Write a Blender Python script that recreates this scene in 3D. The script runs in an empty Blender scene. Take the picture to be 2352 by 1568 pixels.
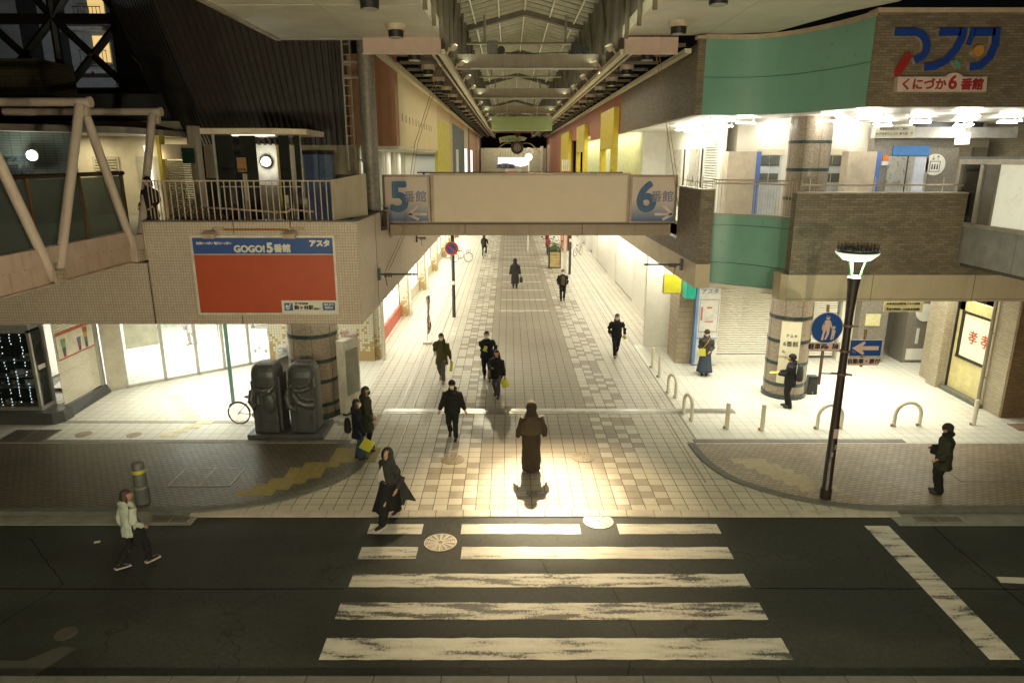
import bpy, bmesh, math, random
from mathutils import Vector, Matrix
R = math.radians
random.seed(7)
SC = bpy.context.scene
COL = SC.collection

# ------------------------------------------------------------------ camera
CAM_H = 7.5
PITCH = math.atan(418 / 1568)
cd = bpy.data.cameras.new('camera')
cd.lens = 24; cd.sensor_width = 36; cd.shift_x = 8 / 2352
cd.clip_start = .1; cd.clip_end = 600
cam = bpy.data.objects.new('camera', cd); COL.objects.link(cam)
cam.location = (0, 0, CAM_H); cam.rotation_euler = (math.pi / 2 - PITCH, 0, 0)
SC.camera = cam

# ------------------------------------------------------------------ night sky
wd = bpy.data.worlds.new('World'); SC.world = wd; wd.use_nodes = True
wn = wd.node_tree; wn.nodes.clear()
sky = wn.nodes.new('ShaderNodeTexSky'); sky.sky_type = 'NISHITA'; sky.sun_disc = False
sky.sun_elevation = R(1.5); sky.sun_rotation = R(200)
bg = wn.nodes.new('ShaderNodeBackground'); bg.inputs[1].default_value = .0012
wo = wn.nodes.new('ShaderNodeOutputWorld')
wn.links.new(sky.outputs[0], bg.inputs[0]); wn.links.new(bg.outputs[0], wo.inputs[0])

SC.view_settings.view_transform = 'Standard'; SC.view_settings.look = 'None'
SC.view_settings.exposure = 0; SC.view_settings.gamma = 1
SC.render.engine = 'CYCLES'
cy = SC.cycles
cy.use_denoising = True
cy.max_bounces = 7; cy.diffuse_bounces = 4; cy.glossy_bounces = 3; cy.transmission_bounces = 4; cy.transparent_max_bounces = 8
cy.sample_clamp_indirect = 4; cy.caustics_reflective = False; cy.caustics_refractive = False

# ------------------------------------------------------------------ the lamps that light the place, and added fill
WARM = (1, .86, .62); NEUT = (1, .972, .81); SOD = (1, .875, .60)
def area(name, loc, sx, sy, w, col=NEUT, rot=(0, 0, 0), spread=180):
    l = bpy.data.lights.new(name, 'AREA'); l.shape = 'RECTANGLE'; l.size = sx; l.size_y = sy
    l.energy = w; l.color = col; l.spread = R(spread)
    o = bpy.data.objects.new(name, l); COL.objects.link(o); o.location = loc; o.rotation_euler = rot
    return o
def spot(name, loc, target, w, size, blend, col, soft=.08):
    l = bpy.data.lights.new(name, 'SPOT'); l.energy = w; l.spot_size = R(size); l.spot_blend = blend
    l.color = col; l.shadow_soft_size = soft
    o = bpy.data.objects.new(name, l); COL.objects.link(o); o.location = loc
    o.rotation_euler = (Vector(target) - Vector(loc)).to_track_quat('-Z', 'Y').to_euler()
    return o
def point(name, loc, w, col, soft=.15):
    l = bpy.data.lights.new(name, 'POINT'); l.energy = w; l.color = col; l.shadow_soft_size = soft
    o = bpy.data.objects.new(name, l); COL.objects.link(o); o.location = loc
    return o
# ceiling lamps over the two ground-floor lobbies
area('lobby_lamp', (-8.6, 21.6, 3.24), 7.5, 5.5, 340, NEUT, (0, 0, 0), 118)
area('lobby_lamp', (9.6, 21.2, 3.93), 6.5, 5.0, 470, NEUT, (0, 0, 0), 118)
area('lobby_lamp', (14.2, 22.6, 3.93), 2.6, 5.0, 200, NEUT, (0, 0, 0), 150)
area('shop_lamp', (-11.5, 27.5, 3.1), 6, 6, 1100, (1, .97, .9))
# lamp strips under the two street-side soffits of the arcade
area('soffit_lamp', (-4.6, 50, 3.22), .9, 50, 1800, NEUT)
area('soffit_lamp', (6.0, 52, 3.86), .9, 56, 1700, NEUT)
# floodlights on the arcade gutters and the projector on the first cross beam
spot('projector_lamp', (.9, 25.05, 11.12), (.85, 14.4, 0), 50000, 15.5, 1, (1, .85, .56), .16)
spot('projector_lamp', (.9, 25.05, 11.12), (.8, 14.4, 0), 17000, 30, 1, (1, .76, .44), .25)
spot('flood_lamp', (-1.75, 41.9, 10.5), (.0, 20.5, 0), 8000, 24, 1, (1, .90, .62), .25)
spot('flood_lamp', (3.1, 25.5, 10.5), (-.5, 16.8, 0), 1500, 60, .9, (1, .84, .56), .06)
# street lamps on the camera's side of the road
point('street_lamp_light', (-8.6, -3.0, 4.8), 1300, (.90, 1, .66), .2)
point('street_lamp_light', (-3.2, -3.2, 4.8), 2100, SOD, .2)
point('street_lamp_light', (4.6, -3.5, 4.8), 3900, SOD, .2)
for x in (-2.85, 4.3):
    for y in (11.6, 7.9):      # more canopy downlights of the same row, overhead
        spot('downlight_light', (x, y, 10.35), (x, y + .8, 0), 60, 165, .6, SOD, .15)
area('gate_fill_light', (.8, 88.6, 9.6), 5, .6, 200, (1, .92, .75), (R(62), 0, 0))  # fill added to brighten the far gate, no fitting there
for x in (-1.45, 2.85):        # fill added along the gutters for lane and roof, without fittings
    area('gutter_fill_light', (x * 1.35 - .2, 61, 10.3), .12, 70, 600, (1, .93, .70))
    area('gutter_fill_light', (x, 55, 10.7), .12, 80, 240, (.95, 1, .72), (math.pi, 0, 0))

# ------------------------------------------------------------------ helpers
def at(px, py, Z=None, Y=None, X=None):
    """a point of the surveyed photograph (2352 px wide) turned into metres on a known plane"""
    u = (px - 1168) / 1568; v = (784 - py) / 1568
    c, s = math.cos(PITCH), math.sin(PITCH)
    d = (u, c + v * s, -s + v * c)
    t = (Z - CAM_H) / d[2] if Z is not None else (Y / d[1] if Y is not None else X / d[0])
    return Vector((d[0] * t, d[1] * t, CAM_H + d[2] * t))

class MB:
    def __init__(s): s.v = []; s.f = []
    def add(s, vs, fs):
        b = len(s.v); s.v += [tuple(p) for p in vs]; s.f += [tuple(i + b for i in f) for f in fs]; return s
    def hexa(s, p):
        return s.add(p, [(3, 2, 1, 0), (4, 5, 6, 7), (0, 1, 5, 4), (1, 2, 6, 5), (2, 3, 7, 6), (3, 0, 4, 7)])
    def box(s, x0, x1, y0, y1, z0, z1):
        return s.hexa([(x0, y0, z0), (x1, y0, z0), (x1, y1, z0), (x0, y1, z0), (x0, y0, z1), (x1, y0, z1), (x1, y1, z1), (x0, y1, z1)])
    def obox(s, c, sz, rz=0, rx=0, ry=0):
        m = Matrix.Translation(c) @ Matrix.Rotation(rz, 4, 'Z') @ Matrix.Rotation(ry, 4, 'Y') @ Matrix.Rotation(rx, 4, 'X')
        a, b, d = sz[0] / 2, sz[1] / 2, sz[2] / 2
        return s.hexa([m @ Vector(q) for q in [(-a, -b, -d), (a, -b, -d), (a, b, -d), (-a, b, -d), (-a, -b, d), (a, -b, d), (a, b, d), (-a, b, d)]])
    def wall(s, p, q, t, z0, z1):
        """upright slab from p to q (xy), thickness t to the left of p->q"""
        p = Vector(p[:2]); q = Vector(q[:2]); d = (q - p).normalized(); n = Vector((-d.y, d.x)) * t
        a = [p, q, q + n, p + n]
        return s.hexa([(k.x, k.y, z0) for k in a] + [(k.x, k.y, z1) for k in a])
    def quad(s, a, b, c, d): return s.add([a, b, c, d], [(0, 1, 2, 3)])
    def prism(s, pts, z0, z1):
        n = len(pts)
        return s.add([(p[0], p[1], z0) for p in pts] + [(p[0], p[1], z1) for p in pts],
                     [tuple(range(n - 1, -1, -1)), tuple(range(n, 2 * n))] + [(i, (i + 1) % n, n + (i + 1) % n, n + i) for i in range(n)])
    def extr(s, pts, vec):
        """planar 3D polygon pushed along vec"""
        n = len(pts); pts = [Vector(p) for p in pts]; vec = Vector(vec)
        return s.add(pts + [p + vec for p in pts],
                     [tuple(range(n - 1, -1, -1)), tuple(range(n, 2 * n))] + [(i, (i + 1) % n, n + (i + 1) % n, n + i) for i in range(n)])
    def ring(s, P, T, r, n, ref=None):
        T = Vector(T).normalized()
        ref = Vector(ref) if ref else (Vector((0, 0, 1)) if abs(T.z) < .9 else Vector((1, 0, 0)))
        A = T.cross(ref).normalized(); B = T.cross(A).normalized()
        r0, r1 = (r if isinstance(r, tuple) else (r, r))
        return [Vector(P) + A * math.cos(2 * math.pi * k / n) * r0 + B * math.sin(2 * math.pi * k / n) * r1 for k in range(n)]
    def tube(s, pts, r, n=10, cap=True, ref=None):
        pts = [Vector(p) for p in pts]; b = len(s.v); m = len(pts)
        for i, p in enumerate(pts):
            t = pts[min(i + 1, m - 1)] - pts[max(i - 1, 0)]
            s.v += [tuple(q) for q in s.ring(p, t, r[i] if isinstance(r, list) else r, n, ref)]
        for i in range(m - 1):
            for k in range(n):
                a = b + i * n + k; c = b + i * n + (k + 1) % n
                s.f.append((a, c, c + n, a + n))
        if cap:
            s.f.append(tuple(b + k for k in range(n - 1, -1, -1))); s.f.append(tuple(b + (m - 1) * n + k for k in range(n)))
        return s
    def cyl(s, p, q, r, r1=None, n=12, cap=True): return s.tube([p, q], [r, r if r1 is None else r1], n, cap)
    def lathe(s, c, prof, n=20):
        b = len(s.v); m = len(prof)
        for r, z in prof:
            s.v += [(c[0] + r * math.cos(2 * math.pi * k / n), c[1] + r * math.sin(2 * math.pi * k / n), c[2] + z) for k in range(n)]
        for i in range(m - 1):
            for k in range(n):
                a = b + i * n + k; d = b + i * n + (k + 1) % n
                s.f.append((a, d, d + n, a + n))
        s.f.append(tuple(b + k for k in range(n - 1, -1, -1))); s.f.append(tuple(b + (m - 1) * n + k for k in range(n)))
        return s
    def loft(s, rings, n=16):
        """rings: (center, rx, ry) horizontal ellipses"""
        b = len(s.v); m = len(rings)
        for c, rx, ry in rings:
            s.v += [(c[0] + rx * math.cos(2 * math.pi * k / n), c[1] + ry * math.sin(2 * math.pi * k / n), c[2]) for k in range(n)]
        for i in range(m - 1):
            for k in range(n):
                a = b + i * n + k; d = b + i * n + (k + 1) % n
                s.f.append((a, d, d + n, a + n))
        s.f.append(tuple(b + k for k in range(n - 1, -1, -1))); s.f.append(tuple(b + (m - 1) * n + k for k in range(n)))
        return s
    def ell(s, c, r, nu=16, nv=10, keep=None, M=None):
        c = Vector(c); b = len(s.v)
        for j in range(nv + 1):
            th = math.pi * j / nv
            for i in range(nu):
                ph = 2 * math.pi * i / nu
                d = Vector((math.sin(th) * math.cos(ph), math.sin(th) * math.sin(ph), math.cos(th)))
                p = Vector((d.x * r[0], d.y * r[1], d.z * r[2]))
                if M: p = M @ p
                s.v.append(tuple(c + p))
        for j in range(nv):
            for i in range(nu):
                i2 = (i + 1) % nu
                if keep:
                    th = math.pi * (j + .5) / nv; ph = 2 * math.pi * (i + .5) / nu
                    d = Vector((math.sin(th) * math.cos(ph), math.sin(th) * math.sin(ph), math.cos(th)))
                    if not keep(d): continue
                f = (b + j * nu + i, b + (j + 1) * nu + i, b + (j + 1) * nu + i2, b + j * nu + i2)
                if j == 0: f = (f[0], f[1], f[2])
                elif j == nv - 1: f = (f[0], f[1], f[3])
                s.f.append(f)
        return s
    def sheet(s, pts, z): return s.add([(p[0], p[1], z) for p in pts], [tuple(range(len(pts)))])
    def xf(s, M, i0=0):
        s.v[i0:] = [tuple(M @ Vector(p)) for p in s.v[i0:]]; return s
    def mesh(s, name):
        me = bpy.data.meshes.new(name); me.from_pydata(s.v, [], s.f); me.update(); return me
    def build(s, name, mat=None, parent=None, smooth=False, bevel=0, solid=0):
        me = s.mesh(name)
        bm = bmesh.new(); bm.from_mesh(me)
        loose = [v for v in bm.verts if not v.link_faces]
        if loose: bmesh.ops.delete(bm, geom=loose, context='VERTS')
        if smooth: bmesh.ops.remove_doubles(bm, verts=bm.verts, dist=1e-5)
        bmesh.ops.recalc_face_normals(bm, faces=bm.faces)
        bm.to_mesh(me); bm.free()
        return link(name, me, mat, parent, smooth, bevel, solid)

def link(name, me, mat=None, parent=None, smooth=False, bevel=0, solid=0):
    o = bpy.data.objects.new(name, me); COL.objects.link(o)
    if mat: me.materials.append(mat)
    if smooth:
        for p in me.polygons: p.use_smooth = True
        if smooth == 'auto':
            try: me.set_sharp_from_angle(angle=R(40))
            except Exception: pass
    if solid:
        m = o.modifiers.new('solid', 'SOLIDIFY'); m.thickness = solid; m.offset = 1
    if bevel:
        m = o.modifiers.new('bevel', 'BEVEL'); m.width = bevel; m.segments = 2; m.limit_method = 'ANGLE'; m.angle_limit = R(40)
    if parent: adopt(o, parent)
    return o
def adopt(o, parent):
    o.parent = parent
    o.matrix_parent_inverse = world(parent).inverted()
def world(o):
    m = Matrix.LocRotScale(o.location, o.rotation_euler, o.scale)
    return (world(o.parent) @ o.matrix_parent_inverse @ m) if o.parent else m
def tag(o, label, cat, group=None):
    o['label'] = label; o['category'] = cat
    if group: o['group'] = group
    return o
def thing(name, label, cat, loc, group=None):
    o = bpy.data.objects.new(name, None); COL.objects.link(o); o.location = loc; o.empty_display_size = .2
    return tag(o, label, cat, group)
def struct(o): o['kind'] = 'structure'; return o
def dup(root, loc, label=None, rz=None, group=None):
    r = root.copy(); COL.objects.link(r); r.location = loc
    if rz is not None: r.rotation_euler = (0, 0, rz)
    if label: r['label'] = label
    if group: r['group'] = group
    for ch in list(root.children):
        c = ch.copy(); COL.objects.link(c); c.parent = r; c.matrix_parent_inverse = ch.matrix_parent_inverse
        for g in list(ch.children):
            d = g.copy(); COL.objects.link(d); d.parent = c; d.matrix_parent_inverse = g.matrix_parent_inverse
    return r

def text(body, size, loc, mat, parent=None, name='lettering', face='-y', bold=0, align='CENTER', depth=.004, rot=None, sx=1):
    """flat lettering turned into a mesh; face: the way it looks"""
    cu = bpy.data.curves.new(name, 'FONT'); cu.body = body; cu.size = size; cu.align_x = align; cu.align_y = 'CENTER'
    cu.extrude = depth
    o = bpy.data.objects.new(name, cu); COL.objects.link(o)
    me = bpy.data.meshes.new_from_object(o.evaluated_get(bpy.context.evaluated_depsgraph_get()))
    bpy.data.objects.remove(o)
    M = {'-y': Matrix.Rotation(R(90), 4, 'X'), '+x': Matrix.Rotation(R(90), 4, 'Z') @ Matrix.Rotation(R(90), 4, 'X'),
         '-x': Matrix.Rotation(R(-90), 4, 'Z') @ Matrix.Rotation(R(90), 4, 'X'), 'z': Matrix.Identity(4)}[face]
    if rot: M = rot @ M
    if bold:                                   # heavier strokes: copies shifted by a hair, each slightly deeper
        bm = bmesh.new()
        for i, (dx, dy) in enumerate(((0, 0), (1, 0), (-1, 0), (0, 1), (0, -1), (.7, .7), (-.7, .7), (.7, -.7), (-.7, -.7))):
            m2 = me.copy(); m2.transform(Matrix.Translation((dx * bold, dy * bold, -.00025 * i))); bm.from_mesh(m2); bpy.data.meshes.remove(m2)
        bm.to_mesh(me); bm.free()
    me.transform(Matrix.Translation(loc) @ M @ Matrix.Diagonal((sx, 1, 1, 1)))
    me.materials.clear()
    return link(name, me, mat, parent)

def each(name, boxes, mat, parent, bevel=0):
    """every box a part of its own"""
    return [MB().box(*b).build(name, mat, parent, bevel=bevel) for b in boxes]

# ------------------------------------------------------------------ materials
_g = bpy.data.node_groups.new('face_uv', 'ShaderNodeTree')
_g.interface.new_socket('UV', in_out='OUTPUT', socket_type='NodeSocketVector')
def _mk():
    n = _g.nodes; L = _g.links
    geo = n.new('ShaderNodeNewGeometry'); sp = n.new('ShaderNodeSeparateXYZ'); sn = n.new('ShaderNodeSeparateXYZ')
    L.new(geo.outputs['Position'], sp.inputs[0]); L.new(geo.outputs['True Normal'], sn.inputs[0])
    def m(op, a, b=None):
        k = n.new('ShaderNodeMath'); k.operation = op
        for i, q in enumerate((a, b)):
            if q is None: continue
            if isinstance(q, (int, float)): k.inputs[i].default_value = q
            else: L.new(q, k.inputs[i])
        return k.outputs[0]
    ix = m('GREATER_THAN', m('ABSOLUTE', sn.outputs[0]), .72); iz = m('GREATER_THAN', m('ABSOLUTE', sn.outputs[2]), .7)
    def mix(f, a, b):
        k = n.new('ShaderNodeMix'); L.new(f, k.inputs[0]); L.new(a, k.inputs[2]); L.new(b, k.inputs[3]); return k.outputs[0]
    u = mix(ix, sp.outputs[0], sp.outputs[1]); v = mix(iz, sp.outputs[2], sp.outputs[1])
    cb = n.new('ShaderNodeCombineXYZ'); L.new(u, cb.inputs[0]); L.new(v, cb.inputs[1])
    go = n.new('NodeGroupOutput'); L.new(cb.outputs[0], go.inputs[0])
_mk()

class NT:
    def __init__(s, name):
        s.m = bpy.data.materials.new(name); s.m.use_nodes = True; s.t = s.m.node_tree
        s.p = s.t.nodes['Principled BSDF']; s.L = s.t.links
    def n(s, k, **kw):
        q = s.t.nodes.new('ShaderNode' + k)
        for a, b in kw.items(): setattr(q, a, b)
        return q
    def l(s, a, b): s.L.new(a, b); return s
    def uv(s):
        g = s.t.nodes.new('ShaderNodeGroup'); g.node_tree = _g; return g.outputs[0]
    def pos(s): return s.n('NewGeometry').outputs['Position']
    def obj(s): return s.n('TexCoord').outputs['Object']
    def math(s, op, a, b=None, c=None):
        k = s.n('Math', operation=op)
        for i, q in enumerate((a, b, c)):
            if q is None: continue
            if isinstance(q, (int, float)): k.inputs[i].default_value = q
            else: s.l(q, k.inputs[i])
        return k.outputs[0]
    def noise(s, vec, scale, detail=4, rough=.55):
        k = s.n('TexNoise'); k.inputs['Scale'].default_value = scale; k.inputs['Detail'].default_value = detail; k.inputs['Roughness'].default_value = rough
        s.l(vec, k.inputs['Vector']); return k.outputs['Fac']
    def map(s, vec, sc):
        k = s.n('Mapping'); k.inputs['Scale'].default_value = sc; s.l(vec, k.inputs[0]); return k.outputs[0]
    def ramp(s, f, a, b):
        k = s.n('MapRange'); k.inputs[1].default_value = a; k.inputs[2].default_value = b; s.l(f, k.inputs[0]); return k.outputs[0]
    def mix(s, f, a, b, mode='MIX'):
        k = s.n('Mix', data_type='RGBA', blend_type=mode)
        for i, q in ((0, f), (6, a), (7, b)):
            if isinstance(q, (int, float)): k.inputs[i].default_value = q
            elif isinstance(q, tuple): k.inputs[i].default_value = (*q[:3], 1)
            else: s.l(q, k.inputs[i])
        return k.outputs[2]
    def col(s, c): s.l(c, s.p.inputs['Base Color']); return s
    def bump(s, h, st=.3, d=.01):
        k = s.n('Bump'); k.inputs['Strength'].default_value = st; k.inputs['Distance'].default_value = d
        s.l(h, k.inputs['Height']); s.l(k.outputs[0], s.p.inputs['Normal']); return s

def sc(c, k): return tuple(min(1, x * k) for x in c[:3])
_c = {}
def M(name, rgb=(.5, .5, .5), rough=.6, metal=0, emit=None, es=1, var=.18, nscale=3, bump=0, bscale=40, spec=.5, dirt=0):
    if name in _c: return _c[name]
    k = NT(name); k.p.inputs['Roughness'].default_value = rough; k.p.inputs['Metallic'].default_value = metal
    k.p.inputs['Specular IOR Level'].default_value = spec
    pos = k.pos()
    f = k.noise(pos, nscale, 6, .65)
    c = k.mix(k.ramp(f, .3, .7), sc(rgb, 1 - var), sc(rgb, 1 + var))
    if dirt:
        st = k.noise(k.map(pos, (2.2, 2.2, .25)), 2.0, 5, .7)
        c = k.mix(k.math('MULTIPLY', k.ramp(st, .52, .75), dirt), c, sc(rgb, .35))
    k.col(c)
    r = k.noise(pos, nscale * 3, 3)
    k.l(k.math('MULTIPLY_ADD', r, .25, rough - .125), k.p.inputs['Roughness'])
    if bump: k.bump(k.noise(pos, bscale, 5), bump, .01)
    if emit:
        k.p.inputs['Emission Color'].default_value = (*emit, 1); k.p.inputs['Emission Strength'].default_value = es
    _c[name] = k.m; return k.m

def tiles(name, c1, c2, mortar, w, h, gap, off=.5, rough=.5, bump=.4, var=.25, spec=.5, rot=0, wet=0):
    if name in _c: return _c[name]
    k = NT(name); uv = k.uv()
    if rot:
        mp = k.n('Mapping'); mp.inputs['Rotation'].default_value = (0, 0, rot); k.l(uv, mp.inputs[0]); uv = mp.outputs[0]
    b = k.n('TexBrick'); b.offset = off; b.inputs['Scale'].default_value = 1
    b.inputs['Brick Width'].default_value = w; b.inputs['Row Height'].default_value = h; b.inputs['Mortar Size'].default_value = gap
    b.inputs['Mortar Smooth'].default_value = .15; b.inputs['Bias'].default_value = 0
    b.inputs['Color1'].default_value = (*c1, 1); b.inputs['Color2'].default_value = (*c2, 1); b.inputs['Mortar'].default_value = (*mortar, 1)
    k.l(uv, b.inputs['Vector'])
    f = k.noise(k.pos(), .7, 5, .65); f2 = k.noise(k.pos(), 14, 4)
    d = k.mix(k.ramp(f, .3, .72), (1 - var,) * 3, (1, 1, 1)); d2 = k.mix(f2, (.86,) * 3, (1.08,) * 3)
    k.col(k.mix(1, k.mix(1, b.outputs['Color'], d, 'MULTIPLY'), d2, 'MULTIPLY'))
    k.p.inputs['Specular IOR Level'].default_value = spec
    rr = k.math('MULTIPLY_ADD', f, .35, rough - .17)
    k.l(k.math('MAXIMUM', rr, k.math('MULTIPLY', b.outputs['Fac'], .8)), k.p.inputs['Roughness'])
    inv = k.math('SUBTRACT', 1, b.outputs['Fac'])
    k.bump(inv, bump, .006)
    _c[name] = k.m; return k.m

def lit(name, rgb, s): return M(name, rgb, .5, emit=rgb, es=s, var=.02)
def glass(name, tint=(.9, .95, .93), alpha=.12, rough=.03):
    if name in _c: return _c[name]
    k = NT(name); k.t.nodes.remove(k.p)
    tr = k.n('BsdfTransparent'); tr.inputs[0].default_value = (*tint, 1)
    gl = k.n('BsdfGlossy'); gl.inputs['Roughness'].default_value = rough
    fr = k.n('Fresnel'); fr.inputs[0].default_value = 1.5
    mx = k.n('MixShader'); k.l(k.math('MULTIPLY_ADD', fr.outputs[0], .9, alpha * .5), mx.inputs[0]); k.l(tr.outputs[0], mx.inputs[1]); k.l(gl.outputs[0], mx.inputs[2])
    k.l(mx.outputs[0], k.t.nodes['Material Output'].inputs[0])
    _c[name] = k.m; return k.m
# ================================================================== SETTING: road, paving, kerbs
def asphalt():
    k = NT('asphalt'); p = k.pos()
    a = k.noise(p, 38, 6, .9); b = k.noise(p, .5, 5, .6); c = k.noise(p, 400, 2)
    a2 = k.noise(p, 13, 8, .95); col = k.mix(k.ramp(k.math('MULTIPLY_ADD', a, .5, k.math('MULTIPLY', a2, .5)), .36, .64), (.009, .0102, .0076), (.058, .0615, .047)); col = k.mix(1, col, k.mix(k.ramp(b, .3, .7), (.72,) * 3, (1.15,) * 3), 'MULTIPLY')
    # long crack lines and a patched seam
    v = k.n('TexVoronoi', feature='DISTANCE_TO_EDGE'); v.inputs['Scale'].default_value = .22; v.inputs['Randomness'].default_value = .9
    wv = k.n('Vector' + 'Math', operation='ADD'); nz = k.n('TexNoise'); nz.inputs['Scale'].default_value = 2.2; k.l(p, nz.inputs[0])
    k.l(p, wv.inputs[0]); k.l(nz.outputs['Color'], wv.inputs[1]); k.l(wv.outputs[0], v.inputs['Vector'])
    crack = k.math('LESS_THAN', v.outputs['Distance'], .0035)
    col = k.mix(k.math('MULTIPLY', crack, .6), col, (.008, .008, .008))
    pt = k.noise(k.map(p, (.22, .6, 1)), 1.0, 3, .4); col = k.mix(1, col, k.mix(k.ramp(pt, .44, .56), (.72,) * 3, (1.1,) * 3), 'MULTIPLY')   # patched areas
    sp_ = k.n('TexVoronoi'); sp_.inputs['Scale'].default_value = 130; k.l(p, sp_.inputs['Vector']); col = k.mix(k.math('LESS_THAN', sp_.outputs['Distance'], .16), col, (.07, .066, .05))   # pale aggregate
    k.col(col); k.p.inputs['Specular IOR Level'].default_value = .3; k.l(k.math('MULTIPLY_ADD', b, .3, .55), k.p.inputs['Roughness'])
    k.bump(k.math('ADD', a, k.math('MULTIPLY', c, .5)), .55, .008); return k.m
def paint(wear=0, off=0):
    k = NT('road_paint'); p0 = k.pos(); mp = k.n('Mapping'); mp.inputs['Location'].default_value = (off * 7.3, off * 3.1, off); k.l(p0, mp.inputs[0]); p = mp.outputs[0]
    s = k.noise(k.map(p, (.9, 5.5, 1)), 1.0, 3, .5)      # wear in wheel-track streaks
    f = k.noise(p, 17, 8, .85); g = k.noise(p, 60, 4, .9)
    w = k.math('ADD', k.math('MULTIPLY', k.ramp(s, .38, .72), .42), k.math('MULTIPLY_ADD', f, .8, k.math('MULTIPLY', g, .42)))
    m = k.ramp(w, .84 - wear, .93 - wear)
    v = k.n('TexVoronoi', feature='DISTANCE_TO_EDGE'); v.inputs['Scale'].default_value = 1.6; nz = k.n('TexNoise'); nz.inputs['Scale'].default_value = 5; k.l(p, nz.inputs[0]); va = k.n('VectorMath', operation='MULTIPLY_ADD'); k.l(nz.outputs['Color'], va.inputs[0]); va.inputs[1].default_value = (.35, .35, .35); k.l(k.map(p, (1, .35, 1)), va.inputs[2]); k.l(va.outputs[0], v.inputs['Vector'])
    cr = k.math('MULTIPLY', k.math('LESS_THAN', v.outputs['Distance'], .0035), k.ramp(f, .45, .62))
    m = k.math('MAXIMUM', m, cr)
    wh = k.mix(k.noise(p, 3, 4), (.50, .465, .385), (.63, .595, .51))
    gr = k.ramp(w, .62 - wear, .88 - wear); wh = k.mix(k.math('MULTIPLY', gr, .42), wh, (.17, .16, .13))   # traffic grime round the worn places
    k.col(k.mix(m, wh, (.05, .049, .04))); k.p.inputs['Roughness'].default_value = .6
    k.bump(f, .3, .006); return k.m
def arcade_floor():
    k = NT('arcade_tiles'); p = k.pos(); sp = k.n('SeparateXYZ'); k.l(p, sp.inputs[0]); X, Y = sp.outputs[0], sp.outputs[1]
    T = .3158
    ux = k.math('DIVIDE', k.math('ADD', X, 50.0), T); uy = k.math('DIVIDE', Y, T)
    cx, cy_ = k.math('FLOOR', ux), k.math('FLOOR', uy)
    cell = k.n('CombineXYZ'); k.l(cx, cell.inputs[0]); k.l(cy_, cell.inputs[1])
    wn_ = k.n('TexWhiteNoise', noise_dimensions='2D'); k.l(cell.outputs[0], wn_.inputs['Vector']); rnd = wn_.outputs['Value']
    # distance of the cell from the street's middle line
    xc = k.math('ABSOLUTE', k.math('SUBTRACT', k.math('MULTIPLY', k.math('ADD', cx, .5), T), 50.82))
    dark = k.math('LESS_THAN', xc, 1.70)
    bord = k.math('MULTIPLY', k.math('GREATER_THAN', xc, 1.70), k.math('LESS_THAN', xc, 2.85))
    chk = k.math('FLOORED_MODULO', k.math('ADD', cx, cy_), 2.0)
    pick = k.math('GREATER_THAN', k.math('MULTIPLY_ADD', chk, .42, rnd), .78)
    isd = k.math('MAXIMUM', dark, k.math('MULTIPLY', bord, pick))
    # further in, light bars cross the middle lane every few tiles
    bar = k.math('MULTIPLY', k.math('GREATER_THAN', Y, 33.5), k.math('MULTIPLY', k.math('LESS_THAN', k.math('FLOORED_MODULO', cy_, 9.0), .5), k.math('LESS_THAN', xc, 1.3)))
    isd = k.math('MULTIPLY', isd, k.math('SUBTRACT', 1, bar))
    tone = k.math('MULTIPLY_ADD', rnd, .22, .89)
    big = k.ramp(k.noise(p, .45, 5, .6), .3, .7)
    fine = k.noise(p, 160, 3, .7)
    c = k.mix(isd, (.53, .49, .40), (.315, .275, .21))
    c = k.mix(1, c, k.mix(tone, (0, 0, 0), (1, 1, 1)), 'MULTIPLY')
    c = k.mix(1, c, k.mix(big, (.80, .78, .74), (1.06, 1.06, 1.06)), 'MULTIPLY')
    c = k.mix(1, c, k.mix(fine, (.80,) * 3, (1.18,) * 3), 'MULTIPLY')
    gum = k.n('TexVoronoi'); gum.inputs['Scale'].default_value = 1.3; k.l(p, gum.inputs['Vector']); c = k.mix(k.math('MULTIPLY', k.math('LESS_THAN', gum.outputs['Distance'], .045), .5), c, (.14, .12, .09))
    stn = k.ramp(k.noise(p, 1.7, 6, .7), .58, .72); c = k.mix(k.math('MULTIPLY', stn, .28), c, (.16, .13, .095))
    fx, fy = k.math('FRACT', ux), k.math('FRACT', uy)
    e = k.math('MINIMUM', k.math('MINIMUM', fx, k.math('SUBTRACT', 1, fx)), k.math('MINIMUM', fy, k.math('SUBTRACT', 1, fy)))
    j = k.math('LESS_THAN', e, k.math('MULTIPLY_ADD', k.noise(p, 7, 3), .03, .009))
    c = k.mix(j, c, (.055, .046, .034))
    k.col(c)
    k.l(k.math('MAXIMUM', k.math('MULTIPLY_ADD', big, .28, k.math('MULTIPLY_ADD', rnd, .1, .38)), k.math('MULTIPLY', j, .8)), k.p.inputs['Roughness'])
    h = k.math('ADD', k.math('MULTIPLY', k.math('SUBTRACT', 1, j), 1.0), k.math('MULTIPLY_ADD', fine, .12, k.math('MULTIPLY', rnd, .25)))
    k.p.inputs['Specular IOR Level'].default_value = .35; k.bump(h, .35, .004); return k.m
m_asph = asphalt(); m_paint = paint(); PAINTS = [paint(-.03, 1), paint(.10, 2), paint(.05, 3), paint(-.04, 4), paint(-.06, 5)]; m_arc = arcade_floor()
m_kerb = M('kerb_stone', (.125, .128, .105), .7, bump=.4, bscale=60, var=.2, nscale=5)
m_gutter = M('gutter_concrete', (.25, .25, .22), .75, bump=.4, bscale=50, var=.22)
m_sidew = tiles('sidewalk_pavers', (.115, .10, .065), (.155, .135, .09), (.05, .042, .03), .21, .105, .008, .5, .40, .45, .3, rot=R(12))
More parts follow.
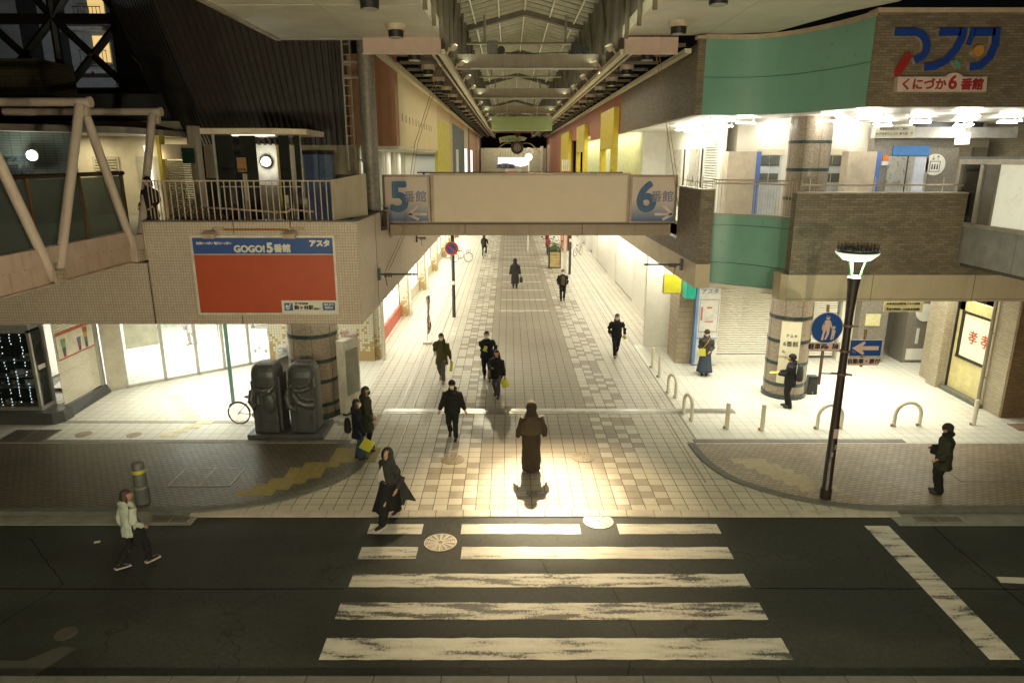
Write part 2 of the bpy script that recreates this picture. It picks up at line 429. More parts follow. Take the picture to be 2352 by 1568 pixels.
m_sidewr = tiles('sidewalk_pavers_right', (.30, .23, .155), (.38, .31, .22), (.14, .11, .08), .21, .105, .008, .5, .38, .45, .3, rot=R(-12))
m_lobby = tiles('lobby_tiles', (.62, .60, .52), (.66, .64, .56), (.42, .40, .33), .30, .30, .010, 0, .40, .3, .15)
m_strip = M('drain_strip', (.17, .155, .13), .6, bump=.5, bscale=90)
m_steel = M('worn_steel_plate', (.30, .28, .24), .38, .7, bump=.25, bscale=30, var=.3)
m_castiron = M('cast_iron', (.13, .115, .095), .5, .5, bump=.4, bscale=80)
m_ytac = M('tactile_yellow', (.27, .215, .06), .6, bump=.3, var=.2, nscale=8)
m_ytacpale = M('tactile_faded', (.40, .335, .21), .6, bump=.3, var=.15, nscale=8)

struct(MB().sheet([(-60, -20), (60, -20), (60, 140), (-60, 140)], -.09).build('ground', m_gutter))
struct(MB().sheet([(-40, 8.55), (40, 8.55), (40, 13.6), (-40, 13.6)], -.06).build('road', m_asph))
struct(MB().box(-40, 40, -6, 8.38, -.085, .06).build('near_pavement', m_sidewr))
nk = MB()
for i in range(-20, 21): nk.box(i * 1.0 + .004, i * 1.0 + .996, 8.385, 8.55, -.085, .075)
struct(nk.build('near_kerb', m_kerb, bevel=.012))
struct(MB().sheet([(-4.6, 13.66), (8.4, 13.66), (8.4, 17.2), (6.9, 17.2), (6.9, 110), (-5.5, 110), (-5.5, 17.2), (-7.4, 17.2), (-7.4, 13.66)], 0).build('pavement', m_arc))
eb = MB()
for i in range(26): eb.hexa([(-7.0 + i * .6 + .004, 13.44, -.08), (-7.0 + i * .6 + .596, 13.44, -.08), (-7.0 + i * .6 + .596, 13.66, -.08), (-7.0 + i * .6 + .004, 13.66, -.08),
                            (-7.0 + i * .6 + .004, 13.44, -.035), (-7.0 + i * .6 + .596, 13.44, -.035), (-7.0 + i * .6 + .596, 13.66, .004), (-7.0 + i * .6 + .004, 13.66, .004)])
struct(eb.build('kerb', M('edge_stone', (.44, .40, .33), .65, bump=.3, bscale=60), bevel=.01))

KL = [(-3.84, 17.30), (-3.81, 16.83), (-3.92, 15.77), (-4.20, 15.2), (-4.50, 14.82), (-5.16, 14.25), (-5.94, 13.93), (-6.74, 13.78), (-7.6, 13.72), (-9.0, 13.70), (-26, 13.70)]
KR = [(5.09, 17.30), (5.10, 17.00), (5.14, 16.4), (5.28, 15.77), (5.48, 15.3), (5.76, 14.93), (6.38, 14.42), (7.2, 14.02), (8.08, 13.82), (9.2, 13.74), (26, 13.72)]
def smooth(pts, n=4):
    out = []
    for i in range(len(pts) - 1):
        p0 = Vector(pts[max(i - 1, 0)]); p1 = Vector(pts[i]); p2 = Vector(pts[i + 1]); p3 = Vector(pts[min(i + 2, len(pts) - 1)])
        for t in [k / n for k in range(n)]:
            out.append(.5 * ((2 * p1) + (p2 - p0) * t + (2 * p0 - 5 * p1 + 4 * p2 - p3) * t * t + (3 * p1 - p0 - 3 * p2 + p3) * t ** 3))
    return out + [Vector(pts[-1])]
SKL = smooth(KL[:-2]) + [Vector(KL[-1])]; SKR = smooth(KR[:-2]) + [Vector(KR[-1])]
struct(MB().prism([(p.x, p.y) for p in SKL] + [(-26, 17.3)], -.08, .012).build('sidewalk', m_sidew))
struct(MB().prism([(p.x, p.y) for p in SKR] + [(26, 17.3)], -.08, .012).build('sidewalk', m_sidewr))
def kerb(pts, w, side):
    mb = MB(); n = len(pts); off = []
    for i, p in enumerate(pts):
        t = (pts[min(i + 1, n - 1)] - pts[max(i - 1, 0)]).normalized(); off.append(p + Vector((-t.y, t.x)) * w * side)
    for i in range(n - 1):
        a, b, c, d = pts[i], pts[i + 1], off[i + 1], off[i]
        mb.hexa([(q.x, q.y, -.085) for q in (a, b, c, d)] + [(q.x, q.y, .035) for q in (a, b, c, d)])
    return mb
struct(kerb(SKL, .2, 1).build('kerb', m_kerb))
struct(kerb(SKR, .2, -1).build('kerb', m_kerb))
gl = MB(); gr = MB()
for i in range(12):
    gl.box(-26 + i * 1.6 + .005, -26 + i * 1.6 + 1.595, 13.10, 13.54, -.1, -.045)
    gr.box(8.35 + i * 1.6 + .005, 8.35 + i * 1.6 + 1.595, 13.08, 13.58, -.1, -.045)
struct(gl.build('road_gutter', m_gutter)); struct(gr.build('road_gutter', m_gutter))
struct(MB().sheet([(-26, 17.29), (-4.7, 17.29), (-4.7, 25.3), (-9.0, 25.3), (-13.7, 21.4), (-26, 21.4)], .006).build('lobby_floor', m_lobby))
struct(MB().sheet([(5.1, 17.29), (26, 17.29), (26, 27.5), (5.1, 27.5)], .006).build('lobby_floor', m_lobby))
st = MB(); st.box(-12.8, -4.35, 17.34, 17.54, 0, .02)
struct(st.build('drain_strip', m_strip))
struct(MB().box(5.1, 10.9, 17.36, 17.58, 0, .02).build('drain_strip', m_strip))
struct(MB().box(-13.2, -5.0, 18.78, 18.98, .002, .012).build('lobby_band', M('grey_band', (.30, .28, .23), .5)))
struct(MB().box(-5.0, -3.86, 18.62, 18.86, .002, .013).build('lobby_band', M('grey_band')))
# shutter track across the mouth of the arcade
tr = MB()
for i in range(9):
    tr.box(-3.84 + i * 1.2, -3.84 + i * 1.2 + 1.196, 19.58, 19.98, 0, .014)
    tr.box(-3.84 + i * 1.2, -3.84 + i * 1.2 + 1.196, 19.70, 19.74, .014, .026)
struct(tr.build('shutter_track', m_steel))
# rows of long kerb-like stones along both sides of the street
for x0, x1, y0, y1 in ((-3.45, -3.36, 20.1, 60), (-3.0, -2.95, 14.9, 60), (5.15, 5.22, 17.6, 60), (4.72, 4.76, 15, 60)):
    struct(MB().box(x0, x1, y0, y1, .001, .010).build('channel_line', M('channel_metal', (.26, .23, .18), .5, .3)))
struct(MB().box(-3.98, -3.84, 17.6, 19.5, 0, .01).build('channel_line', M('channel_brown', (.24, .18, .12), .6)))
# crosswalk and lane markings
for si_, (y0, y1, segs) in enumerate(((9.04, 9.54, [(-2.97, 4.46)]), (10.0, 10.46, [(-2.96, 4.42)]), (10.92, 11.33, [(-2.93, 4.44)]),
                     (11.83, 12.25, [(-2.96, -1.82), (-.94, 4.42)]), (12.75, 13.15, [(-2.96, -1.82), (-1.0, 1.52), (2.32, 4.46)]))):
    for x0, x1 in segs:
        n = max(2, int((x1 - x0) / .25)); mb = MB(); pts = []
        for i in range(n + 1): pts.append((x0 + (x1 - x0) * i / n, y0 + random.uniform(-.012, .012)))
        for i in range(n, -1, -1): pts.append((x0 + (x1 - x0) * i / n, y1 + random.uniform(-.012, .012)))
        struct(mb.sheet(pts, -.055).build('road_marking', PAINTS[si_]))
struct(MB().sheet([(7.53, 9.04), (8.01, 9.04), (8.12, 13.08), (7.60, 13.08)], -.055).build('road_marking', m_paint))
struct(MB().sheet([(9.1, 11.05), (9.75, 11.0), (9.78, 11.2), (9.15, 11.24)], -.055).build('road_marking', m_paint))
struct(MB().sheet([(-11, 8.7), (-7.2, 8.7), (-7.55, 9.02), (-11, 9.02)], -.055).build('road_marking', M('grey_paint', (.05, .049, .04), .7)))
struct(MB().sheet([(-7.55, 9.02), (-7.2, 8.7), (-6.9, 9.3), (-7.2, 9.35)], -.055).build('road_marking', M('grey_paint')))
m_seam = M('tar_seam', (.008, .008, .007), .95, spec=.05)
def seam(pts, w):
    mb = MB(); rg = random.Random(len(pts))
    for a, b in zip(pts, pts[1:]):
        a, b = Vector(a), Vector(b); n = 14; d = (b - a); nn = Vector((-d.y, d.x)).normalized()
        q = [a + d * i / n + nn * rg.uniform(-.015, .015) for i in range(n + 1)]
        for i in range(n): mb.quad(*[(v.x, v.y, -.057) for v in (q[i] - nn * w, q[i + 1] - nn * w, q[i + 1] + nn * w, q[i] + nn * w)])
    return struct(mb.build('road_seam', m_seam))
seam([(-26, 10.9), (-3.0, 10.86)], .012); seam([(4.5, 10.88), (8.9, 10.86), (26, 10.9)], .012); seam([(9.03, 13.05), (9.08, 8.6)], .011)
seam([(-9.9, 12.6), (-8.2, 11.0), (-8.9, 8.9)], .006); seam([(.6, 11.9), (.75, 11.35)], .005); seam([(1.9, 10.9), (2.1, 9.6), (1.8, 8.7)], .005)
# yellow tactile blocks
def tact(pts, m, nm):
    mb = MB()
    for (x, y, w, h) in pts:
        mb.box(x + .004, x + w - .004, y + .004, y + h - .004, .006, .014)
        for i in range(3): mb.box(x + .03, x + w - .03, y + h * (.2 + .3 * i) - .012, y + h * (.2 + .3 * i) + .012, .014, .018)
    return struct(mb.build(nm, m))
tl = []
for i in range(9):
    y = 17.0 - i * .30; x = -4.55 - (.06 if i < 3 else .06 + (i - 2) * .29)
    for j in range(4 if i < 3 else 3): tl.append((x + j * .30 - (.3 if i in (3, 4) else 0), y - .3, .30, .30))
tact(tl, m_ytac, 'tactile_paving')
tact([(5.75 + i * .22 + j * .3, 16.0 - i * .30, .3, .3) for i in range(6) for j in range(3)], m_ytacpale, 'tactile_paving')
tact([(-11.1 + i * .26 + j * .16, 21.0 - i * .38, .15, .36) for i in range(6) for j in range(3)] + [(-9.2 - i * .2 + j * .16, 18.7 - i * .31, .15, .3) for i in range(4) for j in range(3)], M('tactile_pale_yellow', (.70, .65, .46), .6), 'tactile_paving')
tact([(13.0 + i * .24 - .1, 24.6 + i * .05, .3, .3) for i in range(5)] + [(8.9 + i * .42, 19.6 + i * .55, .3, .5) for i in range(9)], M('tactile_pale_yellow'), 'tactile_paving')

# ------------------------------------------------------------------ manholes and covers
def manhole(loc, r, label, m_ring, m_base, cat='manhole cover', spokes=12, z=.0):
    t = thing('manhole_cover', label, cat, (loc[0], loc[1], z))
    MB().lathe((loc[0], loc[1], z), [(r, 0), (r, .006), (r * .98, .008)], 40).build('cover_plate', m_base, t)
    mb = MB()
    for q in (.97, .84, .72, .6, .48, .36, .22):
        pr = [(loc[0] + q * r * math.cos(a * math.pi / 20), loc[1] + q * r * math.sin(a * math.pi / 20), z + .009) for a in range(41)]
        for a in range(40):
            if q < .9 and a % 3 == 2 and q > .3: continue
            for s in (0,):
                x0, y0, _ = pr[a]; x1, y1, _ = pr[a + 1]; k = 1 - .06 / q
                mb.quad((x0, y0, z + .011), (x1, y1, z + .011), (loc[0] + (x1 - loc[0]) * k, loc[1] + (y1 - loc[1]) * k, z + .011), (loc[0] + (x0 - loc[0]) * k, loc[1] + (y0 - loc[1]) * k, z + .011))
    for s in range(spokes):
        a = 2 * math.pi * s / spokes; d = Vector((math.cos(a), math.sin(a))); n = Vector((-d.y, d.x)) * .012 * r / .33; c = Vector(loc[:2])
        p = [c + d * r * .2 + n, c + d * r * .95 + n, c + d * r * .95 - n, c + d * r * .2 - n]
        mb.quad(*[(q.x, q.y, z + .0125) for q in p])
    mb.build('raised_pattern', m_ring, t)
    return t
m_mhw = M('pale_worn_iron', (.52, .47, .38), .5, .1); m_mhb = M('iron_base_pale', (.17, .145, .11), .6)
m_mhd = M('dark_iron_ring', (.30, .25, .17), .5, .2); m_mhdb = M('iron_base_brown', (.17, .135, .09), .55)
manhole((-1.39, 12.42), .34, 'pale round manhole cover between the left crosswalk stripes on the asphalt', m_mhw, m_mhb, z=-.058)
manhole((1.94, 13.27), .33, 'pale round manhole cover on the asphalt touching the paving edge, in the top stripe gap', m_mhw, m_mhb, z=-.058)
manhole((-1.44, 16.28), .30, 'brown round manhole cover set in the paving left of the lit pool', m_mhd, m_mhdb, z=.001)
manhole((1.95, 16.42), .30, 'brown round manhole cover set in the paving right of the hooded figure', m_mhd, m_mhdb, z=.001)
manhole((.49, 33.9), .30, 'small pale manhole cover in the middle lane of the arcade, under the footbridge', m_mhw, M('iron_base_mid', (.3, .27, .21), .6), z=.001, spokes=6)
manhole((-7.31, 9.65), .17, 'small dark manhole cover alone on the dark asphalt near the bottom left corner', m_castiron, m_castiron, z=-.058, spokes=4)
for x, y, w in ((-12.0, 17.95, .22), (-10.55, 17.9, .2)):
    tag(MB().lathe((x, y, .006), [(w, 0), (w, .006), (w * .9, .008), (w * .3, .009)], 28).build('floor_cover', M('brass_cover', (.33, .28, .20), .5, .4)),
        'round brown floor cover on the white lobby tiles, ' + ('nearer the shop window' if x < -11 else 'nearer the stone monuments'), 'floor cover', 'floor covers in the white lobby')
def plate(x0, x1, y0, y1, label, z=.014, m=None, rot=0):
    t = thing('access_cover', label, 'access cover', ((x0 + x1) / 2, (y0 + y1) / 2, z)); c = ((x0 + x1) / 2, (y0 + y1) / 2)
    MB().obox((c[0], c[1], z), (x1 - x0, y1 - y0, .008), rot).build('cover_plate', m or m_castiron, t)
    f = MB(); w, h = x1 - x0, y1 - y0; Mx = Matrix.Translation((c[0], c[1], z + .004)) @ Matrix.Rotation(rot, 4, 'Z')
    for a in ((-w / 2, w / 2, -h / 2, -h / 2 + .03), (-w / 2, w / 2, h / 2 - .03, h / 2), (-w / 2, -w / 2 + .03, -h / 2, h / 2), (w / 2 - .03, w / 2, -h / 2, h / 2), (-.01, .01, -h / 2, h / 2)):
        i0 = len(f.v); f.box(*a, 0, .006); f.xf(Mx, i0)
    f.build('cover_rim', M('cover_rim_metal', (.30, .27, .22), .45, .5), t)
plate(-8.1, -6.6, 14.75, 15.75, 'large paver-filled access cover on the left brick sidewalk beside the grey bollard', m=m_sidew)
plate(-14.1, -12.8, 17.35, 18.25, 'dark steel access cover set in front of the black plinth of the shop window')
plate(-7.75, -6.9, 13.14, 13.44, 'dark grate with white chipped rim in the left gutter', z=-.042)
plate(8.75, 9.85, 13.18, 13.46, 'dark drain grate with a pale rim in the right gutter', z=-.042)
plate(10.9, 13.2, 15.0, 16.1, 'long paver-filled access cover on the right brick sidewalk by the standing person', m=m_sidewr)
plate(14.6, 15.4, 18.2, 18.7, 'small brown floor grating in front of the brown brick pier', m=M('rusty_grate', (.22, .13, .08), .7))
tag(MB().obox((-8.41, 12.43, -.05), (.11, .07, .012), .4).build('paper_scrap', M('scrap', (.6, .58, .40), .8)), 'tiny scrap of pale paper on the dark road left of the woman in white', 'litter')
# ================================================================== LEFT BUILDING
m_mosaic = tiles('cream_mosaic', (.60, .49, .39), (.68, .56, .45), (.38, .29, .22), .072, .072, .0062, 0, .42, .45, .14)
m_mosaicW = tiles('white_mosaic', (.55, .53, .42), (.60, .57, .46), (.30, .27, .2), .10, .06, .008, .5, .42, .4, .12)
m_white = M('white_plaster', (.72, .70, .62), .7, var=.06)
m_cream = M('cream_plaster', (.58, .52, .38), .7, var=.08)
m_tan = M('tan_panel', (.40, .33, .23), .6, var=.1, dirt=.4)
m_pink = M('pinkish_steel', (.50, .38, .30), .5, var=.12, nscale=2, dirt=.55)
m_dark = M('dark_panel', (.035, .035, .035), .35, var=.3)
m_black = M('black_metal', (.015, .015, .014), .45)
m_alu = M('aluminium', (.46, .44, .39), .4, .6)
m_grey = M('grey_panel', (.20, .205, .20), .5, var=.12, dirt=.3)
m_granite = None
def granite():
    k = NT('pink_granite'); p = k.pos(); a = k.noise(p, 42, 4, .85); b = k.noise(p, 13, 4, .75)
    c = k.mix(k.ramp(a, .35, .65), (.06, .05, .04), (.46, .38, .28)); c = k.mix(k.ramp(b, .5, .66), c, (.20, .15, .105)); k.col(c)
    k.p.inputs['Roughness'].default_value = .3; return k.m
def darkstone():
    k = NT('dark_granite'); p = k.pos(); a = k.noise(p, 55, 4, .85)
    k.col(k.mix(k.ramp(a, .35, .7), (.022, .023, .022), (.12, .12, .115)))
    k.l(k.math('MULTIPLY_ADD', k.noise(p, 3, 4), .5, .12), k.p.inputs['Roughness']); k.bump(a, .2, .004); return k.m
m_granite = granite(); m_dstone = darkstone()
m_band = M('green_marble', (.035, .05, .045), .25, var=.5, nscale=12)
LB = thing('shopping_building', 'cream mosaic tiled shopping building carrying the red billboard, with an open upper deck', 'building', (-9, 20, 0))
w = MB()
w.box(-9.30, -3.85, 17.55, 17.80, 3.29, 5.97); w.box(-26, -9.30, 17.55, 17.80, 3.29, 4.92)
w.box(-4.10, -3.85, 17.80, 22.20, 3.29, 5.97); w.box(-4.10, -3.85, 22.20, 62, 3.29, 5.05)
w.build('tiled_wall', m_mosaic, LB, bevel=.03)
each('movement_joint', [(x, x + .018, 17.544, 17.56, z0, z1) for x, z0, z1 in ((-9.33, 3.3, 4.9), (-7.02, 5.66, 5.97), (-7.02, 3.3, 3.52))] + [(-3.856, -3.842, 19.9, 19.915, 3.3, 5.96)], m_black, LB)
MB().box(-9.30, -3.87, 17.53, 17.80, 5.97, 6.0).box(-4.1, -3.84, 17.80, 22.2, 5.97, 6.0).build('coping', M('dark_coping', (.10, .085, .07), .5), LB)
MB().box(-26, -4.10, 17.80, 33, 3.29, 3.42).box(-5.5, -4.1, 33, 100, 3.29, 3.42).build('soffit', m_white, LB)
MB().box(-26, -4.10, 17.80, 30, 5.28, 5.42).box(-6.5, -4.1, 30, 100, 5.28, 5.42).build('deck_floor', M('deck_tile', (.20, .19, .16), .6), LB)
# granite column with dark bands
col = MB().lathe((-5.87, 19.78, 0), [(.74, 0), (.74, 3.29)], 40).build('granite_column', m_granite, LB, smooth='auto')
for z in (.38, 1.10, 1.72, 2.48): MB().lathe((-5.87, 19.78, z), [(.752, 0), (.752, .11)], 40).build('marble_band', m_band, col, smooth='auto')
MB().lathe((-5.87, 19.78, 0), [(.79, 0), (.79, .16)], 40).build('marble_base', m_band, col, smooth='auto')
b = MB()
for a in range(8):
    q = 2 * math.pi * (a + .3) / 8; b.obox((-5.87 + .741 * math.cos(q), 19.78 + .741 * math.sin(q), 1.65), (.006, .009, 3.28), q)
b.build('panel_joint', m_black, col)
# ground floor: mosaic wall with golden tiles fading upward
def goldmosaic():
    k = NT('gold_fade_mosaic'); uv = k.uv(); s = k.n('SeparateXYZ'); k.l(uv, s.inputs[0]); T = .098
    ux, uy = k.math('DIVIDE', s.outputs[0], T), k.math('DIVIDE', s.outputs[1], T)
    cc = k.n('CombineXYZ'); k.l(k.math('FLOOR', ux), cc.inputs[0]); k.l(k.math('FLOOR', uy), cc.inputs[1])
    wn_ = k.n('TexWhiteNoise', noise_dimensions='2D'); k.l(cc.outputs[0], wn_.inputs['Vector'])
    th = k.ramp(s.outputs[1], .25, 1.55)
    th = k.math('POWER', k.math('SUBTRACT', 1, th), 1.6)
    g = k.math('LESS_THAN', wn_.outputs['Value'], k.math('MULTIPLY_ADD', th, .9, .07))
    c = k.mix(g, (.58, .55, .43), (.40, .27, .10))
    e = k.math('MINIMUM', k.math('MINIMUM', k.math('FRACT', ux), k.math('SUBTRACT', 1, k.math('FRACT', ux))), k.math('MINIMUM', k.math('FRACT', uy), k.math('SUBTRACT', 1, k.math('FRACT', uy))))
    k.col(k.mix(k.math('LESS_THAN', e, .06), c, (.24, .20, .13))); k.p.inputs['Roughness'].default_value = .4; return k.m
m_gold = goldmosaic()
MB().box(-9.15, -5.15, 25.2, 25.5, 0, 3.29).build('mosaic_wall', m_gold, LB)
# shop fronts and pilasters down the street side
ys = [25.5, 33.0, 40.0, 47.0, 54.0, 61.0, 68.0, 76.0]
each('street_pilaster', [(-5.35, -4.95, y - .05, y + .95, 0, 3.29) for y in ys], m_gold, LB)
m_shopglow = lit('lit_shop_window', (1, .95, .82), 1.5)
m_redbase = M('red_shop_base', (.50, .10, .05), .5)
for i, y in enumerate(ys[:-1]):
    wp_ = MB().box(-5.45, -5.40, y + .95, ys[i + 1] - .05, .62, 2.9).build('shop_window', m_shopglow, LB)
    MB().box(-5.46, -5.3, y + .95, ys[i + 1] - .05, .0, .60).build('window_base', m_redbase if i == 0 else m_cream, wp_)
    f = MB()
    for q in (.25, .5, .75):
        yy = y + .95 + (ys[i + 1] - y - 1.0) * q; f.box(-5.41, -5.36, yy - .03, yy + .03, .6, 2.9)
    f.box(-5.41, -5.36, y + .95, ys[i + 1] - .05, 2.9, 3.29); f.build('window_frame', m_alu, wp_)
for y in (25.42, 33.0, 40.0): MB().cyl((-4.82, y, 0), (-4.82, y, 3.29), .07).build('drain_pipe', M('white_pipe', (.6, .57, .48), .5), LB, smooth='auto')
# ---- glazed shop front, set at an angle under the deck
G0 = Vector((-13.34, 21.59)); G1 = Vector((-9.15, 25.2)); gd = (G1 - G0).normalized(); gn = Vector((-gd.y, gd.x)); L_ = (G1 - G0).length
def gp(s, off=0): q = G0 + gd * s + gn * off; return q
front = MB(); edges = [.0, .52, 1.75, 2.85, 3.78, 4.72, L_]
for e in edges: front.wall(gp(e), gp(e + .09), .1, 0, 2.95)
front.wall(gp(0), gp(L_), .1, 2.85, 3.0); front.wall(gp(0), gp(L_), .12, 0, .09)
fr = front.build('shop_front_frame', m_alu, LB)
MB().wall(gp(.09), gp(.52), .08, .09, 2.85).build('jamb_panel', M('jamb_metal', (.46, .42, .33), .4, .3), fr)
MB().wall(gp(.61, .04), gp(L_, .04), .012, .09, 2.85).build('pane', glass('clear_glass'), fr)
MB().wall(gp(.70, .02), gp(1.72, .02), .012, 1.35, 2.35).build('frosted_panel', M('frost_film', (.55, .55, .45), .6), fr)
hd = MB()
for s in (3.70, 3.93):
    q = gp(s, -.06); hd.tube([(q.x, q.y, 1.0), (q.x, q.y - .03, 1.1), (q.x, q.y - .03, 1.9), (q.x, q.y, 2.0)], .018, 8)
hd.build('door_handle', m_alu, fr, smooth=True)
# interior of that shop
si = MB(); si.sheet([(-15.5, 22), (-13.4, 21.7), (-9.2, 25.3), (-6.2, 25.6), (-6.2, 34), (-19, 34)], .012)
m_terr = tiles('shop_terrazzo', (.66, .64, .60), (.72, .70, .66), (.5, .49, .45), .6, .6, .01, 0, .3, .2, .2)
si.build('shop_floor', m_terr, LB)
MB().box(-20, -6, 34, 34.2, 0, 3.29).box(-6.2, -6.0, 25.5, 34, 0, 3.29).box(-16.5, -16.3, 22, 34, 0, 3.29).build('shop_inner_wall', m_white, LB)
for i, (x, y, w_, lab) in enumerate(((-8.9, 27.6, 1.5, 'white display rack of small coloured goods just inside the bright shop, nearer the mosaic wall'), (-10.9, 30.5, 1.8, 'white display rack of small coloured goods deep inside the bright shop'))):
    t = thing('display_rack', lab, 'display rack', (x, y, .012), 'display racks in the bright shop'); rg = random.Random(40 + i)
    f = MB()
    for z in (.25, .65, 1.05, 1.45): f.box(x - w_ / 2, x + w_ / 2, y - .25, y + .25, z, z + .03)
    for q in (-1, 1): f.box(x + q * w_ / 2 - .02, x + q * w_ / 2 + .02, y - .25, y + .25, .012, 1.7)
    f.build('shelf_frame', m_white, t)
    for cname, cc in (('blue', (.12, .2, .5)), ('red', (.5, .12, .08)), ('yellow', (.6, .5, .15)), ('grey', (.45, .45, .43))):
        g = MB()
        for q in range(9): g.obox((x + rg.uniform(-w_ / 2 + .1, w_ / 2 - .1), y - .12, rg.choice((.28, .68, 1.08, 1.48)) + .11), (.13, .12, rg.uniform(.14, .24)), rg.uniform(-.3, .3))
        g.build('%s_goods' % cname, M('goods_' + cname, cc, .5), t)
TC = thing('shopping_trolley', 'wire shopping trolley standing inside the bright shop behind the glass front', 'trolley', (-9.9, 26.6, .012)); f = MB()
for z in (.55, .75, .95): f.tube([(-10.2, 26.35, z), (-9.6, 26.3, z), (-9.6, 26.85, z), (-10.2, 26.85, z), (-10.2, 26.35, z)], .008, 5, False)
for q in range(7): f.cyl((-10.2 + q * .1, 26.33, .55), (-10.2 + q * .1, 26.33, .95), .006, n=5).cyl((-10.2 + q * .1, 26.85, .55), (-10.2 + q * .1, 26.85, .95), .006, n=5)
f.tube([(-9.55, 26.3, 1.05), (-9.55, 26.85, 1.05)], .015, 6); f.tube([(-9.6, 26.35, 1.0), (-9.7, 26.35, .2), (-10.2, 26.35, .2)], .012, 6); f.tube([(-9.6, 26.8, 1.0), (-9.7, 26.8, .2), (-10.2, 26.8, .2)], .012, 6)
f.build('wire_basket', m_alu, TC)
f = MB()
for xx in (-10.15, -9.72):
    for yy in (26.35, 26.8): f.cyl((xx, yy - .015, .09), (xx, yy + .015, .09), .07, n=12)
f.build('wheels', M('wheel_grey', (.4, .4, .38), .5), TC)
# ---- shutter and box window at far left
sh = MB()
for i in range(40):
    z = .30 + i * .07; sh.extr([(-13.46, 19.5, z), (-13.43, 19.5, z + .035), (-13.46, 19.5, z + .066)], (0, 1.9, 0))
SH = sh.build('roller_shutter', M('shutter_cream', (.60, .56, .44), .5, var=.06), LB)
ps = MB(); ps.box(-13.42, -13.412, 19.55, 21.35, 1.72, 2.42).build('poster_strip', M('poster_white', (.62, .58, .48), .5), SH)
MB().box(-13.412, -13.405, 19.55, 21.35, 2.42, 2.50).box(-13.412, -13.405, 19.55, 21.35, 1.68, 1.72).build('poster_rule', M('poster_red', (.50, .09, .05), .5), SH)
for yy, cols, ht in ((19.85, ((.16, .30, .12), (.22, .34, .14), (.05, .07, .12), (.18, .05, .04)), .55), (20.6, ((.10, .14, .26), (.30, .07, .06), (.08, .07, .09)), .42), (20.95, ((.35, .09, .04), (.42, .30, .06), (.10, .16, .10), (.06, .06, .09)), .66)):
    zz = 1.74
    for q, cc in enumerate(reversed(cols)):
        h_ = ht / len(cols); wd_ = .10 + .035 * q
        MB().extr([(-13.410, yy - wd_ / 2, zz), (-13.410, yy + wd_ / 2, zz), (-13.410, yy + wd_ / 2 + .018, zz + h_), (-13.410, yy - wd_ / 2 - .018, zz + h_)], (.004, 0, 0)).build('poster_picture', M('poster_ink_%d_%d' % (int(yy * 10), q), cc, .5), SH)
        zz += h_
MB().box(-13.7, -13.42, 21.4, 21.62, 0, 3.29).box(-13.66, -13.47, 19.3, 21.42, 3.05, 3.29).build('shutter_frame', m_alu, LB)
MB().hexa([(-13.7, 19.2, .006), (-13.15, 19.2, .006), (-13.25, 21.6, .006), (-13.7, 21.6, .006), (-13.7, 19.2, .28), (-13.38, 19.2, .28), (-13.38, 21.6, .28), (-13.7, 21.6, .28)]).build('threshold_step', m_dstone, LB)
VT = thing('shop_window_box', 'black corner shop window hung with tiny white fairy lights on a dark stone plinth', 'shop window', (-15, 19, 0))
MB().prism([(-18, 18.66), (-13.30, 18.66), (-13.10, 18.9), (-13.10, 19.35), (-13.6, 19.5), (-18, 19.5)], .0, .36).build('plinth', m_dstone, VT, bevel=.02)
MB().box(-18, -13.75, 19.55, 19.6, .36, 2.75).box(-18, -13.75, 18.95, 19.6, .36, .42).build('back_panel', m_black, VT)
MB().box(-18, -13.78, 18.93, 18.945, .42, 2.70).box(-13.765, -13.75, 18.96, 19.5, .42, 2.70).build('pane', glass('shop_glass', (.85, .9, .9), .1), VT)
vf = MB(); vf.box(-13.80, -13.72, 18.90, 18.98, .36, 2.78); vf.box(-13.80, -13.72, 19.48, 19.56, .36, 2.78); vf.box(-18, -13.72, 18.90, 18.98, 2.70, 2.80); vf.box(-18, -13.8, 18.90, 18.98, .36, .46); vf.box(-13.8, -13.72, 18.98, 19.48, .36, .46)
for z in (1.02, 1.35, 1.85): vf.box(-18, -13.8, 19.0, 19.4, z, z + .02)
vf.build('frame', m_alu, VT)
MB().box(-18, -13.70, 18.88, 19.6, 2.80, 2.95).build('lintel', m_grey, VT)
MB().box(-18, -13.66, 18.86, 19.6, 2.95, 3.285).build('header', m_mosaic, VT)
MB().box(-13.76, -13.745, 19.1, 19.4, 1.55, 1.68).build('sticker', M('sticker_white', (.6, .56, .5), .5), VT)
fl = MB(); rr = random.Random(3)
for i in range(11):
    x = -17.2 + i * .32 + rr.uniform(-.05, .05)
    for q in range(24):
        if rr.random() < .3: continue
        fl.ell((x + rr.uniform(-.02, .02), 18.985, .5 + q * .093), (.009, .009, .009), 6, 4)
fl.build('fairy_lights', lit('fairy_light', (.85, .92, 1), 9), VT)
gd_ = MB(); cols = []
for i in range(30):
    x = rr.uniform(-16.9, -13.95); z = rr.choice((.46, 1.05, 1.38, 1.88)); s = rr.uniform(.05, .14)
    gd_.ell((x, 19.25, z + s * .7), (s, s * .6, s * .7), 10, 7)
gd_.build('display_goods', M('display_goods', (.34, .26, .19), .6, var=.6, nscale=6), VT)
gd_ = MB()
for i in range(7):
    x = rr.uniform(-16.9, -13.95); z = rr.choice((.46, 1.05, 1.38)); gd_.obox((x, 19.2, z + .09), (.2, .1, .18), rr.uniform(-.3, .3))
gd_.build('display_boxes', M('display_box', (.42, .40, .42), .6, var=.4, nscale=5), VT)
MB().obox((-15.9, 19.25, 2.45), (.32, .06, .16)).build('red_item', M('red_item', (.3, .03, .03), .6), VT)

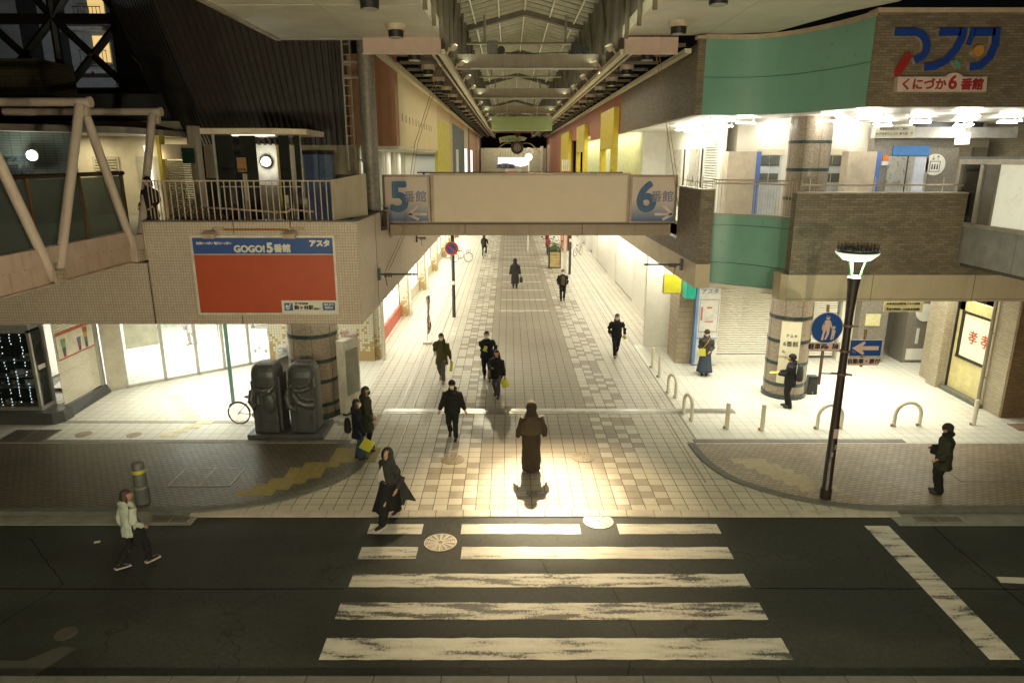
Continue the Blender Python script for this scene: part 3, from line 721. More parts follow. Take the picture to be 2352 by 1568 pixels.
# ---- upper deck: wall, shutter, doors, sign wall
MB().box(-7.30, -5.30, 25.0, 25.3, 5.42, 7.98).box(-9.0, -8.15, 25.0, 25.3, 6.6, 8.0).box(-10.75, -9.0, 25.0, 25.3, 5.42, 8.0).box(-8.15, -7.3, 25.0, 25.3, 5.42, 8.0).box(-9.0, -8.15, 25.0, 25.3, 5.42, 6.6).build('upper_wall', M('upper_tan', (.36, .30, .20), .7), LB)
MB().box(-8.95, -8.18, 24.97, 25.0, 6.6, 8.02).build('pale_panel', M('pale_panel', (.66, .63, .53), .6), LB)
each('dark_dado', [(-6.15, -5.25, 24.92, 25.0, 5.42, 6.98), (-11.0, -9.05, 24.94, 25.0, 5.42, 6.85)], m_dark, LB)
dr = MB().box(-7.22, -6.20, 24.9, 24.98, 5.42, 7.66).build('blue_lit_door', M('blue_door', (.10, .125, .17), .35, emit=(.3, .4, .6), es=.03), LB)
MB().box(-7.26, -6.16, 24.84, 24.97, 7.66, 7.80).box(-6.72, -6.70, 24.88, 24.9, 5.42, 7.66).build('door_frame', m_black, dr)
us = MB()
for i in range(34): us.extr([(-11.95, 24.6, 5.42 + i * .06), (-11.95, 24.55, 5.42 + i * .06 + .035), (-11.95, 24.6, 5.42 + i * .06 + .056)], (1.05, 0, 0))
us.build('slatted_shutter', M('shutter_olive', (.32, .29, .18), .5), LB)
MB().box(-12.0, -10.85, 24.5, 24.75, 7.5, 8.0).box(-10.95, -10.7, 24.3, 24.75, 5.42, 8.6).build('shutter_case', m_tan, LB)
MB().box(-17.6, -12.3, 27.2, 27.4, 5.42, 8.9).build('cream_shop_wall', m_cream, LB)
MB().box(-12.4, -12.28, 25.0, 25.4, 5.42, 8.4).build('yellow_pillar', M('yellow_paint', (.48, .38, .06), .5), LB)
ddo = MB().box(-16.0, -15.0, 27.14, 27.2, 5.42, 7.6).build('shop_door', M('shop_door_grey', (.40, .37, .28), .5), LB)
MB().box(-14.3, -13.3, 27.14, 27.2, 6.4, 7.6).build('shop_hatch', M('shop_door_grey'), LB)
lv = MB()
for i in range(7): lv.obox((-15.5, 27.1, 6.9 + i * .1), (.8, .03, .05), 0, .5)
lv.build('louvre', m_cream, ddo)
MB().box(-13.9, -13.75, 27.05, 27.13, 5.6, 8.0).build('door_strip_light', lit('strip_white', (1, .97, .85), 3), LB)
for x in (-16, -12.9): area('deck_lamp', (x, 25.9, 8.3), .8, .8, 60, (1, .88, .58))
point('deck_bay_lamp', (-12.15, 24.3, 7.6), 12, (1, .85, .5), .1)
MB().box(-12.5, -11.9, 27.1, 27.2, 6.0, 7.7).build('lit_bay', lit('lit_bay', (1, .86, .52), 1.3), LB)
# teal grey wall with the building's number and a round lamp
MB().wall((-18.6, 22.4), (-14.5, 23.6), .25, 5.42, 8.6).build('number_wall', tiles('teal_tiles', (.17, .19, .17), (.21, .23, .20), (.09, .10, .09), .3, .08, .01, 0, .35, .3, .15), LB)
rwz = Matrix.Rotation(math.atan2(1.2, 4.1), 4, 'Z')
text('5番館', .40, (-16.05, 23.02, 7.12), M('dark_ink', (.03, .03, .03), .6), LB, face='-y', rot=rwz, bold=.012)
text('アスタ', .17, (-16.0, 23.03, 7.52), M('blue_grey_ink', (.06, .08, .14), .6), LB, face='-y', rot=rwz, bold=.008)
MB().hexa([(-26, 20.6, 8.55), (-12.2, 22.8, 8.30), (-12.2, 28, 8.30), (-26, 28, 8.55), (-26, 20.6, 8.78), (-12.2, 22.8, 8.50), (-12.2, 28, 8.50), (-26, 28, 8.78)]).build('entrance_canopy', M('canopy_pale', (.42, .39, .33), .5), LB)
# dark ribbed upper wall, leaning outward to the left, and the darker face behind it
def ribwall(p0, p1, q0, q1, n, ribs=True):
    """p0,p1 bottom corners, q0,q1 top corners"""
    mb = MB(); p0, p1, q0, q1 = map(Vector, (p0, p1, q0, q1)); nn = (p1 - p0).cross(q0 - p0).normalized()
    if nn.y > 0: nn = -nn
    prof = []
    for i in range(n):
        for s, d in ((0, 0), (.12, .07), (.55, .07), (.67, 0)):
            t = (i + s) / n; prof.append((p0.lerp(p1, t) + nn * d, q0.lerp(q1, t) + nn * d))
    prof.append((p1, q1))
    for a, b in zip(prof, prof[1:]): mb.quad(a[0], b[0], b[1], a[1])
    return mb
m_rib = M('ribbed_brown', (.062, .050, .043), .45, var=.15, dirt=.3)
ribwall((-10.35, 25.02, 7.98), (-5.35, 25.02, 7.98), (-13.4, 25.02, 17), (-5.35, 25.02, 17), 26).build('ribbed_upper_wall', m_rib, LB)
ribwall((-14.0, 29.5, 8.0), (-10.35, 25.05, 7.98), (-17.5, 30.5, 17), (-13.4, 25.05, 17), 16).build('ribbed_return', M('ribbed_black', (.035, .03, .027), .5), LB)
MB().box(-5.4, -3.85, 24.5, 25.2, 7.95, 10.9).build('terracotta_wall', M('terracotta', (.38, .18, .095), .7, var=.08), LB)
MB().box(-5.42, -5.36, 24.46, 24.5, 7.95, 10.9).build('corner_trim', M('orange_trim', (.45, .16, .06), .6), LB)
# street side of the upper floor
MB().box(-5.2, -3.84, 25.2, 38.5, 7.95, 10.75).build('beige_upper_wall', M('beige_wall', (.68, .56, .33), .7, var=.06), LB)
for i in range(11): MB().obox((-3.835, 25.9 + i * .95, 8.95), (.01, .09, .26)).build('slot_vent', m_black, LB)
segs = [(38.5, 47, 6.0, 9.6, 'olive_panel', (.50, .44, .07)), (38.5, 47, 9.6, 10.75, 'tan_band', (.58, .42, .25)), (47, 49, 5.4, 10.7, 'tan_pier', (.44, .32, .2)), (49, 62, 5.4, 9.9, 'teal_panel', (.075, .095, .095)), (49, 62, 9.9, 10.7, 'brown_band', (.50, .31, .18)),
        (62, 68, 5.4, 10.6, 'stone_pier', (.52, .42, .29)), (68, 70, 5.4, 10.6, 'dark_pier', (.05, .05, .045)), (70, 82, 5.4, 10.6, 'brown_wall', (.46, .27, .15)), (82, 100, 5.4, 10.6, 'umber_wall', (.34, .22, .13))]
for y0, y1, z0, z1, nm, c in segs: MB().box(-4.02, -3.86, y0 + .01, y1, z0, z1).build(nm, M(nm, c, .7), LB)
MB().box(-6.4, -6.3, 25.3, 100, 5.42, 7.95).box(-6.3, -3.9, 25.25, 100, 7.85, 7.95).build('gallery_wall', m_white, LB)
for i in range(9): MB().cyl((-5.9, 26.4 + i * 1.6, 5.42), (-5.9, 26.4 + i * 1.6, 7.9), .16, n=14).build('gallery_pillar', m_white, LB, smooth='auto')
area('gallery_lamp', (-5.2, 55, 7.8), .4, 30, 260, NEUT)
for i in range(4): area('gallery_lamp', (-5.0, 27 + i * 3.4, 7.82), .5, .5, 26, NEUT)
each('lit_opening', [(-3.86, -3.84, y0, y1, 5.6, 8.4) for y0, y1 in ((62.3, 65.5), (72, 75))], lit('far_lit_opening', (.95, .95, 1), 1.6), LB)
MB().box(-3.86, -3.845, 52, 54.5, 6.5, 8.2).build('grey_opening', M('grey_opening', (.3, .3, .26), .6, emit=(.5, .5, .4), es=.25), LB)

# ---- railing, side panel, planting on the deck edge
RL = thing('deck_railing', 'thin beige bar railing on top of the mosaic wall above the red billboard', 'railing', (-7, 17.7, 6.0))
bm_ = MB(); x = -8.72
while x < -4.5: bm_.box(x, x + .022, 17.66, 17.682, 6.0, 6.97); x += .152
bm_.build('bars', m_pink, RL)
bm_ = MB(); x = -9.25
while x < -8.72: bm_.box(x, x + .022, 17.9, 17.922, 5.6, 6.95); x += .09
bm_.build('bars', m_pink, RL)
MB().box(-9.3, -4.48, 17.65, 17.69, 6.96, 6.99).build('handrail', m_pink, RL)
PN = tag(MB().hexa([(-4.48, 17.62, 6.0), (-4.44, 17.62, 6.0), (-3.9, 19.2, 6.0), (-3.94, 19.2, 6.0), (-4.48, 17.62, 7.0), (-4.44, 17.62, 7.0), (-3.9, 19.2, 7.13), (-3.94, 19.2, 7.13)]).build('parapet_panel', m_tan), 'plain tan parapet panel closing the right end of the bar railing', 'panel')
PL = thing('dry_shrub', 'dark dry leafless shrub behind the bar railing on the deck', 'shrub', (-8.0, 18.1, 6.0))
tw = MB(); lf = MB()
for i in range(70):
    a = Vector((rr.uniform(-8.7, -7.3), rr.uniform(17.75, 18.4), 5.9)); d = Vector((rr.uniform(-.3, .3), rr.uniform(-.2, .2), rr.uniform(.12, .42)))
    mid = a + d * .5 + Vector((rr.uniform(-.06, .06), 0, .03)); tw.tube([a, mid, a + d], [.008, .006, .003], 5)
    for q in range(5):
        c = a + d * rr.uniform(.3, 1.05) + Vector((rr.uniform(-.06, .06), rr.uniform(-.06, .06), 0)); lf.obox(c, (.05, .03, .004), rr.uniform(0, 6), rr.uniform(-1, 1), rr.uniform(-1, 1))
tw.build('stems', M('twig', (.07, .04, .03), .8), PL); lf.build('leaves', M('dead_leaf', (.06, .035, .025), .8), PL)
SR = thing('stair_rail', 'low bent pinkish handrail standing behind the deck railing', 'handrail', (-7, 19, 5.4))
MB().tube([(-8.3, 18.7, 6.25), (-7.4, 18.75, 6.2), (-6.4, 18.8, 6.12), (-6.0, 18.8, 6.12), (-5.9, 18.82, 6.18), (-5.3, 18.85, 6.12)], .028, 8).build('rail', m_pink, SR, smooth=True)
pp = MB()
for x in (-8.2, -7.3, -6.3, -5.4): pp.cyl((x, 18.78, 5.42), (x, 18.78, 6.15), .02, n=8)
pp.build('posts', m_pink, SR)
# glass lift shelter on the deck
SL = thing('glass_lift_shelter', 'dark glass lift shelter with flat beige roof standing on the deck', 'shelter', (-7.3, 20.5, 5.4))
MB().prism([(-8.62, 19.9), (-6.6, 19.9), (-5.8, 20.5), (-5.9, 22.8), (-8.62, 22.8)], 8.18, 8.34).build('roof', M('shelter_roof', (.70, .58, .43), .5), SL, bevel=.015)
MB().box(-7.9, -6.7, 20.3, 20.45, 8.14, 8.175).build('roof_strip_light', lit('shelter_strip', (1, .88, .72), 1.4), SL)
for nm, xs in (('glass_panel', ((-8.35, -7.85), (-7.65, -7.2), (-6.55, -6.25), (-6.1, -5.95))),):
    g = MB()
    for x0, x1 in xs: g.box(x0, x1, 20.2, 20.24, 5.42, 8.15)
    g.box(-8.35, -8.31, 20.2, 22.4, 5.42, 8.15); g.build(nm, M('black_glass', (.02, .024, .022), .08), SL)
MB().box(-8.4, -8.33, 20.15, 20.3, 5.42, 8.18).box(-6.02, -5.96, 20.3, 20.42, 5.42, 8.18).box(-8.3, -6.0, 20.18, 20.2, 6.72, 6.75).build('mullion', m_alu, SL)
MB().box(-6.63, -6.57, 20.28, 20.34, 5.42, 7.9).build('yellow_post', M('yellow_paint'), SL)
each('pale_post', [(-7.62, -7.5, 20.14, 20.19, 5.42, 7.1), (-6.45, -6.36, 20.14, 20.19, 5.42, 6.5), (-5.93, -5.83, 20.14, 20.19, 5.42, 6.4)], M('pale_post', (.5, .42, .34), .5), SL)
MB().box(-7.72, -7.46, 20.05, 20.1, 7.15, 7.55).build('orange_plate', M('orange_plate', (.34, .17, .06), .5), SL)
def roundlamp(loc, r, label, face='-y', w=30, col=(1, .96, .85)):
    t = thing('round_wall_lamp', label, 'wall lamp', loc)
    d = {'-y': Vector((0, -1, 0))}[face]; c = Vector(loc)
    MB().cyl(c, c + d * .06, r * 1.1, n=24).build('base', m_alu, t, smooth='auto')
    MB().cyl(c + d * .06, c + d * .13, r, r * .9, 24).build('diffuser', lit('round_lamp', (1, .97, .9), 3), t, smooth='auto')
    point('round_lamp_light', c + d * .24, w, col, .08)
roundlamp((-15.45, 23.02, 7.62), .17, 'glowing round wall lamp on the teal grey wall at far left', w=38, col=(.9, 1, .85))
roundlamp((-8.55, 24.95, 7.42), .17, 'glowing round wall lamp seen through the glass lift shelter', w=30)
tag(MB().obox((-10.98, 24.3, 7.62), (.42, .12, .5)).build('green_sign_box', M('dark_green', (.02, .06, .035), .4)), 'small dark green sign box above the slatted shutter on the deck', 'sign')

# ---- billboard
BB = thing('billboard', 'big red billboard with blue header on the mosaic wall', 'billboard', (-6.27, 17.5, 4.6))
def bx(px, py): q = at(px, py, Y=17.5); return q.x, q.z
MB().box(-8.12, -4.43, 17.47, 17.548, 3.56, 5.63).build('frame', M('white_frame', (.66, .60, .50), .4), BB)
y0 = 17.465
MB().box(-8.06, -4.49, y0, 17.48, 3.62, 5.14).build('red_field', M('billboard_red', (.45, .07, .02), .45, var=.05), BB)
MB().box(-8.06, -4.49, y0, 17.48, 5.16, 5.57).build('blue_header', M('billboard_blue', (.025, .075, .29), .45, var=.05), BB)
m_wht = M('print_white', (.72, .68, .60), .5, var=.03); m_blk = M('print_black', (.02, .02, .02), .5); m_blu = M('print_blue', (.03, .11, .33), .5)
wp_ = MB().box(-5.92, -4.47, y0 - .006, 17.48, 3.60, 3.95).build('white_panel', m_wht, BB)
text('GOGO!', .235, (-6.62, y0, 5.28), m_wht, BB, bold=.012); text('5', .33, (-6.10, y0, 5.31), m_wht, BB, bold=.018); text('番館', .22, (-5.78, y0, 5.29), m_wht, BB, bold=.01)
text('お店いっぱい 魅力いっぱい', .074, (-7.52, y0, 5.43), m_wht, BB, bold=.004)
text('アスタ', .18, (-4.82, y0, 5.42), m_wht, BB, bold=.014)
MB().box(-5.85, -5.63, y0 - .012, y0 - .004, 3.68, 3.88).build('emblem_square', m_blu, wp_)
em = MB(); em.extr([(-5.83, y0 - .014, 3.76), (-5.75, y0 - .014, 3.76), (-5.66, y0 - .014, 3.86), (-5.70, y0 - .014, 3.86), (-5.745, y0 - .014, 3.80), (-5.78, y0 - .014, 3.84), (-5.81, y0 - .014, 3.83)], (0, .006, 0))
em.extr([(-5.82, y0 - .014, 3.74), (-5.80, y0 - .014, 3.71), (-5.73, y0 - .014, 3.71), (-5.68, y0 - .014, 3.80), (-5.74, y0 - .014, 3.745)], (0, .006, 0)); em.build('emblem', m_wht, wp_)
text('地下鉄海岸線', .058, (-5.40, y0 - .008, 3.865), m_blk, wp_, bold=.002); text('駒ヶ林駅', .125, (-5.345, y0 - .008, 3.755), m_blk, wp_, bold=.005); text('連絡口', .06, (-5.0, y0 - .008, 3.725), m_blk, wp_, bold=.002)
MB().box(-4.85, -4.53, y0 - .012, y0 - .004, 3.69, 3.89).build('blue_tag', m_blu, wp_)
text('改札まで', .062, (-4.69, y0 - .013, 3.835), m_wht, wp_, bold=.003); text('徒歩5分', .062, (-4.69, y0 - .013, 3.755), m_wht, wp_, bold=.003)
for x, s in ((-7.55, 'left'), (-5.52, 'right')):
    t = thing('billboard_lamp', 'small beige floodlight over the %s half of the red billboard' % s, 'floodlight', (x, 17.4, 5.7), 'lamps over the red billboard')
    MB().obox((x, 17.32, 5.66), (.30, .2, .12), 0, .35).build('housing', m_pink, t, bevel=.01)
    MB().cyl((x + .05, 17.3, 5.70), (x + .05, 17.55, 5.80), .02).obox((x + .16, 17.52, 5.80), (.3, .06, .07)).build('arm', m_tan, t)
tag(MB().cyl((-7.3, 17.52, 5.77), (-5.6, 17.52, 5.77), .025, n=8).cyl((-5.55, 17.53, 5.80), (-5.55, 17.53, 6.0), .015, n=6).build('conduit_pipe', M('rusty_orange', (.32, .12, .03), .7)), 'rusty orange conduit between the two billboard lamps', 'pipe')

# ---- tubular footbridge at far left
m_tube = M('pink_paint_tube', (.50, .41, .34), .5, var=.1, nscale=1.5, dirt=.5)
FB = thing('tubular_footbridge', 'pinkish footbridge with leaning tube legs and dark glass sides', 'footbridge', (-11, 10, 5))
X0, X1 = -9.55, -12.9
MB().box(X1, X0, 1.0, 17.5, 5.42, 5.60).build('deck', M('bridge_deck', (.16, .16, .15), .6), FB)
g = MB()
for xx in (X0, X1): g.box(xx - .06, xx + .06, 1.0, 17.1, 5.02, 5.42); g.box(xx - .1, xx + .16, 1.0, 17.1, 5.00, 5.02); g.box(xx - .03, xx + .12, 1.0, 17.1, 5.42, 5.76)
g.build('girder', m_pink, FB)
MB().box(-9.72, -9.32, 17.12, 17.54, 5.00, 5.66).box(-9.3, -9.26, 17.5, 17.545, 5.0, 5.95).build('end_box', m_tube, FB)
rb = MB()
for i in range(44):
    rb.ell((X0 + .07, 4 + i * .3, 5.40), (.02, .02, .02), 6, 4)
rb.build('rivets', m_tan, FB)
for i, (yb, yl, yr) in enumerate(((14.12, 12.55, 15.92), (17.39, 15.92, 19.09), (10.9, 9.3, 12.55), (7.7, 6.2, 9.3))):
    for yt in (yl, yr):
        MB().cyl((-9.45, yb + (.07 if yt > yb else -.07), 5.10), (-9.45, yt + (-.05 if yt > yb else .05), 8.64), .10, n=18).build('tube_leg', m_tube, FB, smooth='auto')
    f = MB(); f.obox((-9.33, yb - .04, 5.16), (.06, .34, .26))
    for a in range(3):
        for c in range(3): f.ell((-9.29, yb - .14 + a * .1, 5.08 + c * .08), (.03, .03, .03), 8, 5)
    f.build('joint_plate', m_tan, FB)
for yt in (15.92, 19.09, 12.55, 9.3):
    MB().cyl((-9.25, yt, 8.72), (-13.4, yt, 8.72), .092, n=18).cyl((-9.27, yt, 8.72), (-9.21, yt, 8.72), .115, n=18).build('roof_tube', m_tube, FB, smooth='auto')
    MB().lathe((-9.45, yt, 8.42), [(.135, 0), (.135, .16)], 16).obox((-9.31, yt, 8.62), (.05, .10, .36)).build('collar', m_tan, FB)
MB().tube([(X0, 1, 7.17), (X0, 17.4, 7.17)], .05, 10).tube([(X1, 1, 7.17), (X1, 17.4, 7.17)], .05, 10).build('handrail', M('bronze_rail', (.06, .035, .02), .2, .8), FB, smooth='auto')
def hazed():
    k = NT('hazed_glass'); tr = k.n('BsdfTransparent'); tr.inputs[0].default_value = (.55, .62, .58, 1); mx = k.n('MixShader'); mx.inputs[0].default_value = .52
    k.p.inputs['Base Color'].default_value = (.085, .105, .095, 1); k.p.inputs['Roughness'].default_value = .25
    k.l(tr.outputs[0], mx.inputs[1]); k.l(k.p.outputs[0], mx.inputs[2]); k.l(mx.outputs[0], k.t.nodes['Material Output'].inputs[0]); return k.m
m_bg = hazed()
for xx in (X0, X1): MB().box(xx - .012, xx + .012, 1.0, 17.35, 5.78, 7.1).build('glass_panel', m_bg, FB)
each('post', [(xx - .035, xx + .035, 17.30 - i * 1.72 - .03, 17.30 - i * 1.72 + .03, 5.60, 7.14) for xx in (X0, X1) for i in range(10)], M('bronze_post', (.16, .085, .03), .35, .6), FB)

# ---- dark background at upper left
PB = tag(MB().box(-34, -11.8, 28, 28.5, 8.85, 9.95).build('dark_parapet', M('dark_grey_panel', (.055, .058, .055), .5)), 'long dark grey parapet band behind the tubular footbridge', 'parapet')
tag(MB().box(-34, -16.55, 25.7, 27.8, 9.75, 10.92).build('brown_block', tiles('brown_dim_brick', (.10, .085, .05), (.13, .105, .065), (.05, .04, .03), .4, .12, .012)), 'dim brown brick block above the roof tubes of the pinkish footbridge', 'wall')
XT = thing('braced_tower_frame', 'black cross-braced steel frame in front of the dim apartment block', 'steel frame', (-18, 30, 10))
xt = MB()
def bar(a, b, w): xt.cyl(a, b, w, n=6)
for z in (10.2, 13.0): xt.box(-26, -15.2, 29.9, 30.1, z - .22, z + .16)
for x in (-25, -21.2, -18.4, -15.6):
    bar((x, 30, 10), (x, 30, 17.5), .16)
for x0, x1 in ((-25, -21.2), (-21.2, -18.4), (-18.4, -15.6)):
    bar((x0, 30, 10.2), (x1, 30, 13.0), .15); bar((x1, 30, 10.2), (x0, 30, 13.0), .15); bar((x0, 30, 13.0), (x1, 30, 16.5), .15); bar((x1, 30, 13), (x0, 30, 16.5), .15)
xt.build('braces', m_black, XT)
rl = MB()
for x, z in ((-23.1, 11.6), (-19.8, 11.6), (-17.0, 11.6), (-17.0, 10.9), (-19.8, 10.3), (-15.8, 12.9)): rl.ell((x, 29.8, z), (.07, .05, .07), 8, 6)
rl.build('red_marker', M('red_marker', (.30, .05, .02), .5), XT)
DG = thing('dark_glass_cone', 'black sloping glass wall with faint reflected streaks beside the ribbed wall', 'glass wall', (-13.5, 28.5, 10))
MB().extr([(-15.7, 29.2, 9.9), (-11.9, 28.6, 9.9), (-12.2, 29, 12.2), (-13.2, 29.5, 15.6), (-14, 30, 18), (-16.0, 30, 18)], (0, .1, 0)).build('glass', M('near_black_glass', (.012, .012, .013), .12), DG)
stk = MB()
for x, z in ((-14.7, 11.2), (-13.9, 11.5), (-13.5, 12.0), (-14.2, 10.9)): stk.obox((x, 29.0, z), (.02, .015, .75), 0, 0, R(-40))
stk.build('reflected_streak', M('faint_streak', (.22, .17, .10), .4), DG)  # reflections on the glass put in as thin pale strips
AB = thing('apartment_building', 'dim grey apartment block with lit balconies seen through the black frame', 'building', (-36, 55, 0))
MB().box(-60, -29.2, 54, 62, 0, 30).build('wall', M('apartment_grey', (.30, .31, .30), .8), AB)
each('dark_recess', [(-42, -39, 53.9, 54, 0, 30), (-35.6, -34.2, 53.9, 54, 0, 30), (-33, -32.2, 53.9, 54, 0, 30)], m_dark, AB)
point('apartment_fill_light', (-30.5, 46, 15), 380, (.9, .95, 1), .3)  # fill added in place of city glow on the block
LWo = each('lit_window', [(-30.4, -29.3, 53.88, 54, z0, z1) for z0, z1 in ((14.4, 16.2), (17.3, 19.4))], lit('amber_window', (1, .68, .25), .75), AB)[0]
for z in (14.4, 17.3):
    br = MB()
    br.box(-31.2, -29.15, 53.2, 53.25, z - .2, z - .1); br.box(-31.2, -29.15, 53.2, 53.25, z + .7, z + .75)
    for i in range(8): br.box(-31.1 + i * .27, -31.07 + i * .27, 53.2, 53.24, z - .1, z + .72)
    br.build('balcony_railing', m_black, AB)
for z in (10.5, 13.9, 16.8): MB().box(-33, -29.1, 53.0, 54, z - .35, z - .1).build('balcony_slab', M('slab_grey', (.34, .35, .33), .8), AB)
# ================================================================== RIGHT BUILDING
m_brick = tiles('brown_brick', (.155, .122, .082), (.255, .20, .135), (.115, .092, .066), .20, .062, .006, .5, .55, .5, .2)
m_brick2 = tiles('cream_brick', (.40, .34, .24), (.48, .42, .30), (.24, .2, .14), .20, .062, .006, .5, .55, .4, .2)
m_fascia = M('tan_fascia', (.54, .44, .30), .5, var=.1, nscale=1.2, dirt=.25)
m_green = M('green_enamel', (.185, .365, .285), .32, var=.07, nscale=1.5)
RB = thing('corner_building', 'brown brick corner building with curved green panels and bright white galleries', 'building', (10, 20, 0))
Z1, Z2, Z3 = 3.97, 4.65, 6.68
w = MB()
w.box(7.14, 30, 17.25, 17.5, Z1, Z2)
w.hexa([(7.02, 17.42, Z1), (7.14, 17.25, Z1), (7.14, 17.9, Z1), (7.02, 17.9, Z1), (7.02, 17.42, Z2), (7.14, 17.25, Z2), (7.14, 17.9, Z2), (7.02, 17.9, Z2)])
w.prism([(5.27, 19.1), (5.68, 19.1), (5.68, 19.5), (5.4, 19.5), (5.4, 60), (5.27, 60)], Z1, Z2)
w.build('lower_fascia', m_fascia, RB)
w = MB(); w.box(7.15, 11.38, 17.262, 17.55, Z2, Z3); w.box(11.38, 30, 17.262, 17.55, Z2, 5.0)
w.prism([(5.275, 19.11), (5.66, 19.11), (5.66, 19.5), (5.5, 19.5), (5.5, 21.6), (5.275, 21.6)], Z2, Z3); w.box(5.275, 5.5, 21.6, 60, Z2, 5.1)
w.build('brick_parapet', m_brick, RB)
MB().box(7.12, 11.38, 17.24, 17.57, Z3, Z3 + .03).prism([(5.26, 19.09), (5.68, 19.09), (5.68, 19.5), (5.52, 19.5), (5.52, 21.6), (5.26, 21.6)], Z3, Z3 + .03).build('parapet_cap', M('cap_metal', (.35, .29, .22), .5), RB)
fj = MB()
for x in (9.3, 11.9, 14.5): fj.box(x, x + .012, 17.243, 17.252, Z1, Z2)
for x in (7.4, ): fj.box(7.14, 30, 17.244, 17.252, Z1 + .05, Z1 + .062)
fj.build('fascia_joint', M('joint_brown', (.14, .10, .07), .6), RB)
def curvewall(pts, z0, z1, th=.12):
    mb = MB(); c = smooth(pts, 6); n = len(c); b = 0
    for i, p in enumerate(c):
        t = (c[min(i + 1, n - 1)] - c[max(i - 1, 0)]).normalized(); q = p + Vector((-t.y, t.x)) * th
        mb.v += [(p.x, p.y, z0), (p.x, p.y, z1), (q.x, q.y, z1), (q.x, q.y, z0)]
    for i in range(n - 1):
        for k in range(4): mb.f.append((i * 4 + k, i * 4 + (k + 1) % 4, i * 4 + 4 + (k + 1) % 4, i * 4 + 4 + k))
    mb.f.append((0, 1, 2, 3)); mb.f.append((n * 4 - 4, n * 4 - 1, n * 4 - 2, n * 4 - 3)); return mb
LC = [(5.66, 19.52), (6.2, 19.32), (6.62, 19.02), (7.05, 18.6), (7.42, 18.05)]
gp2 = curvewall(LC, Z1, 6.0).build('green_panel', m_green, RB, smooth='auto')
jn = curvewall([(a - .009, b - .014) for a, b in LC], 4.66, 4.67, .03); jn2 = curvewall([(a - .009, b - .014) for a, b in LC], 5.72, 5.73, .03)
jn.add(jn2.v, jn2.f); jn.build('panel_joint', m_black, gp2)
curvewall([(a - .01, b - .015) for a, b in LC], 6.0, 6.04, .16).build('panel_cap', M('cap_metal'), gp2)
curvewall([(a - .005, b - .008) for a, b in LC], Z1 - .05, Z1 - .001, .14).build('panel_lip', m_fascia, gp2)
UC = [(5.48, 20.42), (6.3, 20.50), (7.03, 20.36), (7.66, 19.85), (8.12, 19.0), (8.42, 18.1), (8.56, 17.3)]
gu = curvewall(UC, 8.72, 10.72).build('green_panel', m_green, RB, smooth='auto')
curvewall([(a - .010, b - .018) for a, b in UC], 9.72, 9.73, .035).build('panel_joint', M('joint_green', (.02, .09, .05), .5), gu)
curvewall([(a - .015, b - .025) for a, b in UC], 10.72, 10.84, .25).build('coping', M('coping_tan', (.46, .36, .25), .5), gu)
w = MB(); w.box(8.57, 30, 17.25, 17.6, 8.72, 10.78); w.box(5.27, 5.48, 20.40, 20.6, 8.72, 10.72); w.box(5.27, 5.48, 20.6, 33.4, 8.72, 10.62)
w.build('upper_brick_wall', m_brick, RB)
MB().box(8.54, 30, 17.20, 17.65, 10.78, 10.88).box(5.22, 5.5, 20.35, 20.65, 10.72, 10.80).build('upper_coping', M('coping_tan'), RB)
MB().prism([(5.5, 20.7), (7.1, 20.7), (8.0, 20.0), (8.5, 18.9), (8.75, 17.65), (30, 17.65), (30, 33.4), (5.5, 33.4)], 8.724, 8.8).build('gallery_ceiling', M('ceiling_white', (.84, .82, .75), .4, var=.03), RB)
MB().prism([(5.6, 19.75), (6.7, 19.2), (7.2, 18.6), (7.55, 18.1), (7.55, 17.6), (30, 17.6), (30, 34), (5.6, 34)], 5.40, 5.52).build('deck_floor', m_lobby, RB)
MB().prism([(5.40, 19.5), (5.7, 19.5), (7.4, 18.1), (7.4, 17.5), (30, 17.5), (30, 30), (5.4, 30)], Z1, 4.08).box(5.4, 7, 30, 100, Z1, 4.08).build('soffit', m_white, RB)
# gallery ceiling lamps, in rows
GLM = lit('gallery_strip', (1, .97, .86), 95)
k = 0
gl0 = None
for i in range(8):
    for jx in range(4):
        x = 6.6 + jx * 2.6 + (i % 2) * .6; y = 18.4 + i * 1.05 + (2.3 if jx < 1 else 0)
        if x < 8.4 and y < 20.8: continue
        if gl0 is None:
            gl0 = thing('gallery_ceiling_light', 'short white strip light under the white gallery ceiling of the right-hand upper floor', 'ceiling light', (x, y, 8.71), 'strip lights under the gallery ceiling')
            MB().box(x - .25, x - .23, y - .01, y + .01, 8.58, 8.718).box(x + .23, x + .25, y - .01, y + .01, 8.58, 8.718).build('frame', m_white, gl0)
            MB().box(x - .28, x + .28, y - .03, y + .03, 8.55, 8.58).build('diffuser', GLM, gl0)
        else: dup(gl0, (x, y, 8.71))
# the big granite column through both floors
cl = MB().lathe((9.1, 21.45, 0), [(.65, .0), (.65, 5.4)], 40).lathe((9.1, 21.45, 5.52), [(.60, 0), (.60, 3.2)], 40).build('granite_column', m_granite, RB, smooth='auto')
for z in (.42, 1.12, 1.85, 2.62, 3.40): MB().lathe((9.1, 21.45, z), [(.662, 0), (.662, .11)], 40).build('marble_band', m_band, cl, smooth='auto')
for z in (6.3, 7.15, 7.95): MB().lathe((9.1, 21.45, z), [(.612, 0), (.612, .09)], 40).build('marble_band', m_band, cl, smooth='auto')
MB().lathe((9.1, 21.45, 0), [(.70, 0), (.70, .14)], 40).build('marble_base', m_band, cl, smooth='auto')
b = MB()
for a in range(8):
    q = 2 * math.pi * (a + .15) / 8; b.obox((9.1 + .651 * math.cos(q), 21.45 + .651 * math.sin(q), 2.0), (.006, .009, 3.9), q); b.obox((9.1 + .601 * math.cos(q), 21.45 + .601 * math.sin(q), 7.1), (.006, .009, 3.2), q)
b.build('panel_joint', m_black, cl)
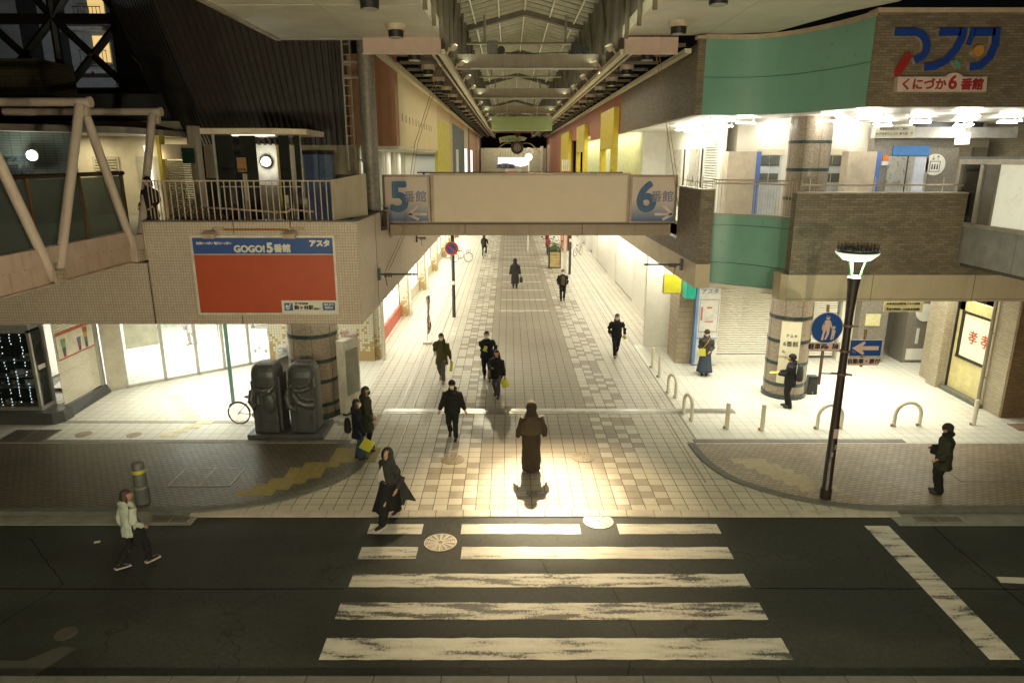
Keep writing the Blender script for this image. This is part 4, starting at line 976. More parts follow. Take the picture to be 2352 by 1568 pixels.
# ---- ground floor, street side: shutters between white piers
m_shut = M('white_shutter', (.74, .71, .62), .5, var=.05)
for y0, y1 in ((26.4, 33.1), (36.4, 42.7), (46, 52)):
    rd = MB()
    for i in range(44):
        z = .05 + i * .08; rd.extr([(6.78, y0, z), (6.74, y0, z + .04), (6.78, y0, z + .074)], (0, y1 - y0, 0))
    rd.build('street_shutter', m_shut, RB)
each('street_pier', [(6.68, 7.2, y0, y1, 0, Z1) for y0, y1 in ((33.1, 36.4), (42.7, 46), (52, 54.5), (58, 60), (64, 66), (70, 72), (78, 80))], m_white, RB)
MB().box(7.1, 7.3, 54, 100, 0, Z1).build('street_wall', M('shop_wall_pale', (.62, .6, .52), .6), RB)  # plain pale wall colour
MB().box(6.9, 7.2, 26.2, 56, 3.5, Z1).build('shop_fascia', lit('shop_fascia_glow', (1, .98, .86), 1.2), RB)
MB().box(6.35, 6.75, 50.0, 50.12, 2.75, 3.05).build('red_shop_sign', M('red_shop_sign', (.55, .06, .05), .5), RB)
MB().box(6.35, 6.75, 50.0, 50.12, 3.05, 3.4).build('pale_shop_sign', m_white, RB)
MB().box(6.86, 6.9, 29, 31.4, 3.55, 3.9).build('fascia_sign', M('green_sign_face', (.36, .50, .30), .5, emit=(.5, .8, .45), es=.5), RB)
MB().box(6.86, 6.9, 26.3, 28.4, 3.55, 3.9).build('fascia_sign', M('yellow_sign_face', (.6, .5, .1), .5, emit=(.9, .8, .2), es=.6), RB)
MB().box(6.35, 6.9, 24.9, 26.3, 0, Z1).build('corner_pier', tiles('tan_pier_tile', (.36, .29, .20), (.42, .34, .24), (.2, .16, .11), .4, .2, .008, .5, .5, .4, .15), RB)
fs = MB()
for i in range(40):
    z = .30 + i * .09; fs.extr([(7.9, 25.2, z), (7.9, 25.15, z + .045), (7.9, 25.2, z + .085)], (2.35, 0, 0))
FS = fs.build('front_shutter', m_shut, RB)
MB().box(7.85, 10.3, 25.1, 25.2, .0, .28).box(7.80, 7.9, 25.1, 25.3, 0, Z1).build('shutter_base', m_white, FS)
fs = MB()
for i in range(40):
    z = .10 + i * .09; fs.extr([(10.6, 25.6, z), (10.6, 25.55, z + .045), (10.6, 25.6, z + .085)], (2.0, 0, 0))
fs.build('front_shutter', m_shut, RB)
MB().box(10.3, 10.6, 25.3, 25.8, 0, Z1).box(12.7, 13.2, 25.4, 25.9, 0, Z1).box(5.6, 19.5, 27.3, 27.5, 0, Z1).box(6.9, 7.8, 25.2, 25.4, 0, Z1).build('lobby_wall', m_white, RB)
m_gr2 = M('grey_granite', (.21, .19, .155), .4, var=.3, nscale=14, bump=.1)
MB().box(13.2, 14.25, 25.0, 25.9, 0, Z1).build('granite_pier', m_gr2, RB)
MB().box(15.0, 16.2, 25.0, 25.9, 0, Z1).build('granite_pier', m_gr2, RB)
MB().box(16.2, 16.24, 25.0, 27, 0, Z1).build('lift_wall', M('lift_mauve', (.55, .52, .5), .5), RB)
m_yn = M('pale_notice', (.60, .56, .30), .6)
MB().box(13.40, 13.95, 24.96, 25.0, 1.45, 1.90).build('pier_notice', m_yn, RB)
MB().box(15.12, 15.95, 24.96, 25.0, .12, .55).build('pier_notice', m_white, RB)
MB().box(15.4, 15.5, 24.97, 25.0, .75, 1.35).build('pier_plate', m_white, RB)
rs = MB().cyl((15.6, 24.99, 1.96), (15.6, 24.95, 1.96), .34, n=32).build('round_lift_sign', m_white, RB)
# yellow shop front on the right, facing the lobby
X = 14.75
MB().box(X, X + .5, 21.98, 23.4, 0, Z1).box(X - .25, X, 22.05, 22.6, 0, Z1).build('cream_pier', m_brick2, RB)
MB().box(X, X + .5, 19.275, 20.05, 0, Z1).build('end_pier', m_brick2, RB)
MB().box(X + .01, X + 3.5, 19.2, 19.27, 0, Z1).build('brown_end_wall', tiles('rust_brick', (.20, .125, .06), (.28, .18, .09), (.09, .06, .04), .20, .062, .006), RB)
yw = MB(); yw.box(X + .1, X + .2, 20.2, 22.0, .12, 1.25); yw.box(X + .1, X + .2, 21.72, 22.0, 1.25, 3.1); yw.box(X + .1, X + .2, 20.2, 22.0, 2.75, 3.1)
YS = yw.build('yellow_shop_front', M('yellow_shop', (.62, .55, .26), .5), RB)
MB().box(X + .12, X + .16, 20.2, 21.72, 1.25, 2.75).build('pane', M('lit_shop_pane', (.72, .66, .46), .3, emit=(1, .9, .55), es=.45), YS)
f = MB(); f.box(X + .06, X + .12, 20.2, 21.78, 1.2, 1.28); f.box(X + .06, X + .12, 20.2, 21.78, 2.68, 2.75); f.box(X + .06, X + .12, 21.68, 21.76, 1.28, 2.68); f.box(X + .02, X + .1, 21.96, 22.05, 0, 3.3)
f.build('frame', m_black, YS)
text('孝 孝', .46, (X + .11, 20.85, 1.95), M('red_ink', (.50, .05, .03), .5), YS, face='-x', bold=.004)
MB().box(X - .15, X + .1, 20.0, 22.0, 0, .12).build('threshold', m_kerb, RB)
MB().cyl((X - .12, 20.08, 0), (X - .12, 20.08, Z1), .055).obox((X - .06, 20.08, 1.0), (.12, .04, .04)).obox((X - .06, 20.08, 2.4), (.12, .04, .04)).build('drain_pipe', M('pipe_grey', (.24, .2, .15), .5), RB)
MB().box(X - .02, X + .12, 20.05, 20.18, 0, Z1).build('switch_panel', m_cream, RB)
# ---- upper gallery: bright walls and doors
MB().box(7.4, 19.5, 26.0, 26.2, 5.52, 8.72).box(7.4, 7.55, 24.6, 26.0, 5.52, 8.72).box(7.4, 7.55, 26.2, 60, 5.52, 8.72).box(6.3, 7.4, 33.2, 33.35, 5.52, 8.72).box(19.3, 19.5, 17.6, 26, 5.52, 8.72).build('gallery_wall', m_white, RB)
MB().box(8.0, 10.2, 24.9, 25.9, 5.52, 8.72).box(11.0, 12.6, 24.9, 25.9, 5.52, 8.72).build('gallery_wall_front', M('warm_white_tile', (.66, .62, .52), .5, var=.06), RB)
us = MB()
for i in range(30): us.extr([(7.39, 25.0, 5.55 + i * .09), (7.34, 25.0, 5.55 + i * .09 + .045), (7.39, 25.0, 5.55 + i * .09 + .085)], (0, 1.5, 0))
us.build('gallery_shutter', m_shut, RB)
for x0 in (8.75, 10.95):
    D = MB().box(x0, x0 + .85, 24.8, 24.9, 5.52, 7.75).build('gallery_door', M('door_blue_grey', (.52, .55, .54), .4), RB)
    for q in (0, 1): each('window', [(x0 + .08 + q * .36, x0 + .40 + q * .36, 24.77, 24.8, 7.28, 7.62), (x0 + .08 + q * .36, x0 + .40 + q * .36, 24.78, 24.8, 6.72, 7.02)], M('dark_window', (.10, .10, .085), .2), D)
    MB().box(x0 - .03, x0 + .9, 24.76, 24.8, 7.64, 7.84).box(x0 - .08, x0, 24.76, 24.9, 5.52, 7.64).build('frame', m_cream, D)
MB().box(12.6, 15.6, 24.5, 26, 5.52, 8.2).build('lift_surround', m_gr2, RB)
MB().box(12.5, 17.2, 24.1, 24.6, 8.2, 8.55).build('lift_beam', M('lilac_beam', (.52, .50, .47), .5), RB)
MB().box(13.9, 16.2, 24.4, 24.6, 8.55, 8.72).build('dark_transom', m_dark, RB)
LF = MB().box(13.15, 14.55, 24.44, 24.5, 5.52, 7.6).build('lift_door', M('lift_steel', (.50, .49, .43), .3, .4), RB)
MB().box(13.25, 14.5, 24.40, 24.46, 7.62, 7.95).build('blue_header', M('blue_lift', (.05, .16, .40), .5), LF)
MB().box(13.80, 13.83, 24.42, 24.44, 5.52, 7.6).build('door_gap', m_dark, LF)
MB().box(14.05, 14.45, 24.42, 24.45, 5.52, 7.58).build('blue_reflection_panel', M('pale_blue_panel', (.55, .58, .66), .4), LF)
MB().box(12.95, 13.15, 24.44, 24.5, 7.45, 7.62).build('orange_notice', M('orange_notice', (.6, .17, .03), .5), RB)
MB().box(12.95, 13.15, 24.44, 24.5, 7.30, 7.44).build('white_notice', m_white, RB)
rs = MB().cyl((14.78, 24.5, 7.32), (14.78, 24.44, 7.32), .36, n=36).build('round_lift_sign', m_white, RB)
ic = MB(); y = 24.435
for a in ((14.60, 14.96, 7.42, 7.44), (14.60, 14.96, 7.08, 7.10), (14.60, 14.62, 7.08, 7.44), (14.94, 14.96, 7.08, 7.44)): ic.box(a[0], a[1], y, y + .01, a[2], a[3])
for i in range(3): ic.ell((14.69 + i * .09, y, 7.31), (.026, .008, .026), 8, 6); ic.box(14.667 + i * .09, 14.713 + i * .09, y, y + .01, 7.16, 7.28)
for x_, s in ((14.70, -1), (14.86, 1)):
    ic.box(x_ - .008, x_ + .008, y, y + .01, 7.48, 7.62); zt = 7.62 if s > 0 else 7.48
    ic.obox((x_ - .025, y + .005, zt - s * .025), (.07, .01, .016), 0, 0, s * R(-45)); ic.obox((x_ + .025, y + .005, zt - s * .025), (.07, .01, .016), 0, 0, s * R(45))
ic.build('lift_pictogram', m_black, rs)
MB().box(15.7, 16.9, 25.0, 26, 5.52, 8.2).box(17.4, 18.6, 24.6, 26, 5.52, 8.72).build('cream_wall', m_brick2, RB)
MB().box(16.35, 16.85, 24.9, 25.0, 5.52, 7.9).build('dark_door', M('bronze_door', (.16, .14, .10), .4), RB)
# standing tan boards with a blue edge on the gallery
for x, yb in ((7.40, 'nearer the curved green panel'), (11.45, 'nearer the lift')):
    t = thing('gallery_board', 'tall tan board with blue edge on the gallery, ' + yb, 'board', (x, 23.8, 5.52), 'tan boards with blue edges on the gallery')
    MB().box(x, x + .95, 23.8, 24.3, 5.52, 7.75).build('panel', M('board_tan', (.46, .39, .29), .6), t)
    MB().box(x + .95, x + 1.12, 23.82, 24.3, 5.52, 7.75).build('blue_edge', M('board_blue', (.07, .14, .38), .5), t)
for x, lab in ((5.98, 'nearer the curved green panel'), (12.5, 'by the lift')):
    t = thing('pendant_lamp', 'small white box pendant lamp hanging under the gallery ceiling, ' + lab, 'pendant lamp', (x, 19.6 if x > 8 else 21.2, 8.2), 'box pendants on the gallery')
    y = 19.6 if x > 8 else 21.2
    MB().cyl((x, y, 8.2), (x, y, 8.71), .015, n=6).lathe((x, y, 8.69), [(.07, 0), (.07, .02)], 12).build('cord', m_white, t)
    MB().obox((x, y, 8.05), (.25, .25, .3)).build('shade', lit('pendant_shade', (1, .97, .88), 3), t)
HS = thing('hanging_direction_sign', 'pale hanging direction sign under the upper gallery ceiling', 'sign', (10.5, 19.5, 8.3))
MB().box(10.02, 11.10, 19.5, 19.55, 8.08, 8.38).build('board', M('pale_sign', (.60, .57, .46), .5), HS)
MB().cyl((10.2, 19.52, 8.38), (10.2, 19.52, 8.72), .012, n=6).cyl((10.9, 19.52, 8.38), (10.9, 19.52, 8.72), .012, n=6).build('hanger', m_alu, HS)
text('新長田合同庁舎 ご案内', .075, (10.52, 19.498, 8.30), m_blk, HS); text('アスタくにづか  駅方面', .075, (10.52, 19.498, 8.17), m_blk, HS); text('← ', .11, (10.1, 19.498, 8.17), m_blk, HS); text('↑', .11, (11.02, 19.498, 8.17), m_blk, HS)
HL = thing('hanging_direction_sign', 'yellowish hanging direction sign with arrows in the ground-floor lobby behind the lamp post', 'sign', (11.2, 19, 3.45))
MB().box(10.68, 11.78, 19.0, 19.05, 3.30, 3.62).build('board', M('yellow_sign', (.46, .40, .20), .5), HL)
MB().cyl((10.9, 19.02, 3.62), (10.9, 19.02, 3.97), .012, n=6).cyl((11.55, 19.02, 3.62), (11.55, 19.02, 3.97), .012, n=6).build('hanger', m_alu, HL)
text('新長田合同庁舎 アスタ5番館', .068, (11.25, 18.997, 3.54), m_blk, HL, bold=.002); text('地下鉄西神・山手線 新長田駅', .066, (11.26, 18.997, 3.38), m_blk, HL, bold=.002); text('←', .12, (10.78, 18.997, 3.54), m_blk, HL, bold=.004); text('↑', .12, (10.78, 18.997, 3.38), m_blk, HL, bold=.004)
# gallery railings
GR = thing('gallery_railing', 'thin pale metal railing above the green curved panel and brick parapets of the right-hand deck', 'railing', (8, 18, 6.1))
gb = MB(); c = smooth(LC, 8)
for i, p in enumerate(c): gb.cyl((p.x + .05, p.y + .08, 6.04), (p.x + .05, p.y + .08, 6.95), .009, n=5)
gb.tube([(p.x + .05, p.y + .08, 6.95) for p in c], .018, 6)
gb.build('bars', M('pale_rail', (.50, .42, .33), .35, .4), GR)
gb = MB(); gb.tube([(5.35, 21.6, 6.90), (5.35, 19.2, 6.90), (5.6, 19.2, 6.9)], .014, 6); gb.tube([(7.3, 17.4, 6.88), (11.3, 17.4, 6.88)], .022, 8); gb.tube([(5.7, 19.3, 6.86), (6.6, 18.9, 6.86), (7.3, 17.8, 6.86)], .02, 8)
for x in (7.5, 8.25, 9.1, 9.95, 10.8): gb.cyl((x, 17.4, 6.7), (x, 17.4, 7.06), .011, n=6)
for y in (19.3, 19.8, 20.4, 21.0): gb.tube([(5.35, y, 6.70), (5.35, y, 7.05)], .01, 6); gb.tube([(5.35, y, 6.86), (5.45, y, 6.86), (5.45, y, 6.72)], .01, 6)
gb.build('top_rail', M('pale_rail'), GR)
# far part of the street side: red-brown wall and yellow portals
MB().box(5.30, 5.5, 33.45, 46, 8.7, 10.6).box(5.30, 5.5, 46, 60, 9.0, 10.6).box(5.30, 5.5, 60, 100, 5.3, 10.5).build('redbrown_wall', M('redbrown', (.36, .14, .085), .7), RB)
for y0, y1, zt in ((34.2, 39.0, 9.9), (47.2, 52.6, 9.75), (59.5, 68, 9.75)):
    yp = MB(); yp.box(5.02, 5.28, y0, y1, 8.0 if y0 < 59 else 5.3, zt)
    if y0 < 59: yp.box(5.02, 5.28, y0, y0 + .75, 5.3, 8.0); yp.box(5.02, 5.28, y1 - .75, y1, 5.3, 8.0)
    yp.build('yellow_portal', M('portal_yellow', (.62, .48, .03), .5), RB)
MB().box(6.3, 6.45, 33.4, 60, 5.3, 9.0).build('pale_green_wall', M('pale_green', (.58, .62, .36), .6), RB)
MB().box(5.5, 7.8, 33.4, 60, 9.0, 9.05).build('street_gallery_ceiling', m_white, RB)
for y in (23.6, 29): area('gallery_lamp', (6.3, y, 8.69), .5, 2.6, 110, NEUT)
area('gallery_lamp', (5.75, 46, 8.9), .25, 24, 420, NEUT)
each('gallery_doorway', [(7.36, 7.40, 26.9, 27.0, 5.52, 7.9), (7.36, 7.40, 29.6, 29.72, 5.52, 7.9)], m_dark, RB)
each('gallery_window', [(7.37, 7.40, y0, y0 + 1.4, 5.52, 7.9) for y0 in (27.4, 30.2)], M('gallery_window', (.45, .43, .36), .3), RB)
# ---- letters and name board on the brick
m_lblue = M('letter_blue', (.012, .045, .26), .4, var=.05)
m_lside = M('letter_side', (.42, .33, .25), .5)
def dpt(zx, zy, Y=17.12): return at(1506.8 + zx / 2.783, zy / 2.783, Y=Y)
def ribbon(pts, w0, w1=None, th=.14, name='letter', mat=None, parent=None):
    p = [dpt(*q) for q in pts]; n = len(p); L, Rr = [], []
    for i, q in enumerate(p):
        t = (p[min(i + 1, n - 1)] - p[max(i - 1, 0)]); t = Vector((t.x, 0, t.z)).normalized(); nn = Vector((-t.z, 0, t.x)) * ((w0 + ((w1 if w1 is not None else w0) - w0) * i / (n - 1)) / 2)
        L.append(Vector((q.x, 17.12, q.z)) + nn); Rr.append(Vector((q.x, 17.12, q.z)) - nn)
    mb = MB(); ms = MB()
    for i in range(n - 1):
        for a, b_, m2 in ((17.115, 17.14, mb), (17.14, 17.25, ms)):
            e = 0 if m2 is mb else .018
            q = [L[i], L[i + 1], Rr[i + 1], Rr[i]]
            m2.hexa([(v.x, a, v.z) for v in q] + [(v.x, b_, v.z) for v in q])
    o = mb.build(name, mat or m_lblue, parent); ms.build('letter_return', m_lside, o); return o
LT = thing('blue_sign_letters', 'big raised blue katakana letters with red oval and orange dot on the brown brick', 'sign letters', (10.3, 17.1, 9.9))
def arc(cx, cy_, rx, ry, a0, a1, n=10): return [(cx + rx * math.cos(R(a0 + (a1 - a0) * i / n)), cy_ + ry * math.sin(R(a0 + (a1 - a0) * i / n))) for i in range(n + 1)]
ribbon([(1528, 206), (1660, 206)] + arc(1660, 292, 72, 86, -88, 62, 10) + [(1655, 388)], .165, parent=LT)
ribbon([(1812, 206), (1950, 206)], .165, parent=LT); ribbon([(1968, 180), (1955, 240), (1915, 320), (1850, 390), (1780, 425), (1718, 430)], .175, .17, parent=LT)
ribbon([(2030, 180), (2018, 230), (1998, 288)], .12, .11, parent=LT); ribbon([(2035, 206), (2170, 206)], .165, parent=LT); ribbon([(2178, 178), (2170, 280), (2135, 365), (2075, 420), (2008, 430)], .17, parent=LT)
def oval(cx, cy_, a, b_, rot, mat, nm):
    c = dpt(cx, cy_); mb = MB(); pts = []
    for i in range(24):
        t = 2 * math.pi * i / 24; x = a * math.cos(t); z = b_ * math.sin(t); pts.append((c.x + x * math.cos(rot) - z * math.sin(rot), 17.11, c.z + x * math.sin(rot) + z * math.cos(rot)))
    mb.extr(pts, (0, .03, 0)); o = mb.build(nm, mat, LT); MB().extr([(q[0], 17.14, q[2]) for q in pts], (0, .11, 0)).build('letter_return', m_lside, o)
oval(1578, 412, .11, .30, R(-28), M('letter_red', (.30, .025, .02), .4), 'red_oval'); oval(2062, 325, .125, .125, 0, M('letter_orange', (.48, .22, .05), .4), 'orange_dot'); oval(1925, 412, .05, .13, R(38), M('letter_green', (.10, .28, .17), .4), 'green_leaf')
NB = thing('name_board', 'pale pinkish name board with red lettering under the big blue letters', 'sign', (10.25, 17.15, 9.25))
nb = []
for zx, zy in ((1545, 492), (1850, 492)): q = dpt(zx, zy); nb.append((q.x, 17.10, q.z))
for a in range(1, 10): q = dpt(1905 - 55 * math.cos(math.pi * a / 10), 500 - 34 * math.sin(math.pi * a / 10)); nb.append((q.x, 17.10, q.z))
for zx, zy in ((1960, 492), (2113, 492), (2108, 588), (1537, 588)): q = dpt(zx, zy); nb.append((q.x, 17.10, q.z))
MB().extr(nb, (0, .15, 0)).build('board', M('board_pinkish', (.56, .43, .38), .5), NB)
m_rd = M('board_red', (.30, .02, .025), .5)
q = dpt(1705, 545); text('くにづか', .27, (q.x, 17.095, q.z), m_rd, NB, bold=.010)
q = dpt(1893, 532); text('6', .42, (q.x, 17.095, q.z), m_rd, NB, bold=.014)
q = dpt(2016, 545); text('番館', .27, (q.x, 17.095, q.z), m_rd, NB, bold=.011)
# ---- glazed footbridge at far right
GB = thing('glazed_footbridge', 'grey panelled glazed footbridge meeting the brown brick parapet', 'footbridge', (13, 10, 5))
g = MB()
for i in range(8):
    y1 = 17.42 - i * 2.05; g.box(11.40, 11.5, y1 - 2.035, y1, 4.98, 5.88)
g.build('side_panel', M('bridge_grey', (.30, .29, .27), .4, .2, dirt=.15), GB)
MB().box(11.42, 15, 1, 17.2, 4.9, 5.0).box(11.5, 15, 1, 17.4, 5.4, 5.5).build('deck', M('bridge_under', (.06, .055, .05), .7), GB)
f = MB(); f.box(11.36, 11.46, 1, 17.8, 7.38, 7.5); f.box(11.36, 11.48, 1, 17.5, 5.88, 5.98)
for y in (17.75, 16.9, 15.0, 12.9): f.box(11.36, 11.46, y - .06, y + .06, 5.95, 7.4)
f.build('window_frame', M('frame_alu', (.48, .44, .38), .4, .5), GB)
MB().box(11.37, 11.47, 16.35, 16.75, 5.98, 7.38).build('dark_post', M('post_dark', (.14, .12, .10), .5), GB)
MB().box(11.43, 11.45, 1, 16.35, 5.98, 7.38).build('window_pane', M('frosted_lit_pane', (.62, .60, .48), .3, emit=(.95, .92, .72), es=.42), GB)
MB().box(11.42, 11.44, 16.75, 17.75, 5.98, 7.38).build('clear_pane', glass('clear_glass'), GB)
MB().box(11.36, 15, 1, 17.8, 7.5, 7.56).build('roof', m_grey, GB)
# ================================================================== ARCADE ROOF
AR = thing('arcade_roof', 'glazed gable roof of the arcade with steel cross beams, side soffits and entrance canopies', 'roof', (.7, 50, 10.8))
m_soff = M('perforated_soffit', (.62, .60, .50), .45, var=.14, nscale=.9, bump=.25, bscale=120)
m_steelb = M('beam_grey_beige', (.34, .29, .22), .5, var=.12, dirt=.25)
m_roofst = M('roof_steel', (.68, .62, .46), .45, var=.1)
m_truss = M('dark_truss', (.16, .135, .10), .6)
XL, XR = -1.9, 3.25
# entrance canopies
MB().box(-6.45, XL, -4, 20.75, 10.78, 10.92).build('canopy_soffit', m_soff, AR)
MB().prism([(XR, -4), (9.0, -4), (8.4, 13), (8.6, 16.5), (8.0, 17.6), (7.3, 20.2), (5.5, 20.75), (XR, 20.75)], 10.86, 10.98).build('canopy_soffit', m_soff, AR)
cj = MB()
for x in (-4.2, ): cj.box(x, x + .02, -4, 20.7, 10.772, 10.782)
for y in (12.2, 16.4): cj.box(-6.4, XL, y, y + .015, 10.772, 10.782); cj.box(XR, 8, y, y + .015, 10.852, 10.862)
cj.box(5.5, 5.52, -4, 20.4, 10.852, 10.862)
cj.build('soffit_joint', M('joint_pale', (.5, .46, .36), .5), AR)
MB().box(-6.55, -6.43, -4, 20.8, 10.72, 11.0).box(-6.5, -4.1, 20.7, 20.8, 10.74, 11.0).build('canopy_edge', M('edge_metal', (.34, .30, .23), .5), AR)
MB().box(-4.08, XL, 20.6, 20.75, 10.36, 10.80).box(XR, 4.75, 20.6, 20.75, 10.36, 10.80).build('pink_fascia', M('pink_fascia', (.58, .42, .36), .5, var=.08, dirt=.3), AR, bevel=.01)
MB().box(-4.1, XL, 20.55, 20.62, 10.34, 10.37).box(XR, 4.77, 20.55, 20.62, 10.34, 10.37).build('fascia_lip', M('fascia_pale', (.64, .5, .44), .5), AR)
# gutters / rails along the side strips
g = MB()
for x in (XL, XR): g.box(x - .09, x + .09, 20.75, 100, 10.36, 10.50); g.box(x - .05, x + .05, -4, 20.75, 10.80, 11.1)
for x in (-3.78, 5.05): g.box(x - .07, x + .12, 20.75, 100, 10.40, 10.52)
for x in (XL - .28, XR + .28): g.box(x - .025, x + .025, 20.75, 100, 10.40, 10.46)
g.build('edge_rail', m_roofst, AR)
MB().box(-3.85, XL, 20.75, 100, 11.35, 11.45).box(XR, 5.25, 20.75, 100, 11.35, 11.45).build('strip_backing', M('maroon_backing', (.055, .02, .014), .7), AR)
sb = MB()
for i in range(44):
    y = 21.2 + i * 1.83
    for x0, x1 in ((-3.7, XL - .1), (XR + .1, 5.1)): sb.box(x0, x1, y - .04, y + .04, 10.62, 10.72)
sb.build('strip_bearer', m_truss, AR)
# upright girder walls between strips and roof
gw = MB()
for x in (XL - .02, XR + .02):
    gw.box(x - .04, x + .04, 16, 100, 10.95, 12.95)
gw.build('girder_wall', m_truss, AR)
gw = MB()
for i in range(46):
    y = 16 + i * 1.83
    for x, s in ((XL + .06, 1), (XR - .06, -1)): gw.box(min(x, x + s * .1), max(x, x + s * .1), y - .03, y + .03, 10.6, 12.95)
    if i % 2 == 0:
        for x, s in ((XL + .1, 1), (XR - .1, -1)): gw.cyl((x, y, 10.9), (x, y + 1.83, 12.8), .04, n=6)
gw.build('girder_stiffener', M('stiffener', (.17, .14, .10), .6), AR)
ev = MB()
for x in (-2.36, 3.76): ev.box(x - .08, x + .08, 8, 100, 12.92, 13.06)
ev.box(-2.40, XL, 8, 100, 12.88, 12.93).box(XR, 3.8, 8, 100, 12.88, 12.93)
ev.build('eaves_beam', m_roofst, AR)
# gable glazing
RZ, EZ, MX = 13.82, 13.05, .70
def slope(s): return EZ + (RZ - EZ) * s
gz = MB()
for sgn in (-1, 1):
    gz.hexa([(MX + sgn * 3.06, 4, EZ + .12), (MX, 4, RZ + .12), (MX, 100, RZ + .12), (MX + sgn * 3.06, 100, EZ + .12), (MX + sgn * 3.06, 4, EZ + .14), (MX, 4, RZ + .14), (MX, 100, RZ + .14), (MX + sgn * 3.06, 100, EZ + .14)])
gz.build('roof_glazing', M('milky_panel', (.10, .115, .085), .35, var=.12, nscale=1), AR)
ra = MB()
def rafter(y, w, d):
    for sgn in (-1, 1):
        a = Vector((MX + sgn * 3.06, y, EZ)); b = Vector((MX, y, RZ))
        ra.hexa([(a.x, y - w, a.z - d), (b.x, y - w, b.z - d), (b.x, y + w, b.z - d), (a.x, y + w, a.z - d), (a.x, y - w, a.z + .11), (b.x, y - w, b.z + .11), (b.x, y + w, b.z + .11), (a.x, y + w, a.z + .11)])
for i in range(105):
    y = 8 + i * .87; rafter(y, .038, .02)
ra.build('rafter', m_roofst, AR)
ra = MB()
for i in range(9): rafter(9.3 + i * 11.6, .12, .25); rafter(9.8 + i * 11.6, .04, .2)
ra.build('main_rafter', m_truss, AR)
pu = MB()
for f in (0, .36, .70):
    for sgn in (-1, 1):
        x = MX + sgn * 3.06 * f; z = RZ - (RZ - EZ) * f
        if f == 0 and sgn > 0: continue
        pu.box(x - .03, x + .03, 6, 100, z - .09, z - .02)
pu.build('purlin', m_roofst, AR)
tr_ = MB()
for i in range(7): 
    y = 31 + i * 12; tr_.cyl((-2.2, y, 12.2), (3.6, y, 12.2), .05, n=8)
    for x in (-1.0, 2.4): tr_.cyl((x, y, 12.2), (x, y, 13.3), .05, n=8)
tr_.build('tie_bar', m_steelb, AR)
for i, y in enumerate((25.3, 37.0, 48.9, 60.8, 72.6, 84.5)):
    MB().box(XL - .1, XR + .1, y - .15, y + .15, 10.55, 10.98).box(XL, XR, y - .2, y + .2, 10.52, 10.548).build('cross_beam', m_steelb, AR)
MB().box(-1.3, 2.9, 25.0, 25.05, 10.47, 10.52).box(-1.6, 2.9, 36.7, 36.75, 10.47, 10.51).build('beam_light_tube', M('tube_off', (.7, .68, .58), .4), AR)
# boxes on the first beam
for x, s, lab in ((-.55, (.36, .4, .42), 'grey projector box standing on the first arcade cross beam, at its left'), (2.35, (.36, .4, .36), 'black projector box standing on the first arcade cross beam, at its right')):
    t = thing('projector', lab, 'projector', (x, 25.3, 10.98))
    MB().obox((x, 25.3, 10.98 + s[2] / 2), s).build('housing', M('projector_grey', (.16, .14, .11), .5) if x < 0 else m_black, t, bevel=.01)
    MB().cyl((x + .3, 25.2, 11.12), (x + .3, 25.4, 11.12), .13, n=14).box(x + .1, x + .3, 25.28, 25.33, 11.0, 11.1).build('lens_barrel', m_black, t)
tag(MB().tube([(-.3, 25.3, 11.05), (.9, 25.3, 11.02), (2.2, 25.3, 11.06)], .015, 6).build('cable', m_black), 'thin black cable between the two projector boxes on the beam', 'cable')
# downlights
def downlight(loc, label, group):
    t = thing('downlight', label, 'downlight', loc, group); x, y, z = loc
    MB().lathe((x, y, z), [(.24, -.16), (.25, -.02), (.25, 0)], 20).build('housing', M('downlight_white', (.55, .45, .34), .5), t, smooth='auto')
    MB().lathe((x, y, z), [(.19, -.32), (.20, -.16), (.18, -.15)], 20).build('black_ring', m_black, t, smooth='auto')
    MB().lathe((x, y, z), [(.165, -.335), (.165, -.322)], 20).build('lens', M('downlight_lens', (.45, .45, .40), .15), t, smooth='auto')
    return t
d0 = None
for i in range(21):
    y = 22.2 + i * 3.7
    for x, side in ((-2.85, 'left'), (4.2, 'right')):
        lab = 'round downlight with a black ring in the %s-hand side strip of the arcade' % side
        gp_n = 'downlights of the %s side strip' % side
        if d0 is None: d0 = downlight((x, y, 10.72), lab, gp_n)
        else: dup(d0, (x, y, 10.72), lab, None, gp_n)
for x, y, lab in ((-2.85, 18.7, 'downlight under the left canopy just above the pink fascia'), (-2.85, 15.3, 'downlight under the left canopy cut by the top of the picture'), (4.3, 18.7, 'downlight under the right canopy just above the pink fascia'), (4.3, 15.3, 'downlight under the right canopy cut by the top of the picture')):
    dup(d0, (x, y, 10.80 if x < 0 else 10.88), lab, None, 'downlights under the entrance canopies')
# floodlights on the inner rails
f0 = None
for i, y in enumerate((21.6, 25.0, 29.0, 33, 37.4, 42, 47.5, 53, 60)):
    for x, s, side in ((XL + .06, 1, 'left'), (XR - .06, -1, 'right')):
        lab = 'small pale floodlight clamped to the %s inner rail of the arcade' % side
        if f0 is None:
            f0 = thing('floodlight', lab, 'floodlight', (x, y, 10.52), 'floodlights on the %s inner rail' % side)
            MB().cyl((x, y, 10.45), (x + .1, y - .04, 10.62), .035, n=8).obox((x + .1, y - .04, 10.62), (.06, .24, .05)).build('bracket', m_roofst, f0)
            MB().lathe((0, 0, 0), [(.04, .14), (.07, .11), (.115, -.02), (.12, -.05)], 16).xf(Matrix.Translation((x + .22, y - .1, 10.68)) @ Matrix.Rotation(R(-40), 4, 'Y') @ Matrix.Rotation(R(-35), 4, 'X')).build('lamp_head', M('flood_pale', (.60, .53, .40), .5), f0, smooth='auto')
        else:
            d = dup(f0, (x, y, 10.52), lab, None if s > 0 else math.pi, 'floodlights on the %s inner rail' % side)
